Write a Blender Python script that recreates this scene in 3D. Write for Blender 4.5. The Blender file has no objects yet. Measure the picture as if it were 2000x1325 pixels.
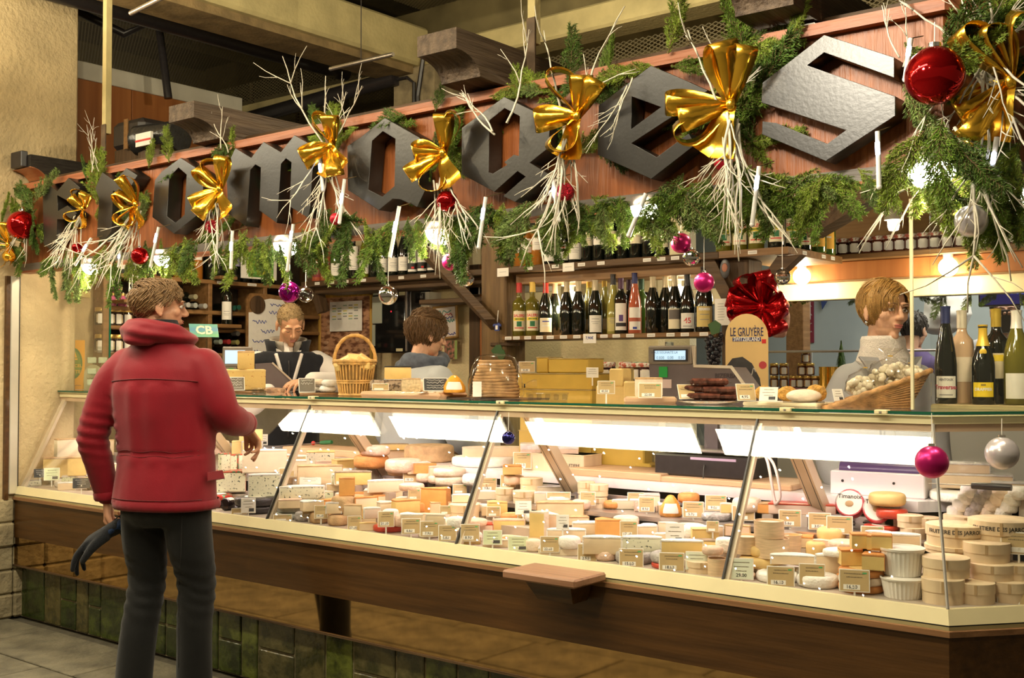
import bpy,bmesh,math,random
import numpy as np
from mathutils import Vector,Matrix,Euler
from mathutils.bvhtree import BVHTree

# ------------------------------------------------------------------ camera, world, lights, exposure
sc = bpy.context.scene
COL = sc.collection
FPX = 2175.0
YAW = math.atan2(.6246,.781)
PIT = math.atan(55.5 / FPX)
CAM = Vector((0,-3.2,1.42))
FW = Vector((-math.sin(YAW) * math.cos(PIT),math.cos(YAW) * math.cos(PIT),math.sin(PIT)))
RT = Vector((math.cos(YAW),math.sin(YAW),0))
UP = RT.cross(FW)
cd = bpy.data.cameras.new('camera')
cd.sensor_width = 36
cd.lens = FPX / 2000 * 36
cd.clip_start = .05
cam = bpy.data.objects.new('camera',cd)
COL.objects.link(cam)
cam.matrix_world = Matrix(((RT.x,UP.x,-FW.x,CAM.x),(RT.y,UP.y,-FW.y,CAM.y),(RT.z,UP.z,-FW.z,CAM.z),(0,0,0,1)))
sc.camera = cam
sc.view_settings.view_transform = 'Standard'
sc.view_settings.look = 'None'
sc.view_settings.gamma = 1
sc.view_settings.use_curve_mapping = False
sc.view_settings.exposure = 0.0
try:
 sc.cycles.use_denoising = True
 sc.cycles.max_bounces = 8
 sc.cycles.transparent_max_bounces = 24
 sc.cycles.sample_clamp_indirect = 6
 sc.cycles.caustics_reflective = False
 sc.cycles.caustics_refractive = False
except Exception:
 pass
wd = bpy.data.worlds.new('hall')
sc.world = wd
wd.use_nodes = True
wd.node_tree.nodes['Background'].inputs[0].default_value = (1,.80,.50,1)
wd.node_tree.nodes['Background'].inputs[1].default_value = .17

def light(name,kind,loc,power,col,size=.3,size_y=None,rot=(0,0,0),spot=None,parent=None):
 l = bpy.data.lights.new(name,kind)
 l.energy = power
 l.color = col
 if kind == 'AREA':
  l.size = size
  if size_y:
   l.shape = 'RECTANGLE'
   l.size_y = size_y
 else:
  l.shadow_soft_size = size
  if kind == 'SPOT':
   l.spot_size = spot
   l.spot_blend = .6
 o = bpy.data.objects.new(name,l)
 COL.objects.link(o)
 o.location = loc
 o.rotation_euler = rot
 if parent:
  o.parent = parent
 return o

# row of fluorescent lamps hanging over the aisle (its reflection runs along the sloping case glass)
AISLE = [(-8.0,-7.1),(-6.95,-5.85),(-5.65,-4.62),(-4.42,-3.2),(-3.05,-1.2)]
for a_,b_ in AISLE:
 light('aisle_lamp_light','AREA',((a_ + b_) / 2,-1.27,2.895),24 * (b_ - a_),(1,.88,.64),b_ - a_,.19)
 light('aisle_fill_point','POINT',((a_ + b_) / 2,-1.27,3.08),22 * (b_ - a_),(1,.86,.58),.04)  # added fill above the housing for fascia, pillar and ceiling
 light('aisle_fill_up','AREA',((a_ + b_) / 2,-1.27,3.0),48 * (b_ - a_),(1,.86,.58),b_ - a_,.2,(math.pi,0,0))  # added upward fill brightening the upper hall
# lamps of the hall further back over the aisle and in front of the stall opposite
light('hall_lamp_light','POINT',(-1.2,-4.6,3.8),150,(1,.82,.50),.05)
light('hall_lamp_light','POINT',(-6.5,-4.2,3.8),110,(1,.80,.47),.05)
# added lamp out of view, brightening the upper hall
light('roof_fill_light','POINT',(-3.2,1.0,3.28),55,(1,.86,.58),.06)
# spotlight on the right end of the sign
light('sign_spot_light','SPOT',(-1.80,-1.95,2.85),230,(1,.90,.72),.12,None,
  (Vector((-1.15,0,2.3)) - Vector((-1.80,-1.95,2.85))).to_track_quat('-Z','Y').to_euler(),.5)
# tubes inside the display case, under its top rail
CASEL = [(-6.0,-5.14),(-5.08,-4.02),(-3.93,-2.88),(-2.80,-1.74),(-1.68,-1.2)]
for a_,b_ in CASEL:
 light('case_tube_light','AREA',((a_ + b_) / 2,.36,1.222),4.6 * (b_ - a_),(1,.77,.73),b_ - a_,.05,(.25,0,0))

# ------------------------------------------------------------------ helpers
rnd = random.Random(7)

def ray(px,py):
 return FW + RT * ((px - 1000) / FPX) - UP * ((py - 662.5) / FPX)

def PY(px,py,Y):
 d = ray(px,py)
 return CAM + d * ((Y - CAM.y) / d.y)

def PZ(px,py,Z):
 d = ray(px,py)
 return CAM + d * ((Z - CAM.z) / d.z)

def PX(px,py,X):
 d = ray(px,py)
 return CAM + d * ((X - CAM.x) / d.x)

def PPM(p):
 return FPX / (Vector(p) - CAM).dot(FW)

# ---- materials
MATS = {}

def nd(nt,t,**kw):
 n = nt.nodes.new(t)
 for k,v in kw.items():
  setattr(n,k,v)
 return n

def mat(name,col,rough=.5,metal=0.,var=0.,scale=12.,bump=0.,bscale=60.,emit=None,es=1.,spec=.5,trans=0.,
  coat=0.,stretch=None,col2=None,sheen=0.,detail=4.,alpha=1.,sss=0.,thr=None):
 if name in MATS:
  return MATS[name]
 m = bpy.data.materials.new(name)
 m.use_nodes = True
 nt = m.node_tree
 b = nt.nodes['Principled BSDF']
 b.inputs['Base Color'].default_value = (*col,1)
 b.inputs['Roughness'].default_value = rough
 b.inputs['Metallic'].default_value = metal
 b.inputs['Specular IOR Level'].default_value = spec
 b.inputs['Transmission Weight'].default_value = trans
 b.inputs['Coat Weight'].default_value = coat
 b.inputs['Alpha'].default_value = alpha
 if sheen:
  b.inputs['Sheen Weight'].default_value = sheen
 if sss:
  b.inputs['Subsurface Weight'].default_value = sss
  b.inputs['Subsurface Radius'].default_value = (.02,.012,.006)
 if emit:
  b.inputs['Emission Color'].default_value = (*emit,1)
  b.inputs['Emission Strength'].default_value = es
 if var or bump or col2:
  tc = nd(nt,'ShaderNodeTexCoord')
  mp = nd(nt,'ShaderNodeMapping')
  nt.links.new(tc.outputs['Object'],mp.inputs[0])
  if stretch:
   mp.inputs['Scale'].default_value = stretch
 if var or col2:
  nz = nd(nt,'ShaderNodeTexNoise')
  nz.inputs['Scale'].default_value = scale
  nz.inputs['Detail'].default_value = detail
  nt.links.new(mp.outputs[0],nz.inputs['Vector'])
  cr = nd(nt,'ShaderNodeValToRGB')
  c1 = col2 if col2 else tuple(c * (1 - var) for c in col)
  c2 = col if col2 else tuple(min(1,c * (1 + var)) for c in col)
  lo,hi = thr if thr else (.35,.65)
  cr.color_ramp.elements[0].position = lo
  cr.color_ramp.elements[1].position = hi
  cr.color_ramp.elements[0].color = (*c1,1)
  cr.color_ramp.elements[1].color = (*c2,1)
  nt.links.new(nz.outputs[0],cr.inputs[0])
  nt.links.new(cr.outputs[0],b.inputs['Base Color'])
 if bump:
  n2 = nd(nt,'ShaderNodeTexNoise')
  n2.inputs['Scale'].default_value = bscale
  n2.inputs['Detail'].default_value = 5
  nt.links.new(mp.outputs[0],n2.inputs['Vector'])
  bp = nd(nt,'ShaderNodeBump')
  bp.inputs['Strength'].default_value = bump
  bp.inputs['Distance'].default_value = .02
  nt.links.new(n2.outputs[0],bp.inputs['Height'])
  nt.links.new(bp.outputs[0],b.inputs['Normal'])
 MATS[name] = m
 return m

def glass(name,tint=(1,1,1),ior=1.45,rough=0.,refl=1.):
 """thin architectural glass: clear with Fresnel reflections"""
 if name in MATS:
  return MATS[name]
 m = bpy.data.materials.new(name)
 m.use_nodes = True
 nt = m.node_tree
 nt.nodes.clear()
 o = nd(nt,'ShaderNodeOutputMaterial')
 mx = nd(nt,'ShaderNodeMixShader')
 t = nd(nt,'ShaderNodeBsdfTransparent')
 t.inputs[0].default_value = (*tint,1)
 g = nd(nt,'ShaderNodeBsdfGlossy')
 g.inputs[0].default_value = (refl,refl,refl,1)
 g.inputs['Roughness'].default_value = rough
 lw = nd(nt,'ShaderNodeLayerWeight')
 lw.inputs[0].default_value = .5
 pw = nd(nt,'ShaderNodeMath',operation='POWER')
 pw.inputs[1].default_value = 4.
 nt.links.new(lw.outputs['Facing'],pw.inputs[0])
 ml = nd(nt,'ShaderNodeMath',operation='MULTIPLY_ADD')
 ml.inputs[1].default_value = .92
 ml.inputs[2].default_value = ((ior - 1) / (ior + 1)) ** 2
 nt.links.new(pw.outputs[0],ml.inputs[0])
 nt.links.new(ml.outputs[0],mx.inputs[0])
 nt.links.new(t.outputs[0],mx.inputs[1])
 nt.links.new(g.outputs[0],mx.inputs[2])
 nt.links.new(mx.outputs[0],o.inputs[0])
 MATS[name] = m
 return m

# ---- mesh building
class MB:
 def __init__(self):
  self.v = []
  self.f = []

 def add(self,vs,fs,M=None):
  k = len(self.v)
  if M is not None:
   vs = [M @ Vector(p) for p in vs]
  self.v += [tuple(p) for p in vs]
  self.f += [tuple(i + k for i in f) for f in fs]
  return self

 def box(self,x0,x1,y0,y1,z0,z1,c=0.,M=None):
  if c <= 0:
   vs = [(x,y,z) for z in (z0,z1) for y in (y0,y1) for x in (x0,x1)]
   fs = [(0,2,3,1),(4,5,7,6),(0,1,5,4),(2,6,7,3),(0,4,6,2),(1,3,7,5)]
   return self.add(vs,fs,M)
  X,Y,Z = (x0,x1),(y0,y1),(z0,z1)
  vs = []
  for k in (0,1):
   for j in (0,1):
    for i in (0,1):
     sx,sy,sz = (c if i == 0 else -c),(c if j == 0 else -c),(c if k == 0 else -c)
     vs += [(X[i],Y[j] + sy,Z[k] + sz),(X[i] + sx,Y[j],Z[k] + sz),(X[i] + sx,Y[j] + sy,Z[k])]
  def ix(i,j,k,a):
   return ((k * 2 + j) * 2 + i) * 3 + a
  fs = [(ix(0,0,0,0),ix(0,0,1,0),ix(0,1,1,0),ix(0,1,0,0)),(ix(1,0,0,0),ix(1,1,0,0),ix(1,1,1,0),ix(1,0,1,0)),
    (ix(0,0,0,1),ix(1,0,0,1),ix(1,0,1,1),ix(0,0,1,1)),(ix(0,1,0,1),ix(0,1,1,1),ix(1,1,1,1),ix(1,1,0,1)),
    (ix(0,0,0,2),ix(0,1,0,2),ix(1,1,0,2),ix(1,0,0,2)),(ix(0,0,1,2),ix(1,0,1,2),ix(1,1,1,2),ix(0,1,1,2))]
  for k in (0,1):
   for j in (0,1):
    fs.append((ix(0,j,k,1),ix(1,j,k,1),ix(1,j,k,2),ix(0,j,k,2)))
  for k in (0,1):
   for i in (0,1):
    fs.append((ix(i,0,k,0),ix(i,1,k,0),ix(i,1,k,2),ix(i,0,k,2)))
  for j in (0,1):
   for i in (0,1):
    fs.append((ix(i,j,0,0),ix(i,j,1,0),ix(i,j,1,1),ix(i,j,0,1)))
  for k in (0,1):
   for j in (0,1):
    for i in (0,1):
     fs.append((ix(i,j,k,0),ix(i,j,k,1),ix(i,j,k,2)))
  return self.add(vs,fs,M)

 def lathe(self,prof,n=20,M=None,sx=1.,sy=1.,a0=0.,a1=None):
  """prof: list of (r, z)"""
  vs,fs = [],[]
  full = a1 is None
  span = 2 * math.pi if full else a1 - a0
  m = n if full else n + 1
  for r,z in prof:
   for i in range(m):
    a = a0 + span * i / n
    vs.append((r * math.cos(a) * sx,r * math.sin(a) * sy,z))
  for j in range(len(prof) - 1):
   for i in range(n):
    i2 = (i + 1) % m if full else i + 1
    fs.append((j * m + i,j * m + i2,(j + 1) * m + i2,(j + 1) * m + i))
  if full:
   if prof[0][0] > 1e-6:
    fs.append(tuple(range(m))[::-1])
   if prof[-1][0] > 1e-6:
    fs.append(tuple((len(prof) - 1) * m + i for i in range(m)))
  return self.add(vs,fs,M)

 def tube(self,pts,r,n=6,M=None,caps=True):
  pts = [Vector(p) for p in pts]
  rs = r if isinstance(r,(list,tuple)) else [r] * len(pts)
  vs,fs = [],[]
  t0 = (pts[1] - pts[0]).normalized()
  a = t0.orthogonal().normalized()
  for i,p in enumerate(pts):
   t = (pts[min(i + 1,len(pts) - 1)] - pts[max(i - 1,0)])
   if t.length < 1e-9:
    t = t0
   t.normalize()
   a = (a - t * a.dot(t))
   if a.length < 1e-6:
    a = t.orthogonal()
   a.normalize()
   b = t.cross(a)
   for k in range(n):
    g = 2 * math.pi * k / n
    vs.append(p + (a * math.cos(g) + b * math.sin(g)) * rs[i])
  for i in range(len(pts) - 1):
   for k in range(n):
    fs.append((i * n + k,i * n + (k + 1) % n,(i + 1) * n + (k + 1) % n,(i + 1) * n + k))
  if caps:
   fs.append(tuple(range(n))[::-1])
   fs.append(tuple((len(pts) - 1) * n + k for k in range(n)))
  return self.add(vs,fs,M)

 def prism(self,poly,z0,z1,M=None):
  n = len(poly)
  vs = [(x,y,z0) for x,y in poly] + [(x,y,z1) for x,y in poly]
  fs = [tuple(range(n))[::-1],tuple(range(n,2 * n))] + [(i,(i + 1) % n,n + (i + 1) % n,n + i) for i in range(n)]
  return self.add(vs,fs,M)

 def loft(self,rings,caps=True,M=None):
  n = len(rings[0])
  vs = [p for r in rings for p in r]
  fs = []
  for j in range(len(rings) - 1):
   for i in range(n):
    fs.append((j * n + i,j * n + (i + 1) % n,(j + 1) * n + (i + 1) % n,(j + 1) * n + i))
  if caps:
   fs.append(tuple(range(n))[::-1])
   fs.append(tuple((len(rings) - 1) * n + i for i in range(n)))
  return self.add(vs,fs,M)

 def ball(self,c,rx,ry=None,rz=None,n=16,m=10,M=None):
  ry = rx if ry is None else ry
  rz = rx if rz is None else rz
  prof = [(math.sin(math.pi * j / m),-math.cos(math.pi * j / m)) for j in range(m + 1)]
  T = Matrix.Translation(Vector(c)) @ Matrix.Diagonal((rx,ry,rz,1))
  if M is not None:
   T = M @ T
  return self.lathe([(max(r,1e-5),z) for r,z in prof],n,T)

 def mesh(self,name,m=None,smooth=None):
  me = bpy.data.meshes.new(name)
  me.from_pydata(self.v,[],self.f)
  if m:
   me.materials.append(m)
  if smooth is not None:
   me.polygons.foreach_set('use_smooth',[True] * len(me.polygons))
   if smooth < 180:
    me.set_sharp_from_angle(angle=math.radians(smooth))
  me.update()
  return me

 def build(self,name,m,parent=None,smooth=None,loc=None,rz=0.):
  return ob(name,self.mesh(name,m,smooth),parent,loc,rz)

def ob(name,me,parent=None,loc=None,rz=0.,rot=None):
 o = bpy.data.objects.new(name,me)
 COL.objects.link(o)
 if parent is not None:
  o.parent = parent
 if loc is not None:
  o.location = loc
 if rot is not None:
  o.rotation_euler = rot
 elif rz:
  o.rotation_euler = (0,0,rz)
 return o

def tag(o,label=None,cat=None,group=None,kind=None):
 if label:
  o['label'] = label
 if cat:
  o['category'] = cat
 if group:
  o['group'] = group
 if kind:
  o['kind'] = kind
 return o

def thing(name,label,cat,loc=(0,0,0),rz=0.,group=None,rot=None):
 o = bpy.data.objects.new(name,None)
 o.empty_display_size = .05
 COL.objects.link(o)
 o.location = loc
 o.rotation_euler = rot if rot is not None else (0,0,rz)
 return tag(o,label,cat,group)

def struct(name,mb,m,label=None,smooth=None,parent=None):
 o = mb.build(name,m,parent,smooth)
 if parent is None:
  o['kind'] = 'structure'
 if label:
  o['label'] = label
 return o

def copy_tree(o,parent=None):
 kids = [c for c in o.children]
 c = o.copy()
 COL.objects.link(c)
 c.parent = parent
 for k in kids:
  copy_tree(k,c)
 return c

DEPS = None

def eval_mesh(o,name):
 """mesh of an object with its modifiers applied; the object itself is removed"""
 dg = bpy.context.evaluated_depsgraph_get()
 dg.update()
 me = bpy.data.meshes.new_from_object(o.evaluated_get(dg))
 me.name = name
 d = o.data
 bpy.data.objects.remove(o)
 return me

TXT = {}

def text_mesh(s,size=1.,depth=.0,bold=0.,m=None,align='CENTER',shear=0.):
 k = (s,round(size,5),depth,bold,m.name if m else '',align,shear)
 if k in TXT:
  return TXT[k]
 cu = bpy.data.curves.new('lettering','FONT')
 cu.body = s
 cu.size = size
 cu.extrude = depth
 cu.offset = bold
 cu.align_x = align
 cu.align_y = 'CENTER'
 cu.shear = shear
 cu.resolution_u = 2
 o = bpy.data.objects.new('lettering',cu)
 COL.objects.link(o)
 me = eval_mesh(o,'lettering')
 me.materials.clear()
 if m:
  me.materials.append(m)
 TXT[k] = me
 return me

def poly_holes(name,outer,holes,depth,m,bevel=0.):
 """2-D outline with holes, extruded along local z from 0 to depth"""
 cu = bpy.data.curves.new(name,'CURVE')
 cu.dimensions = '2D'
 cu.fill_mode = 'BOTH'
 cu.extrude = depth / 2
 cu.bevel_depth = bevel
 for pts in [outer] + holes:
  sp = cu.splines.new('POLY')
  sp.points.add(len(pts) - 1)
  for p,q in zip(sp.points,pts):
   p.co = (q[0],q[1],0,1)
  sp.use_cyclic_u = True
 o = bpy.data.objects.new(name,cu)
 COL.objects.link(o)
 me = eval_mesh(o,name)
 me.materials.clear()
 me.materials.append(m)
 return me

XZ = Matrix.Rotation(math.pi / 2,4,'X')     # local xy plane -> world xz plane, local z -> world -y
def facing(me,parent=None,name='panel',loc=(0,0,0),rot=None):
 """a flat mesh made in xy stood up to face -y"""
 return ob(name,me,parent,loc,rot=rot if rot is not None else (math.pi / 2,0,0))

# ------------------------------------------------------------------ shared materials
def wood(name,c1,c2,axis=0,rough=.45,scale=3.,bump=.15,coat=0.,spec=.4):
 st = [14,14,14]
 st[axis] = .9
 m = mat(name,c2,rough,0,0,scale,bump,scale * 2.2,col2=c1,stretch=tuple(st),detail=6,coat=coat,spec=spec,thr=(.3,.7))
 return m

STONE = mat('stone_render',(.60,.47,.27),.9,0,.16,3,.55,38)
ROUGHSTONE = mat('rough_stone',(.30,.25,.15),.95,0,.25,5,.9,22)
PAVE = mat('paving_stone',(.125,.112,.075),.8,0,.35,6,.5,45)
MORTAR = mat('paving_joint',(.075,.066,.045),.95,0,.2,20,.3,60)
W_BOARD = wood('counter_wood',(.048,.020,.0045),(.10,.043,.010),0,.38,2.5,.1,coat=.25)
W_EDGE = wood('edge_highlight_wood',(.20,.10,.045),(.33,.17,.08),0,.4,2.5,.1)  # highlight on the board's top bevel put into a lighter wood
W_DARK = wood('dark_oak',(.045,.024,.010),(.10,.055,.024),2,.6,2.5,.3)
W_DARKX = wood('dark_oak_along',(.05,.027,.011),(.115,.065,.028),0,.6,2.5,.3)
W_DARKY = wood('dark_oak_deep',(.05,.027,.011),(.115,.065,.028),1,.6,2.5,.3)
W_MID = wood('shelf_oak',(.17,.085,.028),(.30,.16,.06),1,.5,2.5,.15)
W_MIDX = wood('shelf_oak_along',(.15,.075,.025),(.27,.145,.055),0,.5,2.5,.15)
W_ORANGE = wood('orange_panel_wood',(.30,.10,.025),(.42,.16,.045),2,.45,1.2,.05)
W_SIGN = wood('sign_red_wood',(.20,.055,.013),(.34,.105,.028),2,.42,2.5,.25)
W_SIGNX = wood('sign_moulding_wood',(.26,.08,.032),(.40,.14,.06),0,.45,2.5,.2)
W_GREY = wood('weathered_board',(.10,.085,.07),(.18,.15,.125),0,.5,2,.15)
W_BEAM = wood('old_beam_wood',(.045,.028,.018),(.14,.095,.06),1,.7,2.2,.6)
W_BEECH = wood('beech_board',(.50,.30,.17),(.66,.43,.27),0,.5,2,.08)
W_CREAMB = wood('spruce_box',(.72,.55,.36),(.86,.70,.48),2,.6,2,.05)
CREAM = mat('cream_rail',(.80,.71,.43),.35,0,.03,8)
PINKM = mat('tan_metal',(.66,.47,.33),.35,.25,.04,8)
POSTM = mat('beige_metal_post',(.62,.49,.33),.38,.4,.04,8)
STEEL = mat('brushed_steel',(.62,.57,.54),.3,.85,.05,30)
ALU = mat('aluminium',(.70,.66,.56),.35,.5,.04,10)
BLACK = mat('black_line',(.012,.012,.013),.4)
BLACKP = mat('black_plastic',(.03,.026,.028),.35,0,.1,40)
MARBLE = mat('white_marble',(.80,.75,.77),.15,0,0,7,col2=(.56,.52,.58),stretch=(1,3,1),thr=(.28,.46))
BRASS = mat('polished_kick_panel',(.56,.36,.155),.045,1.,.06,25)
CONC = mat('cream_concrete',(.60,.50,.24),.75,0,.12,6,.2,40)
CONC_D = mat('stained_concrete',(.30,.24,.14),.85,0,.4,9,.3,40)
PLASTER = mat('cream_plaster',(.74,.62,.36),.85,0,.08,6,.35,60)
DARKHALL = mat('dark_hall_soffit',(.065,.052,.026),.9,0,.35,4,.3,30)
WHITEP = mat('white_paint',(.80,.76,.66),.5,0,.03,10)
GLASS = glass('case_glass',(.985,.99,.98))
GLASS_EDGE = mat('green_glass_edge',(.01,.09,.05),.1,0,.1,30,spec=.6)
PAPER = mat('white_paper',(.83,.80,.74),.7,0,.03,30)
INK = mat('dark_ink',(.03,.028,.03),.7)
CHROME = mat('chrome',(.85,.83,.80),.08,1.)

# ------------------------------------------------------------------ floor and the pillar on the left
fl = MB().box(-10,4,-7,8,-.08,-.012)
floor = struct('floor',fl,MORTAR,'worn grey-brown stone paving of the market aisle')
r2 = random.Random(3)
y = -.02
row = 0
while y > -4.0:
 d = r2.uniform(.38,.52)
 x = -8.6 + r2.uniform(0,.5)
 while x < .8:
  w = r2.uniform(.5,.95)
  M = Matrix.Translation((x + w / 2,y - d / 2,-.006 + r2.uniform(-.002,.002)))
  MB().box(-w / 2 + .006,w / 2 - .006,-d / 2 + .006,d / 2 - .006,-.014,.006,.004).build('paving_slab',PAVE,floor).matrix_local = M
  x += w
 y -= d

pil = MB().box(-7.4,-6.2,-.9,.375,.66,5.2,.012)
wl = struct('wall_left',pil,STONE,'tall pale stone pillar at the left end of the stall')
pl = MB()
nn = 14
for i in range(5):
 for j in range(6):
  yy = -.9 + .18 * j
  zz = .0 + .135 * i
  q = r2.uniform(0,.02)
  pl.box(-7.2,-6.185 + q,yy,yy + .178,zz,zz + .134,.012)
pl.build('rough_base',ROUGHSTONE,wl)
# thin strip of wall behind the pillar, seen through the glass
struct('trim_1',MB().box(-6.62,-6.3,.38,.56,.6,2.44,.01),mat('pale_pier',(.42,.32,.17),.85,0,.15,5,.4,40),'narrow plaster pier behind the stone pillar')

# ------------------------------------------------------------------ display counter
UX,UY = math.cos(math.radians(50)),math.sin(math.radians(50))
LRET = 1.7
def path(k,y):
 if k == 0:
  return (-6.19,y)
 if k == 1:
  # mitre between the front (inward +y) and the return (inward (-UY, UX))
  return (-1.0 + y * (UX - 1) / UY,y)
 return (-1.0 + UX * LRET - UY * y,UY * LRET + UX * y)

def sweep(prof,ks=(0,1,2)):
 """closed (y, z) profile swept along the counter front and its angled return"""
 mb = MB()
 mb.loft([[(*path(k,y),z) for y,z in prof] for k in ks])
 return mb

counter = thing('display_counter','long wooden cheese counter with sloping glass front and cream rails','display counter',(0,0,0))
sweep([(.0,.455),(.0,.672),(.03,.672),(.03,.455)]).build('front_board',W_BOARD,counter)
sweep([(-.012,.668),(-.012,.684),(.02,.690),(.04,.684),(.04,.668)]).build('board_cap',W_EDGE,counter)
sweep([(.003,.300),(.003,.456),(.03,.456),(.03,.300)]).build('kick_panel',BRASS,counter)['label'] = 'polished brown metal kick panel mirroring the floor'
sweep([(-.004,.292),(-.004,.301),(.03,.301),(.03,.292)]).build('kick_trim',W_DARKX,counter)
plinth = sweep([(.045,.0),(.045,.30),(.10,.30),(.10,.0)]).build('plinth',mat('tile_mortar',(.19,.16,.09),.9,0,.2,30,.3,60),counter)
T_G = [mat('green_tile_%d' % i,c,.22,0,0,14,.35,30,col2=d,coat=.4,thr=(.38,.6)) for i,(c,d) in enumerate([
 ((.055,.075,.012),(.016,.026,.005)),((.11,.13,.02),(.03,.04,.006)),((.032,.05,.008),(.012,.018,.004)),((.10,.085,.03),(.035,.035,.01)),((.30,.25,.12),(.14,.12,.06))])]
x = -6.17
while x < -1.0:
 w = r2.choice([.12,.16,.2,.25,.17])
 zs = [(.006,.288)] if r2.random() < .6 else [(.006,.15),(.160,.288)]
 for z0,z1 in zs:
  mm = r2.choice(T_G[:4]) if r2.random() < .97 else T_G[4]
  MB().box(x + .006,x + w - .006,.036,.05,z0,z1,.004).build('tile',mm,plinth)
 x += w
x = 0
while x < LRET - .2:
 w = r2.choice([.12,.16,.2,.25])
 M = Matrix(((UX,-UY,0,-1.0),(UY,UX,0,0),(0,0,1,0),(0,0,0,1)))
 MB().box(x + .04,x + w + .028,.036,.05,.006,.288,.004,M).build('tile',r2.choice(T_G[:4]),plinth)
 x += w
# lower cream rail, its dark seam and the olive trim below
sweep([(-.004,.700),(.012,.742),(.03,.742),(.03,.700)]).build('bottom_rail',CREAM,counter)
sweep([(-.0035,.6965),(-.0035,.7002),(.03,.7002),(.03,.6965)]).build('rail_seam',BLACK,counter)
sweep([(-.003,.684),(-.003,.697),(.03,.697),(.03,.684)]).build('rail_trim',mat('olive_trim',(.47,.40,.20),.4,.2,.05,10),counter)
# inside: deck, mid shelf, worktop, back
sweep([(.03,.70),(.03,.735),(.42,.735),(.42,.70)]).build('deck',mat('deck_white',(.45,.38,.32),.5,0,.15,10),counter)
sweep([(.44,.835),(.44,.853),(.66,.853),(.66,.835)]).build('mid_shelf',STEEL,counter)
grille = sweep([(.615,.853),(.60,.90),(.62,.90),(.66,.853)]).build('back_grille',mat('grille_grey',(.55,.50,.52),.4,.4,.05,10),counter)
sl = MB()
for i in range(60):
 x = -5.6 + i * .075
 for zz in (.866,.878):
  sl.box(x,x + .045,.604 - (zz - .853) * .3,.6085 - (zz - .853) * .3,zz,zz + .005)
sl.build('grille_slots',BLACK,counter)['kind'] = 'stuff'
sweep([(.64,.925),(.64,.962),(1.02,.962),(1.02,.925)]).build('worktop',MARBLE,counter)
sweep([(.70,.30),(.70,.925),(.74,.925),(.74,.30)]).build('back_panel',mat('case_back_dark',(.035,.028,.024),.6,0,.1,10),counter)
sweep([(.42,.70),(.42,.74),(.72,.80),(.72,.70)]).build('deck_rear',mat('deck_dark',(.06,.05,.045),.5,0,.1,10),counter)
# the top: cream lip, tan underside, green-edged glass shelf
sweep([(.268,1.246),(.268,1.270),(.325,1.270),(.325,1.246)]).build('top_lip',CREAM,counter)
sweep([(.274,1.222),(.274,1.246),(.30,1.246),(.30,1.222)]).build('top_underlip',PINKM,counter)
sweep([(.255,1.2752),(.255,1.2842),(.262,1.2842),(.262,1.2752)]).build('shelf_edge',GLASS_EDGE,counter)
sweep([(.262,1.2755),(.262,1.2840),(.74,1.2840),(.74,1.2755)]).build('top_glass',glass('top_glass_mat',(.90,.95,.90)),counter)
# the case's own tube lamps under the lip
TUBE = mat('case_tube_glow',(1,.9,.85),.5,emit=(1,.86,.78),es=6)
for a_,b_ in CASEL:
 MB().tube([(a_ + .02,.335,1.232),(b_ - .02,.335,1.232)],.010,8).build('tube_lamp',TUBE,counter,60)
# glass front panes with joints
DIV = [-6.16,-5.11,-3.98,-2.85,-1.71]
G0,G1 = (.016,.741),(.270,1.247)
def pane(a,b,a2=None,b2=None):
 """a, b bottom corners (x, y); a2, b2 top corners"""
 mb = MB()
 p = [Vector((a[0],a[1],G0[1])),Vector((b[0],b[1],G0[1])),Vector((b2[0],b2[1],G1[1])),Vector((a2[0],a2[1],G1[1]))]
 n = (p[1] - p[0]).cross(p[3] - p[0]).normalized() * .005
 mb.loft([[v for v in p],[v - n for v in p]])
 return mb.build('glass_pane',GLASS,counter)
for i in range(len(DIV)):
 x0 = DIV[i] + .004
 if i < len(DIV) - 1:
  x1 = DIV[i + 1] - .004
  pane((x0,G0[0]),(x1,G0[0]),(x0,G1[0]),(x1,G1[0]))
 else:
  pane((x0,G0[0]),path(1,G0[0]),(x0,G1[0]),path(1,G1[0]))
pane(path(1,G0[0]),path(2,G0[0]),path(1,G1[0]),path(2,G1[0]))
for i,x in enumerate(DIV):
 mb = MB()
 w0,w1 = (.000,.016) if i else (-.012,.022)
 mb.loft([[(x + w0,G0[0] + .012,G0[1]),(x + w1,G0[0] + .012,G0[1]),(x + w1,G0[0] + .03,G0[1]),(x + w0,G0[0] + .03,G0[1])],
    [(x + w0,G1[0] + .012,G1[1]),(x + w1,G1[0] + .012,G1[1]),(x + w1,G1[0] + .03,G1[1]),(x + w0,G1[0] + .03,G1[1])]])
 mb.build('joint_reflection_bar',mat('joint_reflection',(.72,.60,.45),.35,.2,.04,10),counter)  # pinkish glass edge reflection modelled as strips; the first is the end frame
 if i:
  mb = MB()
  mb.loft([[(x - .004,G0[0] - .001,G0[1]),(x + .002,G0[0] - .001,G0[1]),(x + .002,G0[0] + .012,G0[1]),(x - .004,G0[0] + .012,G0[1])],
     [(x - .004,G1[0] - .001,G1[1]),(x + .002,G1[0] - .001,G1[1]),(x + .002,G1[0] + .012,G1[1]),(x - .004,G1[0] + .012,G1[1])]])
  mb.build('joint_seam',BLACK,counter)
c0,c1 = path(1,G0[0]),path(1,G1[0])
MB().tube([(*c0,G0[1]),(*c1,G1[1])],.005,6).build('corner_joint',mat('corner_gasket',(.25,.23,.20),.3),counter)
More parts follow.
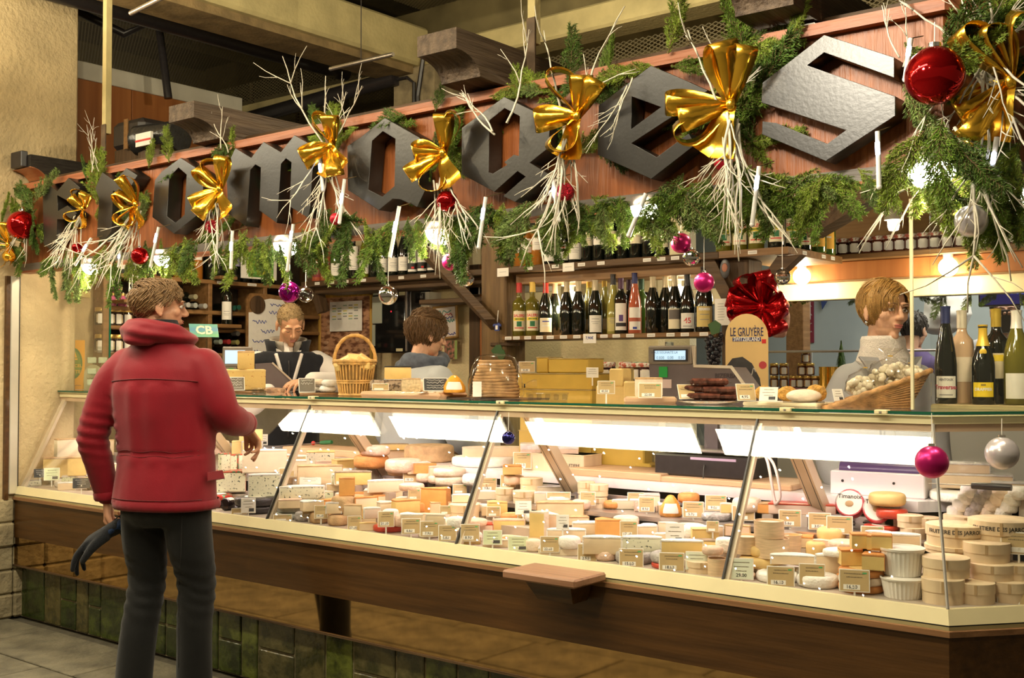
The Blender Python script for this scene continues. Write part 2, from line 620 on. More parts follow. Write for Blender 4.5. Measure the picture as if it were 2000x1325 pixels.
# sloping inner posts that carry the top
for px in (-5.0,-3.86,-2.735,-1.635):
 mb = MB()
 a,b = Vector((px,.64,.885)),Vector((px,.335,1.235))
 d = (b - a).normalized()
 nrm = Vector((0,d.z,-d.y))
 w,t = .027,.022
 ring = lambda p: [p + Vector((-w,0,0)) - nrm * t,p + Vector((w,0,0)) - nrm * t,p + Vector((w,0,0)) + nrm * t,p + Vector((-w,0,0)) + nrm * t]
 mb.loft([ring(a),ring(b)])
 po = mb.build('inner_post',POSTM,counter)
 mb = MB()
 for s in (-1,1):
  rg = lambda p: [p + Vector((s * .017 - .001,0,0)) - nrm * (t + .0008),p + Vector((s * .017 + .001,0,0)) - nrm * (t + .0008),p + Vector((s * .017 + .001,0,0)) - nrm * (t - .003),p + Vector((s * .017 - .001,0,0)) - nrm * (t - .003)]
  mb.loft([rg(a),rg(b)])
 mb.build('post_groove',BLACKP,po)
 MB().box(px - .034,px + .034,.60,.67,.853,.893,.004).build('post_foot',STEEL,po)
d = Vector((path(2,0)[0] - path(1,0)[0],path(2,0)[1] - path(1,0)[1],0)).normalized()
for u in (.50,):
 q = Vector((*path(1,.5),0)) + d * u
 i_ = Vector((-UY,UX,0))
 a,b = q + i_ * .10 + Vector((0,0,.90)),q - i_ * .20 + Vector((0,0,1.235))
 MB().tube([a,b],.034,4).build('inner_post',POSTM,counter)
# pull-out shelf of wood on the front of the counter
bs = thing('bag_shelf','small brown wooden bag shelf sticking out of the counter front','shelf',(-2.29,0,.69))
MB().box(-.155,.155,-.20,-.013,.0,.03,.006).build('shelf_top',wood('bag_shelf_wood',(.22,.11,.06),(.36,.19,.11),0,.4,2.5,.1),bs)
mb = MB()
mb.loft([[(-.10,-.15,0),(.10,-.15,0),(.10,-.013,0),(-.10,-.013,0)],[(-.075,-.10,-.075),(.075,-.10,-.075),(.075,-.013,-.075),(-.075,-.013,-.075)]])
mb.build('bracket',W_BOARD,bs)
# aluminium end post and dark jamb at the pillar
ep = thing('end_post','slim aluminium upright at the left end of the counter','post',(-6.185,-.01,.70))
MB().box(-.012,.012,-.03,.02,0,1.24,.004).build('upright',ALU,ep)
MB().box(-.008,.004,.021,.028,0,1.24).build('seal',BLACK,ep)
MB().box(-.014,.008,-.055,-.031,-.03,1.24).build('wood_jamb',W_BOARD,ep)

# ------------------------------------------------------------------ sign fascia
sign = thing('shop_sign','red-brown wooden fascia with large black blackletter letters over the stall','shop sign')
def sweepF(prof,x0=-6.15):
 f = lambda k,y: (x0,y) if k == 0 else path(k,y)
 return MB().loft([[(*f(k,y),z) for y,z in prof] for k in (0,1,2)])
sweepF([(.0,2.0),(.0,2.425),(.035,2.425),(.035,2.0)]).build('fascia_board',W_SIGN,sign)
sweepF([(-.035,2.42),(-.035,2.455),(.06,2.47),(.06,2.42)]).build('top_moulding',W_SIGNX,sign)
sweepF([(-.012,1.966),(-.012,2.006),(.04,2.006),(.04,1.966)]).build('lower_board',W_GREY,sign)
sweepF([(-.014,1.955),(-.014,1.967),(.06,1.967),(.06,1.955)]).build('bottom_strip',W_SIGNX,sign)
LET = mat('black_letter_paint',(.014,.012,.010),.33,0,.15,6,.03,80,spec=.5)
YL = -.085
LETTERS = {
 'F': ([(84,380),(90,357),(112,374),(134,348),(156,367),(136,394),(112,381),(113,413),(132,402),(150,417),(136,430),(124,428),(112,428),(111,466),(98,486),(86,477)],[]),
 'r': ([(187,368),(200,337),(224,354),(247,329),(268,343),(256,364),(236,378),(221,372),(218,452),(203,471),(190,462),(194,388)],[]),
 'o': ([(303,352),(317,335),(353,309),(397,338),(396,400),(388,418),(340,456),(298,424)],
  [[(331,346),(349,327),(365,341),(361,420),(343,436),(326,423)]]),
 'm': ([(442,330),(460,290),(491,309),(515,278),(549,298),(575,265),(613,286),(606,405),(602,425),(566,403),(570,317),(559,309),(549,320),(543,413),(541,435),(507,411),(510,327),(499,321),(489,332),(483,420),(480,441),(447,418)],[]),
 'a': ([(679,286),(706,268),(752,231),(820,270),(818,360),(830,372),(815,404),(782,389),(767,388),(740,410),(707,388),(680,371)],
  [[(727,275),(748,256),(773,271),(771,364),(747,385),(719,371)]]),
 'g': ([(903,250),(985,190),(1074,233),(1072,288),(1034,318),(1074,342),(1006,394),(984,383),(1028,345),(1011,334),(966,374),(902,340)],
  [[(956,235),(986,211),(1016,227),(1014,306),(1004,303),(986,317),(992,322),(963,340),(954,337)]]),
 'e': ([(1170,207),(1272,129),(1381,177),(1325,220),(1232,280),(1283,308),(1345,262),(1357,283),(1272,349),(1168,302)],
  [[(1234,188),(1293,209),(1232,254)]]),
 's': ([(1490,162),(1610,69),(1746,113),(1746,151),(1610,102),(1575,128),(1748,189),(1748,226),(1613,314),(1489,262),(1490,238),(1516,241),(1616,282),(1654,254),(1488,200)],[]),
}
for ch,(outer,holes) in LETTERS.items():
 f = lambda pts: [(lambda p: (p.x,p.z))(PY(x,y,YL)) for x,y in pts]
 o2,h2 = f(outer),[f(h) for h in holes]
 cx = sum(p[0] for p in o2) / len(o2)
 cz = sum(p[1] for p in o2) / len(o2)
 me = poly_holes('letter',[(p[0] - cx,p[1] - cz) for p in o2],[[(p[0] - cx,p[1] - cz) for p in h] for h in h2],.072,LET,.0012)
 o = facing(me,sign,'letter',(cx,YL + .036,cz))
 o['label'] = 'black blackletter %s' % ch

# ------------------------------------------------------------------ hall above and behind the stall
struct('ceiling',MB().box(-12,4,-6,9,4.3,4.5),DARKHALL,'dark olive concrete soffit of the market hall')  # uneven dark olive tone
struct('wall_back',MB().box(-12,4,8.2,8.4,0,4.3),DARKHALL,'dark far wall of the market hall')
struct('ceiling_boards',MB().box(-6.6,.4,.07,2.9,2.475,2.50),W_DARKX,'dark wooden roof boards over the stall')['kind'] = 'structure'
bm_ = thing('concrete_beam','cream painted concrete beam crossing the hall above the sign','beam')
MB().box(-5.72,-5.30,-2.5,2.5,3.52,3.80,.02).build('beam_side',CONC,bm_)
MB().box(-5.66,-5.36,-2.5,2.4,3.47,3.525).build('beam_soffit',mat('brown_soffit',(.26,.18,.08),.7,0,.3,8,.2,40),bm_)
co = thing('concrete_column','stained concrete column standing behind the dark corbel beam','column',(-5.36,2.55,0))
MB().box(-.2,.2,-.15,.15,2.5,3.52,.01).build('shaft',CONC_D,co)
MB().box(.10,.205,-.155,.155,2.5,3.5).build('shaft_face',CONC_D,co)
MB().tube([(.02,-.165,2.5),(.02,-.165,3.4),(-.05,-.165,3.45),(-.15,-.165,3.45)],.012,6).build('cable_conduit',BLACKP,co)
MB().tube([(.06,-.17,2.5),(.06,-.17,3.3),(.11,-.17,3.55),(.2,-.15,3.62)],.016,6).build('cable_conduit',BLACKP,co)
b2 = thing('concrete_lintel','cream concrete beam running right from the column','beam')
MB().box(-5.3,.5,2.42,2.66,3.50,3.66,.015).build('lintel',CONC,b2)
# expanded metal mesh panels
def meshmat(name,s):
 m = bpy.data.materials.new(name)
 m.use_nodes = True
 nt = m.node_tree
 b = nt.nodes['Principled BSDF']
 b.inputs['Base Color'].default_value = (.20,.165,.09,1)
 b.inputs['Roughness'].default_value = .5
 b.inputs['Metallic'].default_value = .4
 tc = nd(nt,'ShaderNodeTexCoord')
 outs = []
 for ang in (.5,-.5):
  mp = nd(nt,'ShaderNodeMapping')
  mp.inputs['Rotation'].default_value = (0,0,ang)
  mp.inputs['Scale'].default_value = (1,1,1)
  w = nd(nt,'ShaderNodeTexWave',bands_direction='Y')
  w.inputs['Scale'].default_value = s
  nt.links.new(tc.outputs['Object'],mp.inputs[0])
  nt.links.new(mp.outputs[0],w.inputs['Vector'])
  g = nd(nt,'ShaderNodeMath',operation='GREATER_THAN')
  g.inputs[1].default_value = .80
  nt.links.new(w.outputs['Fac'],g.inputs[0])
  outs.append(g)
 mxx = nd(nt,'ShaderNodeMath',operation='MAXIMUM')
 nt.links.new(outs[0].outputs[0],mxx.inputs[0])
 nt.links.new(outs[1].outputs[0],mxx.inputs[1])
 nt.links.new(mxx.outputs[0],b.inputs['Alpha'])
 return m
MESHM = meshmat('expanded_metal',14)
def meshpanel(label,x0,x1,y0,y1,z,vert=None):
 t = thing('wire_mesh_panel',label,'mesh panel')
 if vert is None:
  me = MB().box(-(x1 - x0) / 2,(x1 - x0) / 2,-(y1 - y0) / 2,(y1 - y0) / 2,-.002,.002).mesh('wire',MESHM)
  ob('wire',me,t,((x0 + x1) / 2,(y0 + y1) / 2,z))
 else:
  me = MB().box(-(x1 - x0) / 2,(x1 - x0) / 2,-(y1 - y0) / 2,(y1 - y0) / 2,-.002,.002).mesh('wire',MESHM)
  ob('wire',me,t,((x0 + x1) / 2,vert,(y0 + y1) / 2),rot=(math.pi / 2,0,0))
  fr = MB()
  for k in range(int((x1 - x0) / .6) + 1):
   fr.box(x0 + k * .6,x0 + k * .6 + .02,vert + .004,vert + .03,y0,y1)
  fr.build('frame_bars',mat('rust_bar',(.16,.11,.05),.7,0,.3,20),t)
meshpanel('black expanded-metal mesh ceiling left of the concrete beam',-11,-5.75,.45,6,3.9)
meshpanel('black expanded-metal mesh ceiling right of the concrete beam',-5.28,1,-2,2.4,3.9)
meshpanel('black expanded-metal mesh wall under the cream concrete lintel',-5.2,.5,2.5,3.5,0,2.75)
meshpanel('black expanded-metal mesh wall left of the stained column',-9,-5.6,2.5,3.9,0,2.9)
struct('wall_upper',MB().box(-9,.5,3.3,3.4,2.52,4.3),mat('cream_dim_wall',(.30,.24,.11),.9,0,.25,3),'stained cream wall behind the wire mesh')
# cream ceiling joists of the hall above the mesh
for i,x in enumerate((-9.2,-7.6,-6.6)):
 tag(MB().box(x,x + .22,.45,6,3.98,4.28,.01).build('ceiling_joist',CONC),'cream concrete joist seen through the left ceiling mesh, %s from left' % ['first','second','third'][i],'joist','joists above the ceiling mesh')
# black pipes
pt = thing('drain_pipe','thick black pipe running beside the concrete beam','pipe')
MB().tube([(-6.15,-2,3.62),(-6.15,2.5,3.62)],.055,12).build('pipe',BLACKP,pt,60)
MB().tube([(-6.15,.6,3.69),(-6.15,.6,3.9)],.012,6).build('hanger',STEEL,pt)
pt = thing('drain_pipe','horizontal black pipe with a short downpipe behind the sign','pipe')
MB().tube([(-8.4,2.38,3.36),(-5.5,2.38,3.46)],.055,12).build('pipe',BLACKP,pt,60)
MB().tube([(-6.95,2.38,3.40),(-6.95,2.38,2.75)],.045,12).build('downpipe',BLACKP,pt,60)
MB().tube([(-6.95,2.38,2.82),(-6.95,2.38,2.90)],.05,12).build('clip',STEEL,pt,60)
wc = MB().box(-8.9,-5.6,2.42,2.5,3.47,3.53)
tag(wc.build('pale_strip',CONC),'pale cream strip behind the horizontal black pipe','trim')
pc = MB().tube([(-6.9,.55,3.85),(-6.55,.9,3.62),(-6.4,1.05,3.72),(-6.35,1.1,3.2)],.028,8)
tag(pc.build('cable_bundle',BLACKP,None,60),'looped black cable bundle above the white band','cable')
# ventilation strips: short hanging lamp tubes
for p,q,lb in [((255,26,0),(320,-6,0),'grey lamp tube hanging at the top left'),((645,135,1.2),(768,106,1.2),'grey lamp tube hanging beside the concrete column')]:
 a_,b_ = PY(p[0],p[1],p[2]),PY(q[0],q[1],q[2])
 t = thing('hanging_tube',lb,'lamp',a_)
 MB().tube([Vector((0,0,0)),b_ - a_],.013,8).build('tube',STEEL,t,60)
 MB().tube([(b_ - a_) * .5,(b_ - a_) * .5 + Vector((0,0,.5))],.003,5).build('wire',BLACKP,t)
# partition behind the pillar: grey-white band over orange panels
pa = thing('partition','orange-brown panelled partition with a pale grey top band','partition',(-6.62,0,0))
MB().box(0,.04,.40,1.88,3.27,3.385,.004).build('top_band',mat('pale_grey_board',(.62,.58,.48),.6,0,.05,8),pa)
for y0,y1 in ((.40,.98),(.985,1.86)):
 MB().box(.005,.03,y0,y1,2.5,3.27,.002).build('panel',W_ORANGE,pa)
# corbels of old beams
def corbel(x,yf,zt,label,w=.15,lb=1.3,dark=None):
 t = thing('corbel_beam',label,'beam',(x,yf,zt))
 prof = [(0,0),(0,-.075)]
 for k in range(1,9):
  a = math.pi / 2 * k / 8
  prof.append((.13 * math.sin(a),-.075 - .075 * (1 - math.cos(a))))
 prof += [(.20,-.155),(lb,-.155),(lb,0)]
 mb = MB()
 mb.loft([[(-w / 2,y,z) for y,z in prof],[(w / 2,y,z) for y,z in prof]])
 mb.build('beam_body',dark or W_BEAM,t)
 MB().box(-w / 2 + .01,w / 2 - .01,.3,.36,-.16,-.15).build('fixing_plate',BLACKP,t)
corbel(-2.69,-.27,2.625,'dark weathered corbel beam between the letters a and g',.19)
corbel(-4.30,-.22,2.615,'grey weathered corbel beam above the letter m',.19)
corbel(-1.48,-.27,2.64,'brown glossy corbel beam above the letter s',.19)
t = thing('corbel_beam','charred corbel beam with copper end cap on the left pillar','beam',(-6.1,.28,2.58))
mb = MB()
prof = [(-.30,0),(-.30,-.03)] + [(-.30 + .12 * math.sin(math.pi / 2 * k / 8),-.03 - .12 * (1 - math.cos(math.pi / 2 * k / 8))) for k in range(1,9)] + [(.10,-.15),(.10,.04),(-.30,.04)]
mb.loft([[(-.09,y,z) for y,z in prof],[(.09,y,z) for y,z in prof]])
mb.build('beam_body',mat('charred_wood',(.035,.028,.022),.8,0,.4,8,.6,30,stretch=(14,1,14)),t)
cap = [(-.305 + .125 * math.sin(math.pi / 2 * k / 8),-.03 - .125 * (1 - math.cos(math.pi / 2 * k / 8))) for k in range(9)]
mb = MB()
mb.loft([[(-.095,y,z) for y,z in cap] + [(-.095,y - .006,z - .004) for y,z in cap[::-1]],[(.095,y,z) for y,z in cap] + [(.095,y - .006,z - .004) for y,z in cap[::-1]]])
mb.build('copper_cap',mat('copper',(.62,.26,.12),.35,.7,.1,10),t)
MB().box(-.06,.06,-.34,-.30,-.03,.06,.004).build('lamp_bracket',BLACKP,t)
# white hanging poles
for px_,py_,Y_,lb,z0 in ((208,262,.12,'slim cream pole hanging beside the stone pillar',0),(1043,88,.10,'short cream pole ending in a dark metal clamp',1)):
 p = PY(px_,py_,Y_)
 t = thing('hanging_pole',lb,'pole',p)
 MB().box(-.018,.018,-.018,.018,0,1.8,.002).build('pole',CONC,t)
 MB().box(-.02,.02,-.022,-.012,-.12 if z0 else -.25,.10 if z0 else .05,.002).build('clamp',mat('rusty_clamp',(.11,.07,.04),.6,.3,.3,20),t)
# things stored on the roof of the stall
t = thing('black_case','black plastic case stored on the stall roof behind the letter o','case',PY(255,292,.35))
MB().box(-.17,.13,-.02,.2,.0,.17,.03).build('shell',BLACKP,t)
MB().box(-.16,.12,.0,.18,2.501 - PY(255,292,.35).z,.01).build('lower_case',W_DARK,t)
MB().box(-.03,.01,-.026,-.02,0,.17).build('strap',W_MID,t)
t = thing('rolled_bag','rolled black bag with a red and white label on the roof','bag',PY(300,298,.28))
MB().tube([(-.14,0,.08),(.16,.06,.08)],.085,14).build('roll',mat('black_film',(.02,.02,.022),.25,0,.2,20,.3,30),t,60)
MB().box(-.04,.1,-.085,-.07,.02,.09).build('label',PAPER,t)
MB().box(-.1,.1,-.03,.06,2.501 - PY(300,298,.28).z,.03).build('crate_under',W_DARK,t)
MB().box(-.04,.1,-.0875,-.085,.045,.055).build('red_stripe',mat('red_print',(.6,.03,.02),.5),t)

# ------------------------------------------------------------------ aisle lamps (seen only as reflections)
FLUO = mat('fluorescent_glow',(1,1,1),.5,emit=(1,.92,.70),es=9)
for i,(a_,b_) in enumerate(AISLE):
 t = thing('aisle_lamp','long fluorescent lamp over the aisle, %s from left in its glass reflection' % ['first','second','third','fourth','fifth'][i],'lamp',((a_ + b_) / 2,-1.27,2.9),0,'fluorescent lamps over the aisle')
 w = (b_ - a_) / 2
 MB().box(-w,w,-.115,.115,.03,.08,.01).build('housing',WHITEP,t)
 MB().box(-w + .02,w - .02,-.10,.10,.012,.03,.004).build('diffuser',FLUO,t)
 for s in (-1,1):
  MB().tube([(s * w * .7,0,.08),(s * w * .7,0,1.4)],.004,5).build('cord',BLACKP,t)

t = thing('roof_fill_lamp','added fluorescent fill lamp above the stall roof, out of view','lamp',(-3.2,1.0,3.36))  # fixture for the added upper-hall light
MB().box(-.3,.3,-.05,.05,0,.05,.008).build('housing',WHITEP,t)
MB().tube([(-.28,0,-.012),(.28,0,-.012)],.012,8).build('tube',FLUO,t,60)
for s in (-1,1):
 MB().tube([(s * .25,0,.05),(s * .25,0,.54)],.004,5).build('cord',BLACKP,t)
# strings of tiny lights over the aisle
fm = mat('fairy_glow',(1,1,1),.5,emit=(1,.95,.8),es=60)
try:
 fm.cycles.emission_sampling = 'NONE'
except Exception:
 pass
rl = random.Random(12)
for k in range(6):
 y = -1.62 - .27 * k
 t = thing('string_lights','string of tiny white lights over the aisle, %s from the stall' % ['first','second','third','fourth','fifth','sixth'][k],'string lights',(0,y,3.25),0,'light strings over the aisle')
 MB().tube([(-8.5 + 1.2 * i,0,.05 * (i % 2)) for i in range(6)],.002,4).build('wire',BLACKP,t)
 mb = MB()
 for i in range(34):
  mb.ball((-8.4 + 6.0 * (i + rl.random() * .7) / 34,rl.uniform(-.1,.1),rl.uniform(-.12,.03)),.006,n=6,m=4)
 mb.build('bulbs',fm,t)['kind'] = 'stuff'

# ------------------------------------------------------------------ walls and shelving inside the stall
struct('wall_inner',MB().box(-6.75,-6.52,.376,2.6,0,2.47),wood('back_panel_wood',(.05,.026,.009),(.10,.055,.02),2,.6,2,.1),'dark wooden wall behind the left shelves')
wb = struct('wall_rear',MB().box(-6.5,-4.83,2.42,2.5,0,2.47),PLASTER,'cream rough plaster wall at the back of the stall')
struct('wall_rear_right',MB().box(-4.25,-3.52,2.62,2.7,0,2.0),PLASTER,'cream plaster wall below the bottle shelves')['kind'] = 'structure'
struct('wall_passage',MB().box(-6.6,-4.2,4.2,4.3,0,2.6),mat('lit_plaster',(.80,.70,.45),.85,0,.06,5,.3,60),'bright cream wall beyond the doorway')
light('passage_lamp_light','POINT',(-4.85,3.6,2.2),14,(1,.88,.6),.08)
struct('wall_far',MB().box(-6.6,1.5,5.6,5.7,0,3.3),mat('pale_blue_wall',(.42,.50,.52),.7,0,.05,3),'pale blue-grey wall of the stall opposite')
struct('ceiling_far',MB().box(-6.6,1.5,2.95,5.6,2.75,2.8),WHITEP,'white ceiling over the passage behind the stall')
light('far_stall_light','AREA',(-1.9,4.3,2.72),55,(1,.93,.80),2.2,.8)
jb = struct('door_1',MB().box(-4.83,-4.74,2.38,2.5,0,2.1,.005),W_DARK,'dark wooden door jamb at the back')
MB().box(-4.735,-4.70,2.38,2.48,0,2.1,.003).build('orange_jamb',W_ORANGE,jb)
MB().box(-4.70,-4.67,2.4,2.48,0,2.1,.003).build('white_frame',WHITEP,jb)
MB().box(-4.83,-4.2,2.38,2.46,1.90,1.97,.003).build('door_head',WHITEP,jb)

def plank(name,parent,x0,x1,y0,y1,z0,z1,m,c=.004):
 return MB().box(x0,x1,y0,y1,z0,z1,c).build(name,m,parent)

# left wall unit (faces +x)
LS = thing('wall_shelves','brown wooden wall shelves with bottles on the left side','shelf unit',(0,0,0))
for z in (2.005,1.80,1.515):
 plank('shelf',LS,-6.5,-6.2,.56,2.36,z - .028,z,W_MID)
plank('shelf',LS,-6.5,-6.2,.56,1.32,1.655,1.68,W_MID)
plank('shelf',LS,-6.5,-6.2,1.36,2.36,1.655,1.68,W_MID)
for y in (.56,1.34,1.80,2.34):
 plank('upright',LS,-6.5,-6.205,y - .016,y + .016,1.1,2.0,W_MID)
plank('upright',LS,-6.22,-6.19,.545,.60,1.2,2.0,W_MID)
plank('back_board',LS,-6.52,-6.5,.56,2.36,1.1,2.4,mat('shelf_back_dark',(.03,.017,.008),.7,0,.2,8))
plank('small_bracket',LS,-6.2,-6.05,.60,.72,1.815,1.835,W_MID)
# back shelf A (faces the camera, under it hang the framed pictures)
SA = thing('wine_shelf','dark oak wine shelf above the framed pictures','shelf')
plank('board',SA,-5.95,-4.29,1.90,2.25,1.975,2.012,W_DARKX)
plank('underboard',SA,-5.9,-4.3,1.98,2.2,1.93,1.974,W_DARKX)
plank('lower_board',SA,-5.0,-4.29,2.08,2.3,1.83,1.86,W_DARKX)
mb = MB()
a,b = PY(598,500,1.95),PY(640,600,2.1)
mb.tube([PY(590,470,1.98),PY(632,610,2.05)],.045,4)
mb.build('brace',W_DARK,SA)
# oak post with brace, and the two bottle shelves
PO = thing('oak_post','square oak post with a diagonal brace beside the doorway','post',(-4.16,1.85,0))
MB().box(-.10,.09,-.02,.17,0,2.47,.008).build('post',wood('post_oak',(.10,.055,.02),(.20,.12,.045),2,.6,2.5,.35),PO)
mb = MB()
mb.loft([[(-.02,-.08,1.70),(-.02,-.02,1.64),(.06,-.02,1.64),(.06,-.08,1.70)],[(-.60,-.08,2.2),(-.60,-.02,2.12),(-.52,-.02,2.12),(-.52,-.08,2.2)]])
mb.build('brace',W_DARKX,PO)
MB().box(-.02,.20,-.03,.0,1.545,1.565,.003).build('peg',W_DARK,PO)
SB = thing('bottle_shelf','upper oak bottle shelf right of the oak post','shelf')
plank('board',SB,-4.06,-2.66,1.78,2.10,1.963,2.0,W_DARKX)
plank('underboard',SB,-4.02,-2.7,1.86,2.08,1.90,1.962,W_MIDX)
SC = thing('bottle_shelf','lower oak bottle shelf with a row of price labels','shelf')
plank('board',SC,-4.06,-2.68,1.78,2.06,1.575,1.60,W_MIDX)
# corner post and its shelf
P2 = thing('oak_post','dark oak corner post behind the red bow','post',(-2.60,1.86,0))
MB().box(-.08,.07,-.02,.14,0,1.962,.008).build('post',W_DARK,P2)
mb = MB()
mb.loft([[(-.20,-.05,2.0),(-.12,-.05,2.0),(-.12,.02,2.0),(-.20,.02,2.0)],[(-.05,-.05,1.74),(.03,-.05,1.72),(.03,.02,1.72),(-.05,.02,1.74)]])
mb.loft([[(.06,-.05,1.74),(.14,-.05,1.78),(.14,.02,1.78),(.06,.02,1.74)],[(.24,-.05,1.96),(.36,-.05,1.96),(.36,.02,1.96),(.24,.02,1.96)]])
mb.build('brace',W_DARKX,P2)
MB().tube([(.12,-.08,1.70),(.12,.0,1.70)],.012,8).build('peg',W_MID,P2,60)
SD = thing('corner_shelf','oak corner shelf carrying the yellow liqueur bottles','shelf')
mb = MB()
mb.prism([(-2.66,1.78),(-2.29,1.78),(-2.29,2.44),(-2.66,2.44)],1.965,2.0)
mb.build('board',W_MIDX,SD)
mb = MB()
mb.tube([PY(1590,448,1.95),PY(1752,350,1.60)],.062,4)
mb.build('brace',W_DARKX,SD)
SE = thing('jam_shelf','long oak shelf with a row of jam jars','shelf')
plank('board',SE,-2.66,-.6,2.45,2.76,1.985,2.015,W_MIDX)
plank('underboard',SE,-2.66,-.6,2.52,2.74,1.885,1.984,W_ORANGE)
plank('cream_fascia',SE,-4.2,-.6,2.62,2.74,1.79,1.884,mat('cream_gloss',(.80,.68,.42),.3,0,.03,8))
plank('back_board',SE,-2.7,-.6,2.79,2.81,2.0,2.47,wood('golden_panel',(.22,.11,.025),(.34,.18,.05),0,.5,2,.1))
MB().box(-1.66,-1.40,2.70,2.785,2.02,2.35,.03).build('bell_shape',W_DARK,SE)

# ------------------------------------------------------------------ bottles
def camrz(p,extra=0.):
 d = Vector((CAM.x - p[0],CAM.y - p[1]))
 return math.atan2(d.x,-d.y) * 1.0 + extra   # rotation that turns local -y to the camera

B_SHAPE = {
 'bordeaux': [(.0,0),(.034,0),(.037,.004),(.037,.185),(.034,.205),(.018,.225),(.0145,.24),(.0145,.295),(.016,.296),(.016,.302),(.0,.302)],
 'burgundy': [(.0,0),(.037,0),(.040,.004),(.040,.150),(.037,.175),(.026,.215),(.0165,.245),(.0145,.265),(.0145,.293),(.016,.294),(.016,.300),(0,.300)],
 'champagne': [(.0,0),(.041,0),(.0445,.005),(.0445,.155),(.041,.185),(.028,.225),(.018,.26),(.0155,.28),(.0155,.305),(.018,.306),(.018,.318),(0,.318)],
 'liqueur': [(.0,0),(.037,0),(.040,.004),(.040,.185),(.036,.202),(.017,.218),(.0155,.235),(.017,.255),(.0155,.30),(.017,.301),(.017,.31),(0,.31)],
 'slim': [(.0,0),(.034,0),(.036,.004),(.036,.13),(.031,.18),(.021,.235),(.0145,.27),(.0145,.318),(.016,.319),(.016,.326),(0,.326)],
}
def bglass(name,c,tr=.0):
 return mat(name,c,.07,0,0,spec=.7,coat=.3,trans=tr)
BG = {'dark': bglass('dark_bottle_glass',(.006,.008,.005)),'green': bglass('green_bottle_glass',(.04,.09,.012)),'olive': bglass('olive_bottle_glass',(.13,.115,.012)),
  'yellow': bglass('yellow_bottle_glass',(.33,.27,.03)),'amber': bglass('amber_bottle_glass',(.33,.12,.015)),'rose': bglass('rose_bottle_glass',(.42,.10,.05)),
  'pale': bglass('pale_rose_glass',(.62,.42,.27)),'straw': bglass('straw_wine_glass',(.30,.27,.06)),'red': bglass('red_bottle_glass',(.20,.02,.015))}
CAPM = {}
def capm(c):
 if c not in CAPM:
  CAPM[c] = mat('capsule_%d' % len(CAPM),c,.35,.25)
 return CAPM[c]
LABM = {}
def labm(c):
 if c not in LABM:
  LABM[c] = mat('bottle_label_%d' % len(LABM),c,.65,0,.04,40)
 return LABM[c]
CACHE = {}
def bottle_meshes(shape,gl,cap,lab,lz,mark):
 k = (shape,gl,cap,lab,lz,mark)
 if k in CACHE:
  return CACHE[k]
 pr = B_SHAPE[shape]
 out = [('glass_body',MB().lathe([(max(r,1e-4),z) for r,z in pr],20).mesh('glass_body',BG[gl],50))]
 top = pr[-2][1]
 if cap:
  c0 = top - (.085 if shape == 'champagne' else .058)
  prof = []
  def rad(z):
   for (r0,z0),(r1,z1) in zip(pr[1:],pr[2:]):
    if z0 <= z <= z1 and z1 > z0:
     return r0 + (r1 - r0) * (z - z0) / (z1 - z0)
   return pr[-2][0]
  for i in range(7):
   z = c0 + (top - c0) * i / 6
   prof.append((rad(z) + .0012,z))
  prof.append((1e-4,top + .0015))
  out.append(('capsule',MB().lathe(prof,16).mesh('capsule',capm(cap),50)))
 if lab:
  R = pr[2][0] + .0007
  z0,z1 = lz
  out.append(('label',MB().lathe([(R,z0),(R,z1)],14,None,1,1,-math.pi / 2 - .95,-math.pi / 2 + .95).mesh('label',labm(lab),60)))
  if mark:
   for j,(kind,col,zc,hh) in enumerate(mark):
    R2 = R + .0006
    mk = mat('print_%.2f_%.2f_%.2f' % col,col,.6)
    if isinstance(kind,str):
     me = text_mesh(kind,hh,0,.0006,mk)
     vs = [(R2 * math.sin(v.co.x / R2),-R2 * math.cos(v.co.x / R2),v.co.y + zc) for v in me.vertices]
     m2 = bpy.data.meshes.new('lettering')
     m2.from_pydata(vs,[],[tuple(p.vertices) for p in me.polygons])
     m2.materials.append(mk)
     out.append(('lettering',m2))
    else:
     w = kind
     out.append(('label_mark',MB().lathe([(R2,zc - hh / 2),(R2,zc + hh / 2)],6,None,1,1,-math.pi / 2 - w,-math.pi / 2 + w).mesh('label_mark',mk,60)))
 CACHE[k] = out
 return out

def bottle(p,label,shape='burgundy',gl='dark',cap=(.05,.03,.03),lab=None,lz=(.035,.105),mark=None,group=None,s=1.,rz=0.,tilt=None):
 t = thing('bottle',label,'bottle',p,camrz(p,rz),group)
 if tilt:
  t.rotation_euler = tilt
 t.scale = (s,s,s)
 par = {}
 for n,me in bottle_meshes(shape,gl,cap,lab,lz,mark):
  o = ob(n,me,par.get('label',t) if n in ('lettering','label_mark') else t)
  par[n] = o
 return t

W_,CRM,GLD = (.80,.77,.70),(.78,.70,.50),(.70,.50,.12)
CAPC,CAPR,CAPK,CAPB,CAPP,CAPG = (.45,.38,.25),(.40,.02,.015),(.02,.018,.02),(.02,.025,.10),(.06,.02,.05),(.62,.42,.08)
RED,GRN,BLU,YEL,GRY = (.62,.03,.03),(.02,.16,.06),(.03,.05,.30),(.85,.62,.03),(.25,.24,.24)
SAL = (('SALERS',RED,.118,.022),(.85,YEL,.098,.018),('GENTIANE',GRN,.098,.011),(.35,GRN,.07,.03),(.7,RED,.047,.005))
LINES = ((.5,GRY,.085,.003),(.6,GRY,.07,.002),(.4,GRY,.06,.002))
def shelf_row(items,Y,z,grp):
 for it in items:
  px,py,lb,kw = it[0],it[1],it[2],it[3]
  dy = it[4] if len(it) > 4 else 0
  p = PY(px,py,Y + dy)
  p.z = z
  bottle(p,lb,group=grp,**kw)
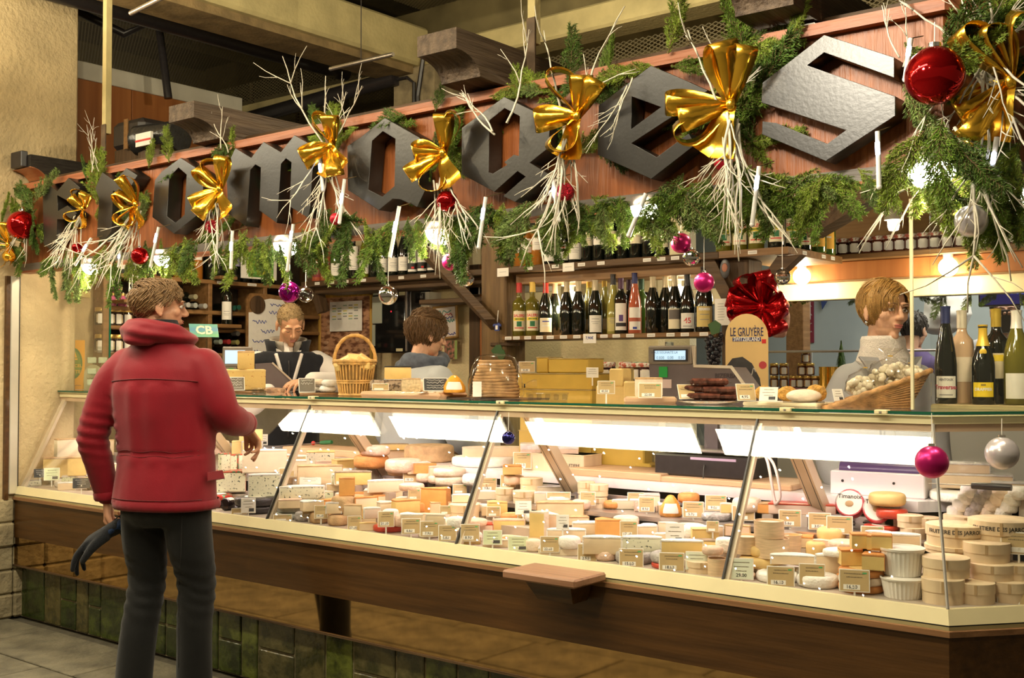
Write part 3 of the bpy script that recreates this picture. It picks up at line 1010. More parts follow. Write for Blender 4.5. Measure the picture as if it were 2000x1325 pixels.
# lower shelf, left to right
LOW = 'bottles on the lower shelf'
shelf_row([
 (1014,655,'yellow-green gentian liqueur bottle with red cap, leftmost on the lower shelf',dict(shape='liqueur',gl='olive',cap=CAPR,lab=CRM,lz=(.03,.145),mark=SAL)),
 (1040,654,'yellow-green gentian liqueur bottle with gold cap, second on the lower shelf',dict(shape='liqueur',gl='olive',cap=CAPG,lab=CRM,lz=(.03,.145),mark=SAL)),
 (1066,655,'dark wine bottle with red capsule and red-edged cream label',dict(cap=CAPR,lab=CRM,lz=(.02,.10),mark=(('AUVERGNE',INK.diffuse_color[:3],.055,.008),(.5,BLU,.08,.006)))),
 (1084,652,'unlabelled dark bottle, fourth from left on the lower shelf',dict(cap=CAPC),.06),
 (1107,653,'unlabelled dark bottle, fifth from left on the lower shelf',dict(cap=CAPC)),
 (1130,653,'unlabelled dark bottle just left of the big white label',dict(cap=CAPC)),
 (1151,650,'yellow-green wine bottle behind the white-label bottle, left side',dict(shape='slim',gl='straw',cap=CAPG,lab=CRM,lz=(.03,.09)),.09),
 (1163,654,'dark bottle with handwritten white label in the row middle',dict(cap=CAPC,lab=W_,lz=(.012,.105),mark=LINES)),
 (1181,649,'yellow-green wine bottle behind the white-label bottle, right side',dict(shape='slim',gl='straw',cap=CAPG,lab=CRM,lz=(.03,.09)),.09),
 (1198,651,'olive wine bottle with black capsule and gold label',dict(shape='slim',gl='straw',cap=CAPK,lab=(.50,.43,.16),lz=(.015,.09),mark=LINES)),
 (1213,652,'dark bottle with purple crest on a tall white label',dict(shape='bordeaux',cap=CAPP,lab=W_,lz=(.02,.165),mark=((.3,(.10,.05,.2),.085,.035),(.8,CAPK,.05,.02)))),
 (1229,646,'dark capsuled bottle behind the heart-label bottle',dict(shape='bordeaux',cap=CAPP),.10),
 (1240,650,'rose wine bottle with a heart-shaped white label',dict(shape='slim',gl='rose',cap=CAPB,lab=W_,lz=(.02,.14),mark=((.95,(.42,.10,.05),.075,.02),(.3,BLU,.03,.012)))),
 (1253,646,'green bottle behind the rose wine bottle',dict(shape='bordeaux',gl='green',cap=(.02,.06,.03)),.10),
 (1275,649,'unlabelled dark bottle with beige capsule right of the rose wine',dict(cap=CAPC)),
 (1300,647,'unlabelled dark bottle with beige capsule left of the photo label',dict(cap=CAPC),.04),
 (1318,649,'dark bottle with a grey landscape photo on its label',dict(cap=CAPC,lab=CRM,lz=(.02,.125),mark=((.82,(.12,.10,.09),.095,.05),)),0),
 (1343,648,'dark bottle with a red number on its white label',dict(cap=CAPK,lab=W_,lz=(.02,.10),mark=(('45',RED,.06,.04),(.6,GRY,.032,.004)))),
 (1376,645,'large dark bottle with gold farmhouse label at the row end',dict(shape='champagne',cap=CAPK,lab=(.62,.48,.17),lz=(.025,.125),mark=(('FERMIER',INK.diffuse_color[:3],.11,.016),(.5,GRY,.085,.003),(.5,GRY,.06,.003)),s=1.05)),
],1.86,1.60,LOW)
UPP = 'bottles on the upper shelf'
UP_L = ['first','second','third','fourth','fifth','sixth','seventh','eighth','ninth','tenth','eleventh','twelfth','thirteenth','fourteenth']
rows = []
for i,(px,gl,lab,lz,sh) in enumerate([(1015,'amber',W_,(.08,.15),'bordeaux'),(1028,'amber',W_,(.08,.16),'bordeaux'),(1050,'amber',W_,(.09,.16),'bordeaux'),(1074,'dark',W_,(.02,.11),'burgundy'),(1098,'dark',W_,(.02,.11),'burgundy'),
  (1123,'dark',W_,(.02,.11),'burgundy'),(1147,'dark',CRM,(.09,.17),'bordeaux'),(1170,'dark',W_,(.09,.16),'bordeaux'),(1193,'dark',CRM,(.08,.16),'bordeaux'),(1217,'dark',W_,(.08,.16),'bordeaux'),(1242,'dark',CRM,(.08,.17),'bordeaux'),(1267,'dark',CRM,(.10,.17),'bordeaux'),(1294,'dark',CRM,(.05,.16),'bordeaux')]):
 mk = ((('CHENAS',GRY,.075,.009),(.35,RED,.095,.012)) if i == 4 else LINES if lz[0] < .05 else ((.5,GRY,.13,.003),(.5,GRY,.12,.002)))
 rows.append((px,512,'%s bottle with %s label, %s from left on the upper shelf' % ('amber' if gl == 'amber' else 'dark','white' if lab == W_ else 'cream',UP_L[i]),dict(shape=sh,gl=gl,cap=CAPC if gl == 'amber' else CAPK,lab=lab,lz=lz,mark=mk)))
shelf_row(rows,1.86,2.0,UPP)
rows = []
for i,(px,gl,lab,lz,sh,txt) in enumerate([(620,'rose',(.22,.02,.03),(.03,.13),'burgundy',0),(637,'rose',(.22,.02,.03),(.03,.13),'burgundy',0),(656,'green',W_,(.03,.115),'burgundy',0),(674,'dark',W_,(.06,.22),'bordeaux',0),(690,'dark',W_,(.06,.22),'bordeaux',0),(712,'olive',W_,(.03,.13),'burgundy',0),(730,'dark',None,(0,0),'bordeaux',0),
  (748,'dark',W_,(.03,.12),'burgundy',0),(768,'dark',W_,(.03,.12),'burgundy',0),(788,'dark',W_,(.03,.12),'burgundy',0),(806,'dark',W_,(.02,.17),'bordeaux',1),(825,'dark',W_,(.02,.17),'bordeaux',1),(844,'dark',W_,(.02,.17),'bordeaux',1),(864,'dark',W_,(.03,.13),'bordeaux',0)]):
 mk = ((.95,(.01,.01,.01),.055,.04),(.22,RED,.045,.012)) if txt else (LINES if lab == W_ else None)
 d = ('rose wine bottle with wine-red label' if gl == 'rose' else 'dark bottle with heart-shaped label' if txt else '%s wine bottle with %s' % ('green' if gl in ('green','olive') else 'dark','tall white label' if lz[1] > .2 else 'white label' if lab else 'no label'))
 rows.append((px,545,'%s, %s from left above the framed pictures' % (d,UP_L[i]),dict(shape=sh,gl=gl,cap=CAPK if gl != 'rose' else (.3,.1,.06),lab=lab,lz=lz,mark=mk)))
shelf_row(rows,1.97,2.012,'bottles above the framed pictures')
p = PY(964,520,1.80)
p.z = 2.012
bottle(Vector((-4.33,1.98,2.012)),'dark wine bottle with a single white label beside the oak post',lab=W_,lz=(.03,.13),mark=LINES)
# gentian liqueur on the corner shelf
for i,(px,Y_) in enumerate([(1414,1.84),(1445,1.84),(1477,1.84),(1516,1.84),(1549,1.93),(1570,2.06)]):
 p = PY(px,485,Y_)
 p.z = 2.0
 bottle(p,'dark liqueur bottle with cream, red and yellow label, %s from left on the corner shelf' % UP_L[i],shape='liqueur',gl='olive' if i < 3 else 'dark',cap=(.35,.28,.03),lab=CRM,lz=(.03,.15),mark=SAL,group='gentian liqueur bottles on the corner shelf',s=1.0)
for i,(px,Y_) in enumerate([(1597,2.18),(1615,2.32)]):
 p = PY(px,490,Y_)
 p.z = 2.0
 bottle(p,'champagne bottle with golden-orange label, %s on the corner shelf end' % ('nearer' if i == 0 else 'rear'),shape='champagne',gl='green',cap=CAPG,lab=(.78,.42,.05),lz=(.03,.145),mark=(('DRAPPIER',INK.diffuse_color[:3],.09,.011),),group='champagne bottles on the corner shelf')
# top of the left shelves
for i,(px,gl,lab,lz) in enumerate([(349,'amber',W_,(.13,.22)),(367,'amber',W_,(.13,.22)),(385,'amber',W_,(.13,.22)),(410,'dark',None,0),(427,'dark',CRM,(.12,.2)),(443,'dark',(.34,.28,.50),(.11,.2)),(460,'dark',(.34,.28,.50),(.11,.2)),(478,'dark',W_,(.06,.1)),(495,'dark',W_,(.06,.1)),(512,'dark',W_,(.06,.1)),(529,'dark',W_,(.06,.1))]):
 p = PX(px,538,-6.28)
 p.z = 2.005
 d = 'amber' if gl == 'amber' else 'dark'
 l = {None: 'no label',W_: 'white label',CRM: 'cream label'}.get(lab,'lilac label')
 bottle(p,'%s bottle with %s, %s from left atop the left shelves' % (d,l,UP_L[i]),shape='bordeaux',gl=gl,cap=CAPK,lab=lab,lz=lz or (.03,.1),group='bottles on top of the left shelves')
# bottles lying in the left shelves, necks outward
for i,(px,py) in enumerate([(366,596),(380,597),(399,598),(380,580),(455,602),(465,601),(429,668),(445,668),(462,669),(463,652)]):
 p = PX(px,py,-6.17)
 t = bottle(p + Vector((-.29,0,0)),'wine bottle lying neck outward, %s in the left shelves' % UP_L[i],gl='dark',shape='bordeaux',cap=[(.5,.5,.47),(.45,.48,.45),(.5,.5,.46),(.38,.35,.22),(.02,.1,.07),(.02,.1,.07),(.25,.3,.25),(.35,.03,.03),(.3,.28,.1),(.12,.11,.1)][i],group='bottles lying in the left shelves',tilt=(0,math.pi / 2,0))
# bottle shown upright in a wooden holder
hp = PX(438,634,-6.15)
t = thing('bottle_holder','wooden bracket holding a display bottle on the left shelves','holder',(-6.19,hp.y,hp.z))
MB().box(0,.10,-.10,.10,-.025,0,.004).build('foot',W_MID,t)
MB().box(0,.09,-.07,.07,.30,.322,.004).build('neck_ring',W_MID,t)
bottle((-6.125,hp.y,hp.z),'dark wine bottle standing in the wooden holder on the left shelves',shape='bordeaux',cap=CAPK,lab=W_,lz=(.03,.15),mark=LINES)
# shelf-edge price labels
SLAB = MB().box(-.024,.024,-.0015,0,-.009,.009).mesh('price_strip',PAPER)
SLIN = MB().box(-.019,.019,-.002,-.0015,.001,.003).mesh('print_line',mat('grey_print',(.3,.29,.28),.7))
def edge_label(p,lb,grp,rz=0.,wide=1.):
 t = tag(ob('shelf_label',SLAB,None,p,rz),lb,'label',grp)
 t.scale = (wide,1,1)
 ob('print_line',SLIN,t)
 o = ob('print_line',SLIN,t,(0,0,-.005))
for k,px in enumerate((993,1009,1031,1054,1075,1101,1127,1180,1204,1231,1272,1310,1338,1375)):
 edge_label(Vector((PY(px,655,1.78).x,1.779,1.588)),'small white price strip on the edge of the lower bottle shelf, %s from left' % UP_L[k],'price strips on the lower bottle shelf')
for k,px in enumerate((1034,1085,1136,1174,1264,1292,1319)):
 edge_label(Vector((PY(px,515,1.78).x,1.779,1.982)),'small white price strip on the edge of the upper bottle shelf, %s from left' % UP_L[k],'price strips on the upper bottle shelf')
for k,px in enumerate((620,648,676,710,750,784,827,877)):
 edge_label(Vector((PY(px,540,1.90).x,1.899,1.993)),'small white price strip on the shelf above the framed pictures, %s from left' % UP_L[k],'price strips above the framed pictures')
for k,px in enumerate((262,433,492)):
 q = PX(px,545,-6.2)
 edge_label(Vector((-6.199,q.y,1.991)),'white price strip on the top edge of the left shelves, %s from left' % UP_L[k],'price strips on the left shelves',math.pi / 2,1.6)
for px in (1470,):
 edge_label(Vector((PY(px,489,1.78).x,1.779,1.983)),'white price strip on the front edge of the corner shelf','price strips on the corner shelf')
for k,px in enumerate((1571,1608,1626)):
 q = PX(px,492,-2.29)
 edge_label(Vector((-2.289,q.y,1.983)),'white price strip on the side edge of the corner shelf, %s from left' % UP_L[k],'price strips on the corner shelf side',math.pi / 2)
# jam jars
JAR = [('glass',MB().lathe([(1e-4,0),(.030,0),(.034,.006),(.034,.058),(.028,.068),(.028,.07),(1e-4,.07)],16)),('lid',MB().lathe([(.0305,.067),(.0315,.07),(.0315,.083),(.029,.087),(1e-4,.087)],16)),
  ('label',MB().lathe([(.0347,.012),(.0347,.052)],8,None,1,1,-math.pi / 2 - .75,-math.pi / 2 + .75)),('label_disc',MB().lathe([(.0353,.008),(.0353,.056)],8,None,1,1,-math.pi / 2 - .5,-math.pi / 2 + .5))]
LIDM = mat('jam_lid_check',(.75,.70,.60),.45,0,0,60,col2=(.45,.10,.06),thr=(.45,.52))
LIDG = mat('jam_lid_green',(.45,.5,.35),.45,0,0,60,col2=(.12,.25,.12),thr=(.45,.52))
JM = {}
def jar(p,label,jam=(.05,.008,.006),lid=LIDM,lab=W_,group=None,s=1.):
 t = thing('jam_jar',label,'jar',p,camrz(p),group)
 t.scale = (s,s,s)
 k = (jam,lid.name,lab)
 if k not in JM:
  jm = mat('jam_%.2f_%.2f_%.2f' % jam,jam,.1,0,.15,30,spec=.6)
  JM[k] = [JAR[0][1].mesh('glass',jm,50),JAR[1][1].mesh('lid',lid,50),JAR[2][1].mesh('label',labm(lab),60),JAR[3][1].mesh('label_disc',labm((.85,.82,.74)),60)]
 for n,me in zip(('jar_body','lid','label','label_disc'),JM[k]):
  ob(n,me,t)
 return t
ORD = UP_L + ['fifteenth','sixteenth','seventeenth','eighteenth']
for i,px in enumerate((1630,1646,1669,1692,1714,1736,1757,1779,1803,1826,1850,1877,1897,1920,1944,1970)):
 p = PY(px,490,2.50)
 p.z = 2.015
 jar(p,'dark jam jar with white label and checked lid, %s from left on the long shelf' % ORD[i],(.045,.01,.006) if i < 3 else (.10,.02,.008),group='jam jars on the long shelf',s=1.0)

# ------------------------------------------------------------------ lamps of the stall
GLOBE = mat('globe_glow',(1,1,1),.4,emit=(1,.92,.72),es=14)
def globe(p,label,power):
 t = thing('globe_lamp',label,'lamp',p)
 MB().ball((0,0,0),.047,n=18,m=12).build('bulb',GLOBE,t,180)
 MB().lathe([(.024,.045),(.026,.07),(.05,.072),(.05,.085),(.0001,.085)],14).build('socket',WHITEP,t,50)
 light('globe_lamp_light','POINT',(0,-.075,-.06),power,(1,.84,.52),.04,parent=t)
globe(Vector((PY(1113,568,1.98).x,1.98,1.815)),'round glowing bulb behind the lower shelf bottles, left one',7)
globe(Vector((PY(1322,552,1.98).x,1.98,1.815)),'round glowing bulb behind the lower shelf bottles, right one',7)
globe(PY(1566,540,2.50),'round glowing bulb under the jam shelf beside the corner shelf',9)
globe(PY(1852,522,2.50),'round glowing bulb under the jam shelf right of the saleswoman',9)
DOME = mat('dome_glow',(1,1,1),.4,emit=(1,.95,.82),es=10)
for i,(px,py,r,lb) in enumerate([(180,512,.055,'leftmost half-dome lamp under the sign'),(322,496,.055,'second half-dome lamp from left under the sign'),(560,470,.058,'half-dome lamp under the sign left of the purple bauble'),(860,445,.058,'half-dome lamp under the letter a'),(1268,398,.062,'half-dome lamp under the letter e'),(1818,318,.07,'large half-dome lamp under the letter s'),(1990,368,.07,'half-dome lamp cut by the right picture edge')]):
 p = PY(px,py + 5,-.03 if i < 6 else .2)
 t = thing('dome_lamp',lb,'lamp',p)
 MB().lathe([(r * math.cos(a),-r * 1.0 * math.sin(a)) for a in [k * math.pi / 2 / 8 for k in range(8)]] + [(1e-4,-r)],20).build('dome',DOME,t,60)
 MB().lathe([(1e-4,.03),(r * .9,.03),(r * 1.05,.012),(r * 1.05,-.002),(1e-4,-.002)],20).build('housing',STEEL,t,40)
 MB().box(-.012,.012,0,.14,.022,.03).build('arm',STEEL,t)
 light('dome_lamp_light','POINT',(0,0,-r - .03),9,(1,.84,.54),.05,parent=t)
# small white spot lamp near the bell
p = PY(1745,430,2.2)
t = thing('spot_lamp','white spot lamp with glowing tip on a bent arm','lamp',p)
MB().lathe([(.045,0),(.04,.03),(.02,.09),(.016,.13),(1e-4,.13)],16).build('shade',WHITEP,t,50)
MB().lathe([(1e-4,-.055),(.022,-.05),(.028,-.03),(.028,.005)],14).build('bulb',GLOBE,t,60)
MB().tube([(0,0,.12),(-.02,0,.16),(-.05,0,.24),(-.08,0,2.475 - p.z)],.009,6).build('arm',WHITEP,t,60)
# added bulbs hidden behind the sign, lighting the staff from the front
for x,lb in ((-5.3,'left'),(-4.6,'middle'),(-3.3,'right'),(-1.6,'end')):
 t = thing('fill_bulb','added warm fill bulb under the stall ceiling, %s one' % lb,'lamp',(x,.72,2.40))
 MB().ball((0,0,0),.035,n=14,m=10).build('bulb',GLOBE,t,180)
 MB().lathe([(.018,.03),(.02,.075),(1e-4,.075)],12).build('socket',WHITEP,t,50)
 light('fill_bulb_light','POINT',(0,0,-.06),25,(1,.84,.56),.05,parent=t)

# ------------------------------------------------------------------ people
from mathutils import noise as mnoise

def remesh(mb,name,voxel,m,smooth=6,disp=None,factor=.5):
 me = bpy.data.meshes.new(name)
 me.from_pydata(mb.v,[],mb.f)
 o = bpy.data.objects.new(name,me)
 COL.objects.link(o)
 r = o.modifiers.new('r','REMESH')
 r.mode = 'VOXEL'
 r.voxel_size = voxel
 if smooth:
  s = o.modifiers.new('s','SMOOTH')
  s.factor = factor
  s.iterations = smooth
 out = eval_mesh(o,name)
 out.materials.clear()
 if m:
  out.materials.append(m)
 if disp:
  nv = len(out.vertices)
  ns = [v.normal.copy() for v in out.vertices]
  for v,n in zip(out.vertices,ns):
   v.co = v.co + n * disp(v.co,n)
 out.polygons.foreach_set('use_smooth',[True] * len(out.polygons))
 out.update()
 return out

def ell(c,a,b,n=20,p=2.0,tilt=0.):
 """horizontal superellipse ring: centre c, half width a (x), half depth b (y)"""
 out = []
 for i in range(n):
  t = 2 * math.pi * i / n
  ct,st = math.cos(t),math.sin(t)
  x = a * math.copysign(abs(ct) ** (2 / p),ct)
  y = b * math.copysign(abs(st) ** (2 / p),st)
  out.append((c[0] + x,c[1] + y,c[2] + tilt * y))
 return out

def spline(pts,rs,k=6):
 """Catmull-Rom through the joints with interpolated radii"""
 P = [Vector(p) for p in pts]
 out,rr = [],[]
 for i in range(len(P) - 1):
  p0,p1,p2,p3 = P[max(i - 1,0)],P[i],P[i + 1],P[min(i + 2,len(P) - 1)]
  for j in range(k):
   t = j / k
   out.append(.5 * ((2 * p1) + (p2 - p0) * t + (2 * p0 - 5 * p1 + 4 * p2 - p3) * t * t + (3 * p1 - p0 - 3 * p2 + p3) * t ** 3))
   rr.append(rs[i] + (rs[i + 1] - rs[i]) * t)
 out.append(P[-1])
 rr.append(rs[-1])
 return out,rr

def limb(mb,pts,rs,n=14,k=6,M=None):
 p,r = spline(pts,rs,k)
 mb.tube(p,r,n,M)
 for q,rad in ((p[0],r[0]),(p[-1],r[-1])):
  mb.ball(q,rad,n=12,m=8,M=M)

def skin(name,c):
 return mat(name,c,.5,0,.07,35,.06,220,sss=.12)

def head_mb(f=1.,nose=1.,jaw=1.):
 """head facing +y, centre between the ears; returned as volumes to be fused"""
 h = MB()
 h.ball((0,-.014,.034),.0765,.0965,.088,22,14)
 h.ball((0,.030,-.028),.060 * jaw,.062,.072,20,12)
 h.ball((0,.024,-.066),.050 * jaw,.058,.046,18,10)
 h.ball((0,.068,-.098),.022 * jaw,.020,.020,12,8)
 for s in (-1,1):
  h.ball((s * .038,.058,-.020),.025,.024,.024,12,8)
  h.ball((s * .026,.083,.026),.026,.012,.010,12,8)
  h.ball((s * .0785,-.010,-.008),.009,.019,.031,12,8)
  h.ball((s * .079,-.005,-.034),.008,.010,.012,10,6)
  h.ball((s * .0105,.102,-.030),.0085,.010,.0085,10,6)
 h.tube([(0,.088,.020),(0,.100 * 1,-.004),(0,.112 + .006 * (nose - 1),-.024),(0,.104,-.034)],[.0075,.0088,.0115 * nose,.007],10)
 h.ball((0,.110,-.026),.0118 * nose,.0115,.0105,12,8)
 h.ball((0,.089,-.056),.023,.010,.006,12,8)
 h.ball((0,.087,-.066),.020,.010,.0065,12,8)
 limb(h,[(0,-.018,-.05),(0,-.03,-.13),(0,-.045,-.22)],[.052 * f,.050 * f,.058 * f],14,4)
 return h

def face(parent,M,lipc,browc,irisc,closed=False,gaze=(0,0),brow=True):
 mw = mat('eye_white',(.72,.68,.62),.25)
 mi = mat('iris_%.2f' % irisc[0],irisc,.2)
 for s in (-1,1):
  c = (s * .031,.0835,.004)
  if not closed:
   MB().ball(c,.0125,.0085,.0078,12,8,M).build('eye',mw,parent,180)
   MB().ball((c[0] + gaze[0],c[1] + .0062,c[2] + gaze[1]),.0052,.003,.0058,10,6,M).build('iris',mi,parent,180)
  lid = MB()
  zz = .006 if not closed else -.004
  lid.tube([(s * .0185,.0915,.002 if closed else .004),(s * .031,.0945,zz + .0035),(s * .045,.0855,.001 if closed else .004)],[.0014,.0021,.0014],6,M)
  lid.build('eyelid',mat('lash_%.2f' % browc[0],tuple(c * .6 for c in browc),.6),parent,180)
  if brow:
   MB().tube([(s * .013,.0965,.024),(s * .030,.0965,.0295),(s * .050,.0845,.024)],[.0028,.0030,.0012],6,M).build('eyebrow',mat('brow_%.2f' % browc[0],browc,.8),parent,180)
 ml = mat('lip_%.2f' % lipc[0],lipc,.4)
 lp = MB()
 lp.ball((0,.0945,-.0565),.021,.0065,.0038,14,8,M)
 lp.ball((0,.0935,-.0645),.0175,.0065,.0046,14,8,M)
 lp.build('lips',ml,parent,180)

def hair_mesh(name,M,region,flow,m,n=420,ln=.055,r=.0035,shell=None,seed=1,lift=.006,sub=None):
 """hair: a fused cap plus tapering locks that follow the skull; region(p) tells where hair grows (head space)"""
 rr = random.Random(seed)
 c = Vector((0,-.014,.034))
 R = Vector((.0805,.1005,.092))
 mb = MB()
 cap = MB()
 ns,nr = 40,24
 grid = {}
 for j in range(nr + 1):
  th = math.pi * j / nr
  for i in range(ns):
   ph = 2 * math.pi * i / ns
   d = Vector((math.sin(th) * math.cos(ph),math.sin(th) * math.sin(ph),math.cos(th)))
   p = c + Vector((d.x * R.x,d.y * R.y,d.z * R.z))
   if shell:
    p = shell(p,d)
   grid[(j,i)] = p
 vs = [grid[(j,i)] for j in range(nr + 1) for i in range(ns)]
 fs = []
 for j in range(nr):
  for i in range(ns):
   q = [j * ns + i,j * ns + (i + 1) % ns,(j + 1) * ns + (i + 1) % ns,(j + 1) * ns + i]
   ctr = sum((vs[k] for k in q),Vector()) / 4
   if region(ctr):
    fs.append(tuple(q))
 mb.add([M @ v for v in vs],fs)
 k = 0
 while k < n:
  th = math.acos(rr.uniform(-.75,1))
  ph = rr.uniform(0,2 * math.pi)
  d = Vector((math.sin(th) * math.cos(ph),math.sin(th) * math.sin(ph),math.cos(th)))
  p = c + Vector((d.x * R.x,d.y * R.y,d.z * R.z))
  if shell:
   p = shell(p,d)
  if not region(p):
   continue
  k += 1
  pts,rs = [],[]
  q = p.copy()
  L = ln * rr.uniform(.6,1.25)
  up_ = rr.uniform(.4,1.3) * lift
  for s in range(6):
   pts.append(q.copy())
   rs.append(r * (1 - .8 * (s / 5) ** 2))
   dd = (q - c)
   nn = Vector((dd.x / R.x ** 2,dd.y / R.y ** 2,dd.z / R.z ** 2)).normalized()
   f = flow(q,rr)
   f = (f - nn * f.dot(nn))
   if f.length < 1e-4:
    f = Vector((0,-1,0))
   f.normalize()
   q = q + f * (L / 5) + nn * (up_ * (.5 if s < 3 else -.5)) + Vector((rr.uniform(-1,1),rr.uniform(-1,1),rr.uniform(-1,1))) * .002
  mb.tube([M @ v for v in pts],rs,4,None,False)
 return mb.mesh(name,m,180)

def hand_mb(curl=(.35,.4,.45,.5),thumb=.4,spread=.06,k=1.):
 """right hand: wrist at origin, fingers along +y, palm facing -z, thumb on -x (seen from above)"""
 h = MB()
 h.loft([ell((0,0,0),.026,.018,14),],False) if False else None
 rings = []
 for y,w,t in ((-.03,.025,.019),(.0,.026,.018),(.03,.036,.016),(.065,.041,.0145),(.088,.040,.0125),(.096,.034,.009)):
  rings.append([(w * math.cos(a),y,t * math.sin(a)) for a in [2 * math.pi * i / 14 for i in range(14)]])
 h.loft(rings)
 base = [(-.030,.086),(-.010,.094),(.010,.092),(.029,.083)]
 lens = [(.040,.025,.020),(.045,.029,.022),(.042,.027,.021),(.033,.020,.018)]
 for i in range(4):
  a = (i - 1.5) * spread
  p = Vector((base[i][0],base[i][1] - .012,0))
  d = Vector((math.sin(a),math.cos(a),0))
  pts = [p,p + d * .012]
  ang = 0
  rad = [.0098,.0098]
  q = pts[-1]
  for j,L in enumerate(lens[i]):
   ang += curl[i] * (1,1.2,.8)[j]
   q = q + Vector((d.x * math.cos(ang),d.y * math.cos(ang),-math.sin(ang))) * L
   pts.append(q)
   rad.append((.0092,.0085,.0072)[j])
  limb(h,pts,rad,10,3)
 t0 = Vector((-.020,.022,-.004))
 a = .75 - thumb * .4
 t1 = t0 + Vector((-math.sin(a),math.cos(a),-.25 * thumb)) * .042
 t2 = t1 + Vector((-math.sin(a * .5),math.cos(a * .5),-.6 * thumb)) * .032
 t3 = t2 + Vector((-math.sin(a * .2),math.cos(a * .2),-.8 * thumb)) * .025
 limb(h,[t0,t1,t2,t3],[.015,.0125,.0105,.0085],10,3)
 if k != 1:
  h.v = [(x * k,y * k,z * k) for x,y,z in h.v]
 return h

def frame(o,y,z):
 """matrix with origin o, local +y along y, local +z near z"""
 y = Vector(y).normalized()
 z = Vector(z)
 x = y.cross(z).normalized()
 z = x.cross(y)
 return Matrix(((x.x,y.x,z.x,o[0]),(x.y,y.y,z.y,o[1]),(x.z,y.z,z.z,o[2]),(0,0,0,1)))

MIRX = Matrix.Diagonal((-1,1,1,1))
def xform(mb,M):
 mb.v = [tuple(M @ Vector(v)) for v in mb.v]
 if M.determinant() < 0:
  mb.f = [f[::-1] for f in mb.f]
 return mb

def merge(meshes,name,m):
 V,F = [],[]
 for me in meshes:
  k = len(V)
  if isinstance(me,MB):
   V += me.v
   F += [tuple(i + k for i in f) for f in me.f]
  else:
   V += [tuple(v.co) for v in me.vertices]
   F += [tuple(i + k for i in p.vertices) for p in me.polygons]
 out = bpy.data.meshes.new(name)
 out.from_pydata(V,[],F)
 out.materials.append(m)
 out.polygons.foreach_set('use_smooth',[True] * len(out.polygons))
 out.update()
 return out

def fold(amp,sx=6,sz=2.2,seed=0.):
 def f(co,n):
  a = mnoise.noise(Vector((co.x * sx + seed,co.y * sx,co.z * sz)))
  b = mnoise.noise(Vector((co.x * 15 + seed,co.y * 15,co.z * 9)))
  return amp * (a * 1.0 + .35 * b)
 return f

def cloth(name,c,var=.06,scale=20.,rough=.8,bump=.15,bscale=240.):
 return mat(name,c,rough,0,var,scale,bump,bscale,sheen=.15,spec=.25)

def seam(bvh,pts,off,r,name,m,parent,M=Matrix()):
 """tube laid on a cloth surface: pts are (origin, direction) rays in the person's frame"""
 P = []
 for o,d in pts:
  h = bvh.ray_cast(Vector(o),Vector(d).normalized())
  if h[0] is not None:
   P.append(h[0] + h[1] * off)
 if len(P) > 2:
  MB().tube(P,r,5).build(name,m,parent,180)

def bvh_of(me):
 return BVHTree.FromPolygons([v.co for v in me.vertices],[tuple(p.vertices) for p in me.polygons])

# ---- the customer in the red coat, seen from behind
CU = Vector((-4.045,-.45,0))
RZ1 = math.radians(22)
SK1 = skin('customer_skin',(.58,.30,.18))
hd = Vector((.748,.664,0)).normalized()
HM = frame((-.035,-.015,1.705),(hd.x,hd.y,-.04),(0,0,1))
head = remesh(xform(head_mb(),HM),'head',.0042,SK1,3)
# left hand hanging with gloves, right hand reaching over the glass
LW = Vector((-.303,.015,.815))
ML = frame(LW,(.02,.10,-1),(-1,-.2,0))
lh = remesh(xform(hand_mb((1.0,1.1,1.15,1.2),.9),ML),'hand',.0036,SK1,2)
RW = Vector((.215,.265,1.150))
MR = frame(RW,(.20,.5,-.72),(.35,.5,.6))
rh = remesh(xform(hand_mb((.55,.35,.5,.65),.8,.05),MR),'hand',.0036,SK1,2)
inner = MB()
inner.loft([ell((0,0,z),a,b) for z,a,b in ((.80,.15,.10),(1.1,.14,.10),(1.4,.16,.10),(1.5,.10,.07),(1.58,.05,.05))])
limb(inner,[(-.18,0,1.44),(-.31,-.05,1.14),tuple(LW)],[.045,.038,.026])
limb(inner,[(.18,0,1.44),(.25,.03,1.21),tuple(RW)],[.045,.038,.026])
for s,fx,fy in ((-1,-.105,-.06),(1,.125,.02)):
 limb(inner,[(s * .098,0,.80),(s * .108,.02,.50),(fx,fy,.08)],[.06,.04,.035])
person1 = ob('person',merge([head,lh,rh,inner],'person',SK1),None,CU,RZ1)
tag(person1,'customer in a red coat and dark trousers pointing at the cheese','person')
HAIR1 = mat('light_brown_hair',(.22,.125,.05),.5,0,.3,200,.15,200,stretch=(1,1,1))
def reg1(p):
 if p.z > .075:
  return p.y < .085
 if p.y > .062:
  return p.z > .062
 if p.y > .012:
  return p.z > .012 + (p.y - .012) * .6
 return p.z > -.075 and not (p.y > -.03 and p.z < .0)
def flow1(q,rr):
 f = Vector((rr.uniform(-.3,.3),-.55,-.75))
 if q.z > .08:
  f = Vector((.6 + rr.uniform(-.3,.3),.35,-.2))
 if q.y > .05:
  f = Vector((.5,.6,-.1))
 return f
def shell1(p,d):
 k = 1.0 + .02 * max(0,d.z) + .05 * max(0,-d.y)
 c = Vector((0,-.014,.034))
 return c + (p - c) * k
ob('hair',hair_mesh('hair',HM,reg1,flow1,HAIR1,1500,.045,.0024,shell1,3,.005),person1)
face(person1,HM,(.46,.17,.13),(.16,.09,.04),(.05,.06,.07))
COAT = cloth('red_coat_fabric',(.20,.0018,.010),.10,5,.62,.08,300)
COATD = cloth('red_coat_seam',(.10,.001,.004),.05,20,.7)
ct = MB()
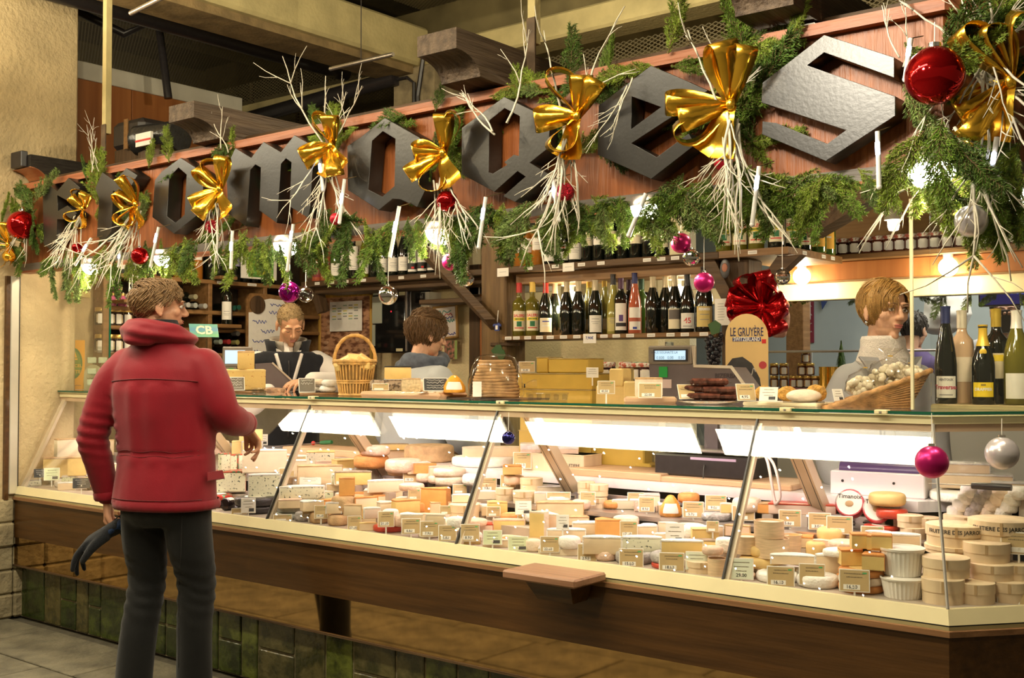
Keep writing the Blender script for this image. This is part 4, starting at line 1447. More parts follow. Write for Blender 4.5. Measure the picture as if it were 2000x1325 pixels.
ct.loft([ell(c,a,b,24,2.3) for c,a,b in [((-.012,-.005,.806),.226,.160),((-.012,-.005,.86),.220,.154),((-.01,0,.98),.212,.142),((-.01,0,1.07),.212,.138),((-.01,-.01,1.20),.222,.142),((-.01,-.015,1.32),.232,.142),((-.012,-.015,1.42),.224,.126),((-.016,-.01,1.49),.185,.106),((-.02,-.01,1.545),.12,.09),((-.03,-.01,1.60),.085,.085)]])
limb(ct,[(-.185,-.005,1.435),(-.255,-.03,1.34),(-.325,-.055,1.13),(-.318,-.03,1.0),(-.303,.01,.845)],[.085,.082,.068,.064,.052],16)
limb(ct,[(.165,-.005,1.43),(.218,-.01,1.33),(.252,.01,1.225),(.246,.11,1.185),(.222,.228,1.165)],[.088,.083,.072,.068,.056],16)
def fold1(co,n):
 f = fold(.006,5,1.6)(co,n)
 # creases at the elbows and vertical drape on the back
 e = math.exp(-((co.z - 1.13) / .10) ** 2) * (1 if co.x < -.17 else 0)
 f += .004 * e * math.sin(co.z * 130 + co.x * 25)
 if abs(co.x) < .2 and n.y < -.2 and co.z < 1.36:
  f += .0028 * math.sin(co.x * 60 + 2 * mnoise.noise(Vector((co.x * 4,0,co.z * 3)))) * (1 if co.z > 1.0 else .4)
 f -= .005 * math.exp(-((co.z - 1.045) / .012) ** 2) * (1 if abs(co.x) < .215 else 0)
 return f
ctm = remesh(ct,'coat',.012,COAT,5,fold1)
coat = ob('coat',ctm,person1)
cb = bvh_of(ctm)
ry = lambda x,z: ((x,-1.2,z),(0,1,0))
seam(cb,[ry(-.20 + .4 * i / 16,1.365 + .012 * math.sin(i / 16 * math.pi)) for i in range(17)],.001,.0022,'yoke_seam',COATD,coat)
for dz in (0,.022):
 seam(cb,[ry(-.185 + .37 * i / 16,1.035 + dz - .004 * math.cos(i)) for i in range(17)],.0002,.0013,'waist_seam',COATD,coat)
def ringseam(c,a,b,z,nm,par,bv,r=.002,n=40):
 pts = []
 for i in range(n + 1):
  t = 2 * math.pi * i / n
  d = Vector((math.cos(t),math.sin(t),0))
  pts.append((Vector((c[0],c[1],z)) + d * .8,-d))
 seam(bv,pts,.0006,r,nm,COATD,par)
seam(cb,[ry(-.20 + .40 * i / 20,.845) for i in range(21)],.0006,.002,'hem_seam',COATD,coat)
# elasticated hem
hm = MB()
NN = 72
rings = []
for z,gr in ((.838,1.0),(.822,1.03),(.806,1.03),(.796,.99),(.800,.93)):
 ring = []
 for i in range(NN):
  t = 2 * math.pi * i / NN
  k = gr * (1 + .012 * math.sin(i * 2.6) * (1 if z < .83 else .3))
  ct_,st_ = math.cos(t),math.sin(t)
  ring.append((.219 * k * math.copysign(abs(ct_) ** .87,ct_),-.005 + .163 * k * math.copysign(abs(st_) ** .87,st_),z))
 rings.append(ring)
hm.loft(rings,False)
hm.build('hem',COAT,coat,180)
# pocket flap at his right side
pf = MB()
pf.loft([[(.218,-.05,.965),(.222,.06,.965),(.224,.06,.965),(.221,-.05,.965)],[(.222,-.055,.925),(.228,.065,.925),(.231,.065,.93),(.226,-.055,.93)]])
pf.build('pocket_flap',COAT,coat)
# rolled hood and dark collar
hoodm = MB()
hp_ = []
for i in range(33):
 t = 2 * math.pi * i / 32
 back = .5 - .5 * math.sin(t)
 hp_.append(((-.035 + .118 * math.cos(t),-.012 + .105 * math.sin(t),1.555 + .045 * back - .012 * math.cos(t)),.034 + .018 * back))
hoodm.tube([p for p,r in hp_],[r for p,r in hp_],14)
hoodm.ball((-.05,-.125,1.575),.085,.045,.05,14,10)
def foldh(co,n):
 return .007 * mnoise.noise(Vector((co.x * 12,co.y * 12,co.z * 30))) + .004 * math.sin(co.z * 120 + co.x * 20)
ob('hood',remesh(hoodm,'hood',.009,COAT,4,foldh),person1)
cl = MB()
cl.loft([ell((-.035,-.015,z),a,a * .97,24) for z,a in ((1.56,.085),(1.61,.080),(1.648,.078),(1.650,.070),(1.60,.070))],False)
cl.build('collar',cloth('black_fleece',(.012,.012,.014),.1,30,.95),person1,180)
for c,y,r in (((-.303,.01,.85),(.02,.12,-1),.055),((.224,.218,1.167),(-.2,.95,-.15),.0575)):
 M = frame(c,y,(1,0,0) if r < .056 else (0,0,1))
 mb = MB()
 mb.loft([[(q * math.cos(a),yy,q * math.sin(a)) for a in [2 * math.pi * i / 18 for i in range(18)]] for yy,q in ((-.012,r * .98),(0,r * 1.04),(.022,r * 1.03),(.03,r * .95),(.026,r * .85))],False,M)
 mb.build('cuff',COAT,coat,180)
TRO = cloth('black_denim',(.0035,.0037,.0036),.22,8,.85,.12,260)
tr = MB()
tr.loft([ell(c,a,b,22,2.2) for c,a,b in [((0,.0,.95),.17,.125),((0,-.005,.85),.185,.14),((0,-.01,.78),.19,.145),((.005,0,.73),.18,.12)]])
for s,kx,ky,fx,fy in ((-1,-.108,.02,-.105,-.075),(1,.118,.035,.125,.02)):
 limb(tr,[(s * .098,-.01,.80),(s * .108,.0,.66),(kx,ky,.50),((kx + fx) / 2,(ky + fy) / 2 - .01,.30),(fx,fy,.085)],[.102,.094,.078,.074,.076],16)
def foldt(co,n):
 f = fold(.004,6,3)(co,n)
 e = math.exp(-((co.z - .47) / .12) ** 2)
 return f + .0035 * e * math.sin(co.z * 115 + co.x * 40 + 3 * mnoise.noise(co * 8))
trm = remesh(tr,'trousers',.011,TRO,5,foldt)
tro = ob('trousers',trm,person1)
tb = bvh_of(trm)
seam(tb,[((.8,-.9,.78 - .04 * i),(-.64,.77,0)) for i in range(16)],.0005,.0016,'side_seam',cloth('denim_seam',(.013,.012,.011),.1,30),tro)
SHO = mat('black_leather',(.018,.016,.015),.4,0,.1,20,.05,80)
for fx,fy in ((-.105,-.075),(.125,.02)):
 sh = MB()
 sh.ball((fx,fy + .0,.055),.045,.055,.055,14,10)
 sh.ball((fx + .01,fy + .09,.038),.046,.11,.038,14,10)
 sh.box(fx - .038,fx + .048,fy - .05,fy + .19,0,.02,.006)
 ob('shoe',remesh(sh,'shoe',.008,SHO,3),person1)
# gloves held in the left hand
GLV = cloth('black_knit_glove',(.008,.009,.012),.2,60,.95,.4,300)
for i,(o_,y_,z_,lb) in enumerate([((-.24,-.035,.705),(-.956,-.28,-.5),(-.4,-.3,.85),'black knitted glove with a blue cuff held in the customer\'s left hand'),((-.215,.03,.70),(.45,.1,-.5),(-.9,.3,.1),'second black glove tucked behind in the customer\'s left hand')]):
 M = frame(o_,y_,z_)
 g = ob('glove',remesh(xform(hand_mb((.25,.35,.4,.3),.5,.16,1.25 if i == 0 else 1.0),M @ Matrix.Diagonal((1.15,1,1.3,1))),'glove',.005,GLV,3),None,CU,RZ1)
 tag(g,lb,'glove')
 cfm = MB().loft([[(q * math.cos(a),yy,q * .62 * math.sin(a)) for a in [2 * math.pi * k / 18 for k in range(18)]] for yy,q in ((-.06,.036),(-.02,.036),(.03,.043),(.038,.042))],False,M)
 cfm.build('cuff',cloth('blue_knit' if i == 0 else 'black_knit_glove',(.012,.03,.085),.15,60,.95,.3,300),g,180)

def zmap(o,xs,ys):
 done = set()
 for q in [o] + list(o.children_recursive):
  if q.type == 'MESH' and q.data.name not in done:
   done.add(q.data.name)
   for v in q.data.vertices:
    v.co.z = float(np.interp(v.co.z,xs,ys))
for q in [person1] + [o for o in COL.objects if o.name.startswith('glove')]:
 zmap(q,(0,.80,1.50,1.58,1.83),(0,.838,1.487,1.552,1.793))

# ---- staff behind the counter (built facing local +y, then turned)
def turn(d):
 return math.atan2(-d[0],d[1])

def staff(loc,d,label,sk,rings,arms,coatm,hands=(),hm=None,neck=1.,amp=.004,head=None,legs=True,legm=None,seed=0.,voxel=.012):
 heads = remesh(xform(head_mb(neck,*(head or (1.,1.))),hm),'head',.0042,sk,3)
 parts = [heads]
 for W,y,z,mir,curl in hands:
  M = frame(W,y,z)
  if mir:
   M = M @ MIRX
  parts.append(remesh(xform(hand_mb(curl,.6),M),'hand',.0038,sk,2))
 inn = MB()
 inn.loft([ell((c[0],c[1],z),a * .8,b * .75) for (c,z,a,b) in [((r[0][0],r[0][1]),r[0][2],r[1],r[2]) for r in rings]])
 for pts,rs in arms:
  limb(inn,pts,[q * .55 for q in rs])
 if legs:
  for s in (-1,1):
   limb(inn,[(s * .09,0,.85),(s * .10,0,.45),(s * .10,0,.06)],[.07,.05,.04])
 parts.append(inn)
 o = ob('person',merge(parts,'person',sk),None,loc,turn(d))
 tag(o,label,'person')
 c = MB()
 c.loft([ell(r[0],r[1],r[2],24,2.3) for r in rings])
 for pts,rs in arms:
  limb(c,pts,rs,16)
 cm = remesh(c,'coat',voxel,coatm,5,fold(amp,6,2.4,seed))
 ob('coat',cm,o)
 if legs:
  t = MB()
  for s in (-1,1):
   limb(t,[(s * .095,0,.9),(s * .10,0,.45),(s * .10,0,.08)],[.10,.08,.07])
  ob('trousers',remesh(t,'trousers',.014,legm or cloth('navy_trousers',(.02,.022,.03)),4),o)
  for s in (-1,1):
   sh = MB()
   sh.ball((s * .10,.0,.05),.045,.06,.05,12,8)
   sh.ball((s * .10,.09,.036),.045,.10,.036,12,8)
   ob('shoe',remesh(sh,'shoe',.01,SHO,3),o)
 return o,cm

# man in the black vest, head bent over the scale
hdir = Vector((.80,-.60,0))
hp0 = PY(564,632,1.14)
loc = Vector((hp0.x,hp0.y,0)) - hdir * .13
hz = hp0.z
WHT = cloth('white_work_coat',(.78,.74,.70),.04,12,.8)
SK2 = skin('man_skin',(.62,.34,.20))
HM2 = frame((-.01,.13,hz - .005),(-.16,1,-.62),(-.03,.55,1))
sr = [((0,-.02,.80),.19,.14),((0,-.01,1.0),.18,.13),((0,.01,1.2),.195,.135),((0,.03,1.36),.205,.13),((0,.045,1.46),.185,.11),((0,.055,1.52),.11,.085),((0,.065,1.57),.065,.065)]
mp,mcoat = staff(loc,hdir,'salesman in a black vest and white sleeves looking down at the scale',SK2,sr,
 [([(-.17,.03,1.44),(-.245,.06,1.40),(-.305,.16,1.33),(-.20,.32,1.335),(-.12,.40,1.345)],[.085,.082,.072,.062,.05]),
  ([(.17,.03,1.44),(.225,.04,1.36),(.235,.08,1.22),(.20,.22,1.20),(.13,.36,1.28)],[.082,.078,.068,.06,.05])],WHT,
 [((-.10,.415,1.345),(.75,.5,-.08),(0,.15,1),True,(.3,.3,.35,.4)),((.13,.38,1.285),(-.5,.7,.1),(0,-.1,1),False,(.4,.4,.4,.4))],HM2,1.05,.006)
VEST = cloth('black_vest_fabric',(.010,.011,.016),.15,12,.75)
vs_ = MB()
vs_.loft([ell((c[0],c[1],c[2]),a + .013,b + .014,24,2.3) for c,a,b in [((0,-.02,.86),.19,.14),((0,-.01,1.0),.182,.132),((0,.01,1.2),.197,.137),((0,.03,1.36),.208,.132),((0,.045,1.455),.192,.114),((0,.05,1.515),.135,.095)]])
for s in (-1,1):
 vs_.ball((s * .175,.035,1.445),.062,.095,.066,14,10)
vme = remesh(vs_,'vest',.011,VEST,4,fold(.003,6,3,2.))
vest = ob('vest',vme,mp)
vb = bvh_of(vme)
# standing vest collar, grey shirt collar, white lapels in the opening, zip, badge lettering
def collar(parent,c,r0,r1,z0,z1,a0,a1,m,name,flare=0.,th=.006,sy=1.,tilt=0.):
 mb = MB()
 n = 26
 rings = []
 for k in range(4):
  t = k / 3
  rr = r0 + (r1 - r0) * t + flare * t * t
  rings.append([(c[0] + rr * math.cos(a0 + (a1 - a0) * i / n),c[1] + rr * sy * math.sin(a0 + (a1 - a0) * i / n),z0 + (z1 - z0) * t + tilt * math.sin(a0 + (a1 - a0) * i / n)) for i in range(n + 1)])
 rings2 = [[(c[0] + (x - c[0]) * (1 - th / .08),c[1] + (y - c[1]) * (1 - th / .08),z) for x,y,z in r] for r in rings[::-1]]
 allr = rings + rings2
 vs,fs = [p for r in allr for p in r],[]
 m_ = n + 1
 for j in range(len(allr) - 1):
  for i in range(n):
   fs.append((j * m_ + i,j * m_ + i + 1,(j + 1) * m_ + i + 1,(j + 1) * m_ + i))
 mb.add(vs,fs)
 return mb.build(name,m,parent,180)
collar(vest,(0,.045),.120,.128,1.475,1.585,math.radians(125),math.radians(415),VEST,'vest_collar',.012,.012,.92,-.012)
collar(mp,(0,.06),.083,.094,1.51,1.592,math.radians(108),math.radians(432),cloth('grey_shirt',(.34,.31,.26),.1,40,.9,.3),'shirt_collar',.02,.008,1.,-.022)
for s in (-1,1):
 seam(vb,[((s * (.075 - .0048 * i),1.2,1.50 - .017 * i),(0,-1,0)) for i in range(15)],.001,.011,'lapel',WHT,mp)
seam(vb,[((0,1.2,1.46 - .02 * i),(0,-1,0)) for i in range(24)],.001,.0045,'zip',BLACKP,vest)
seam(vb,[((.075,1.2,1.36 - .012 * i),(0,-1,0)) for i in range(8)],.001,.0025,'pocket_seam',cloth('vest_seam',(.03,.03,.035)),vest)
h = vb.ray_cast(Vector((-.115,1.2,1.335)),Vector((0,-1,0)))
if h[0] is not None:
 o = ob('lettering',text_mesh('ENVOLEURS',.026,.0005,.0004,mat('white_print',(.75,.72,.68),.6)),vest,h[0] + h[1] * .004,rot=frame((0,0,0),(0,.15,1),h[1]).to_euler())
 o2 = ob('badge',MB().box(-.008,.008,-.012,.012,0,.001,.0004).mesh('badge',mat('badge_red',(.5,.08,.05),.6)),vest,h[0] + h[1] * .004 + Vector((0,0,.028)),rot=frame((0,0,0),(0,.15,1),h[1]).to_euler())
WM = frame((-.115,.395,1.345),(.75,.5,-.05),(0,0,1))
MB().lathe([(.030,-.009),(.033,-.006),(.033,.006),(.030,.009)],18,WM @ Matrix.Rotation(math.pi / 2,4,'X')).build('watch',CHROME,mp,50)
BUZZ = mat('buzz_cut_hair',(.24,.16,.07),.75,0,.25,90,.4,300)
def reg2(p):
 return (p.z > .052 - .0 * p.y if p.y > .045 else p.z > .012 if p.y > .005 else p.z > -.055) and not (p.y > .07 and p.z < .085)
ob('hair',hair_mesh('hair',HM2,reg2,lambda q,r: Vector((r.uniform(-.3,.3),.5,.3)),BUZZ,260,.010,.0022,lambda p,d: Vector((0,-.014,.034)) + (p - Vector((0,-.014,.034))) * .965,5,.002),mp)
face(mp,HM2,(.50,.20,.17),(.17,.10,.05),(.05,.06,.07),closed=True)

# saleswoman with short blond hair, white roll-neck
hp1 = PY(1728,608,1.2)
hd1 = Vector((.60,-.72,0)).normalized()
loc = Vector((hp1.x,hp1.y,0)) - hd1 * .02
GRY1 = cloth('pale_grey_coat',(.40,.415,.43),.04,8,.8)
SK3 = skin('woman_skin',(.68,.40,.26))
HM3 = frame((0,.02,hp1.z),Vector((-.30,1,-.04)),(-.06,0,1))
sr = [((0,-.02,.70),.19,.15),((0,-.02,.95),.175,.135),((0,-.01,1.15),.165,.125),((0,0,1.3),.172,.12),((0,.0,1.40),.158,.10),((0,-.005,1.455),.118,.085),((0,-.005,1.50),.075,.07)]
z1 = hp1.z
sr = [((c[0],c[1],c[2] + z1 - 1.66),a,b) for c,a,b in sr]
dz = z1 - 1.66
wp,wcoat = staff(loc,hd1,'smiling saleswoman with blond hair in a pale grey coat and white roll-neck',SK3,sr,
 [([(-.135,.0,1.38 + dz),(-.18,.0,1.28 + dz),(-.205,-.0,1.08 + dz),(-.18,.12,.97 + dz),(-.12,.24,.93 + dz)],[.075,.07,.062,.056,.046]),
  ([(.135,.0,1.38 + dz),(.18,.0,1.28 + dz),(.215,-.0,1.08 + dz),(.19,.12,.97 + dz),(.12,.24,.93 + dz)],[.075,.07,.062,.056,.046])],GRY1,
 [((-.10,.26,.925 + dz),(.5,.8,-.1),(0,.1,1),True,(.4,.4,.4,.4)),((.10,.26,.925 + dz),(-.5,.8,-.1),(0,.1,1),False,(.4,.4,.4,.4))],HM3,.9,.005,(.92,.93),True,None,4.)
rn = MB()
rn.loft([ell((.0,.005,1.44 + dz),.115,.10,24),ell((0,.006,1.475 + dz),.105,.098,24),ell((.004,.008,1.515 + dz),.088,.088,24),ell((.006,.012,1.545 + dz),.087,.088,24),ell((.007,.014,1.560 + dz),.080,.082,24),ell((.006,.012,1.545 + dz),.072,.072,24)],False)
rn.build('roll_neck',cloth('white_knit',(.80,.76,.70),.06,60,.95,.5,160),wp,180)
wb_ = bvh_of(wcoat)
seam(wb_,[((.0,1.2,1.36 + dz - .03 * i),(0,-1,0)) for i in range(20)],.001,.004,'coat_placket',cloth('coat_seam',(.30,.29,.28)),wp)
for s in (-1,1):
 cm_ = MB()
 pts = [(s * .02,.125,1.36 + dz),(s * .10,.11,1.42 + dz),(s * .125,.07,1.475 + dz),(s * .06,.10,1.47 + dz)]
 cm_.loft([pts,[(x,y + .012,z + .004) for x,y,z in pts]])
 cm_.build('coat_collar',GRY1,wp)
BLOND = mat('dark_blond_hair',(.40,.23,.065),.42,0,.28,220,.15,200)
def reg3(p):
 if p.y > .055:
  return p.z > .055 + .35 * (.04 - p.x if p.x < .04 else 0) * .6
 if p.y > .015:
  return p.z > -.005 or (abs(p.x) > .068 and p.z > -.03)
 return p.z > -.088
def flow3(q,rr):
 if q.z > .06:
  s = 1 if q.x > -.02 else -1
  return Vector((.8 * s,.45 if q.y > .0 else -.35,-.35)) + Vector((rr.uniform(-.1,.1),rr.uniform(-.1,.1),0))
 return Vector((rr.uniform(-.1,.1),.12,-1))
def shell3(p,d):
 c = Vector((0,-.014,.034))
 return c + (p - c) * (1.03 + .02 * max(0,d.z) + .05 * max(0,-d.y))
ob('hair',hair_mesh('hair',HM3,reg3,flow3,BLOND,1700,.085,.0022,shell3,9,.0025),wp)
face(wp,HM3,(.60,.19,.17),(.16,.09,.04),(.10,.07,.04),gaze=(.004,0))
for s in (-1,1):
 MB().lathe([(.008,-.0015),(.0095,0),(.008,.0015)],12,HM3 @ Matrix.Translation((s * .083,-.004,-.052)) @ Matrix.Rotation(math.pi / 2,4,'Y')).build('earring',CHROME,wp,60)

# woman with a scarf, back turned
hp2 = PY(835,655,1.35)
hd2 = Vector((.10,1,0)).normalized()
loc = Vector((hp2.x,hp2.y,0)) - hd2 * .06
BLU1 = cloth('pale_blue_coat',(.50,.54,.57),.04,8,.8)
HM4 = frame((.0,.06,hp2.z),Vector((.35,1,-.22)),(.0,.15,1))
dz = hp2.z - 1.62
sr = [((0,-.05,.70 + dz),.22,.16),((0,-.05,.95 + dz),.205,.15),((0,-.03,1.15 + dz),.205,.145),((0,-.01,1.3 + dz),.215,.14),((0,.01,1.39 + dz),.20,.12),((0,.025,1.45 + dz),.14,.095),((0,.04,1.50 + dz),.075,.07)]
bp_,bcoat = staff(loc,hd2,'short-haired woman in a pale blue coat and grey-blue scarf, back turned',SK3,sr,
 [([(-.17,.0,1.37 + dz),(-.24,-.0,1.27 + dz),(-.275,.0,1.06 + dz),(-.23,.14,.98 + dz),(-.12,.28,.97 + dz)],[.08,.076,.066,.058,.048]),
  ([(.17,.0,1.37 + dz),(.24,-.0,1.27 + dz),(.285,.02,1.08 + dz),(.24,.16,1.0 + dz),(.12,.30,.98 + dz)],[.08,.076,.066,.058,.048])],BLU1,
 [((-.10,.30,.965 + dz),(.5,.8,-.1),(0,.1,1),True,(.4,.4,.4,.4)),((.10,.32,.975 + dz),(-.5,.8,-.1),(0,.1,1),False,(.4,.4,.4,.4))],HM4,.95,.007,(.95,.95),True,None,7.)
sc_ = MB()
hp_ = []
for i in range(33):
 t = 2 * math.pi * i / 32
 hp_.append(((.0 + .105 * math.cos(t),.045 + .095 * math.sin(t),1.475 + dz + .010 * math.sin(t) - .012 * math.cos(2 * t)),.038 + .010 * (.5 - .5 * math.sin(t))))
sc_.tube([p for p,r in hp_],[r for p,r in hp_],12)
sc_.ball((-.03,-.055,1.452 + dz),.11,.04,.04,14,8)
ob('scarf',remesh(sc_,'scarf',.009,cloth('grey_blue_scarf',(.10,.12,.16),.3,25,.9),4,lambda co,n: .006 * mnoise.noise(Vector((co.x * 14,co.y * 14,co.z * 34)))),bp_)
BRN = mat('brown_streaked_hair',(.13,.07,.026),.5,0,.35,150,.15,200)
def reg4(p):
 if p.y > .055:
  return p.z > .05
 if p.y > .012:
  return p.z > .0
 return p.z > -.095
def flow4(q,rr):
 if q.z > .085:
  return Vector((.3 + rr.uniform(-.4,.4),.5 + rr.uniform(-.5,.3),.2))
 return Vector((rr.uniform(-.15,.15),rr.uniform(-.1,.1),-1))
ob('hair',hair_mesh('hair',HM4,reg4,flow4,BRN,1500,.055,.0025,lambda p,d: Vector((0,-.014,.034)) + (p - Vector((0,-.014,.034))) * (1.08 + .06 * max(0,d.z) + .05 * max(0,-d.y)),11,.008),bp_)
face(bp_,HM4,(.55,.2,.17),(.1,.06,.03),(.05,.05,.05))

# two people of the stall opposite, far behind
for px_,py_,Y_,d_,lb,hc,cc,reg in ((1782,645,4.3,(.2,1),'dark-haired head half hidden behind the saleswoman',(.02,.014,.01),(.10,.07,.20),reg4),(1962,607,4.2,(.35,-1),'dark-haired person holding a phone far behind the wine bottles',(.03,.02,.015),(.5,.5,.52),reg2)):
 hq = PY(px_,py_,Y_)
 dd = Vector((d_[0],d_[1],0)).normalized()
 HMx = frame((0,.02,hq.z),(0,1,-.15),(0,0,1))
 q = hq.z - 1.62
 sr = [((0,-.02,.70 + q),.20,.15),((0,-.02,.95 + q),.19,.14),((0,0,1.3 + q),.20,.13),((0,.0,1.39 + q),.185,.11),((0,.0,1.45 + q),.13,.09),((0,.0,1.50 + q),.07,.07)]
 hnd = [((.03,.28,1.46 + q),(-.1,.2,.9),(0,-1,.2),False,(.5,.5,.5,.5))] if reg is reg2 else []
 pp,_ = staff(Vector((hq.x,hq.y,0)),dd,lb,SK3,sr,[([(-.16,0,1.37 + q),(-.25,0,1.08 + q),(-.2,.1,.9 + q)],[.075,.065,.05]),([(.16,0,1.37 + q),(.25,.05,1.15 + q),(.05,.26,1.44 + q)],[.075,.065,.05]) if hnd else ([(.16,0,1.37 + q),(.25,0,1.08 + q),(.2,.1,.9 + q)],[.075,.065,.05])],cloth('far_coat_%.2f' % cc[0],cc),hnd,HMx,1.,.004,None,True,None,3.,.02)
 ob('hair',hair_mesh('hair',HMx,reg,lambda q_,r: Vector((r.uniform(-.2,.2),-.3,-1)),mat('dark_hair_%.3f' % hc[0],hc,.5),200,.03,.004,lambda p,d: Vector((0,-.014,.034)) + (p - Vector((0,-.014,.034))) * 1.05,2),pp)
 face(pp,HMx,(.5,.2,.17),(.05,.03,.02),(.05,.04,.03))
 if hnd:
  ph = MB().box(-.036,.036,-.005,.005,-.07,.07,.004).build('phone',BLACKP,None,None,Vector((hq.x,hq.y,0)) + Matrix.Rotation(turn(dd),3,'Z') @ Vector((.02,.33,1.54 + q)),turn(dd))
  tag(ph,'black phone held up by the person behind the wine bottles','phone')

# ------------------------------------------------------------------ Christmas garland on the sign
rg = random.Random(21)
NEED = [mat('fir_needles_%d' % i,c,.55,0,.35,25,spec=.3) for i,c in enumerate([(.13,.22,.025),(.21,.29,.035),(.075,.14,.022),(.16,.23,.06)])]
STEMM = mat('fir_stem',(.13,.085,.03),.8)
def fir_variant(seed):
 r = random.Random(seed)
 st,nd_ = MB(),MB()
 def needles(pts,den,ln):
  for i in range(len(pts) - 1):
   a,b = pts[i],pts[i + 1]
   t = (b - a)
   L = t.length
   t.normalize()
   n = max(1,int(L / den))
   for k in range(n):
    p = a + t * (L * (k + r.random()) / n)
    ang = r.uniform(0,2 * math.pi)
    u = t.orthogonal().normalized()
    v = t.cross(u)
    d = (u * math.cos(ang) + v * math.sin(ang)) * .9 + t * .75 + Vector((0,-.12,.05))
    d.normalize()
    l = ln * r.uniform(.7,1.2)
    w = d.cross(Vector((r.uniform(-1,1),r.uniform(-1,1),r.uniform(-1,1)))).normalized() * .0023
    nd_.add([p - w,p + w,p + d * l],[(0,1,2)])
 main = [Vector((0,0,0))]  # stem
 d = Vector((1,0,0))
 for i in range(6):
  d = (d + Vector((0,r.uniform(-.12,.06),r.uniform(-.10,.06)))).normalized()
  main.append(main[-1] + d * .05)
 st.tube(main,[.0035 - .0004 * i for i in range(7)],5)
 needles(main,.0013,.021)
 for i_ in range(2,26):
  i = min(6,max(1,i_ // 4))
  for s in (-1,1):
   if r.random() < .2:
    continue
   f_ = i_ / 26
   L = (.115 - .085 * f_) * r.uniform(.7,1.2)
   k_ = f_ * 6
   p = main[int(k_)].lerp(main[min(6,int(k_) + 1)],k_ % 1)
   dd = Vector((.85,r.uniform(-.4,.2),s * .75)).normalized()
   tw = [p]
   for k in range(3):
    dd = (dd + Vector((.12,r.uniform(-.1,.05),-.06))).normalized()
    tw.append(tw[-1] + dd * L / 3)
   st.tube(tw,[.002,.0017,.0014,.001],4)
   needles(tw,.0014,.019)
 return st,nd_
FIR = []
for sd in range(6):
 a,b = fir_variant(sd + 40)
 FIR.append((a.mesh('stem',STEMM),[b.mesh('needles',NEED[k]) for k in (sd % 4,(sd + 1) % 4)]))
def fir(p,ang,s=1.,tip=-.15,dark=None,lb=None,gp=None):
 """fir sprig at p; ang = direction in the sign plane (0 = along +x, -90 = down)"""
 st,nds = rg.choice(FIR)
 d = Vector((math.cos(ang),tip,math.sin(ang)))
 y = Vector((0,1,0))
 z = d.cross(y).normalized() * -1
 d.normalize()
 z = (z - d * z.dot(d)).normalized()
 yy = z.cross(d)
 M = Matrix(((d.x,yy.x,z.x,p[0]),(d.y,yy.y,z.y,p[1]),(d.z,yy.z,z.z,p[2]),(0,0,0,1))) @ Matrix.Rotation(rg.uniform(-.6,.6),4,'X') @ Matrix.Scale(s,4)
 t = thing('fir_branch',lb,'fir branch',(0,0,0),0,gp)
 t.matrix_world = M
 ob('stem',st,t)
 ob('needles',rg.choice(nds),t)
ybot = lambda px: 481 - .105 * (px - 485)
ytop = lambda px: 273 - .1945 * (px - 465)
D2R = math.pi / 180
LB_B = 'green fir branch hanging from the lower edge of the sign'
GP_B = 'fir branches along the lower edge of the sign'
px = 100
while px < 1740:
 dens = 1.0 if px < 980 or px > 1640 else 1.5
 y = ybot(px) - rg.uniform(6,34)
 if 610 < px < 700 or 1330 < px < 1500:
  y -= 25
 fir(PY(px,y,rg.uniform(-.09,-.03)),(-90 + rg.uniform(-62,62)) * D2R,rg.uniform(.42,.72) * (1.3 if px < 980 else 1.12 if px < 1640 else .7),rg.uniform(-.35,-.05),None,LB_B,GP_B)
 px += 17 / dens * (1 if px > 700 else .9)
LB_T = 'green fir branch lying along the top of the sign'
for px in (170,195,225,290,330,360,455,640,700,745,790,850,955,1010,1060,1110,1150,1190,1240,1290,1310,1400,1430,1465,1500,1540):
 up = rg.random() < .35
 fir(PY(px,ytop(px) + rg.uniform(8,26),-.06),(rg.choice((70,105,90)) if up else rg.choice((0,180)) + rg.uniform(-25,25)) * D2R,rg.uniform(.4,.68),rg.uniform(-.2,.05),None,LB_T,'fir branches along the top of the sign')
BOWS = [(18,478,.9),(165,408,.75),(268,400,.95),(432,370,1.0),(650,285,.95),(868,300,1.0),(1130,228,1.08),(1430,205,1.22),(1975,160,1.2)]
LB_G = 'green fir branch tucked between the letters behind a gold bow'
for px,py,s in BOWS[1:8]:
 for k in range(8):
  fir(PY(px + rg.uniform(-45,45),py + rg.uniform(-50,80),-.02),rg.uniform(0,360) * D2R,rg.uniform(.5,.8) * s,rg.uniform(-.2,.0),None,LB_G,'fir branches between the letters')
for k in range(34):
 px,py = rg.uniform(1760,2010),rg.uniform(20,330)
 fir(PY(px,py,rg.uniform(-.14,-.03)) if px < 1850 else PY(px,py,rg.uniform(.0,.08)),(rg.uniform(-130,-30) if py > 150 else rg.uniform(-70,40)) * D2R,rg.uniform(.5,.85),rg.uniform(-.3,0),None,'green fir branch in the thick mass at the right end of the sign','fir branches at the right end of the sign')
for k in range(9):
 fir(PY(rg.uniform(1860,2000),rg.uniform(330,400),.02),rg.uniform(-110,-60) * D2R,rg.uniform(.5,.7),-.1,None,'green fir branch in the thick mass at the right end of the sign','fir branches at the right end of the sign')
for k in range(20):
 fir(PY(rg.uniform(-5,75),rg.uniform(365,500),rg.uniform(-.12,-.03)),rg.uniform(-125,-20) * D2R if k % 3 else rg.uniform(20,130) * D2R,rg.uniform(.5,.75),rg.uniform(-.3,0),None,'green fir branch in the bunch at the left end of the sign','fir branches at the left end of the sign')
# single upright sprigs that stand out
for px,py,a,s,lb in [(190,400,85,1.0,'upright fir sprig between the letters F and r'),(1305,105,75,.8,'upright fir sprig above the letter e'),(1455,115,95,.75,'fir tuft above the largest gold bow')]:
 fir(PY(px,py,-.05),a * D2R,s,-.1,None,lb)

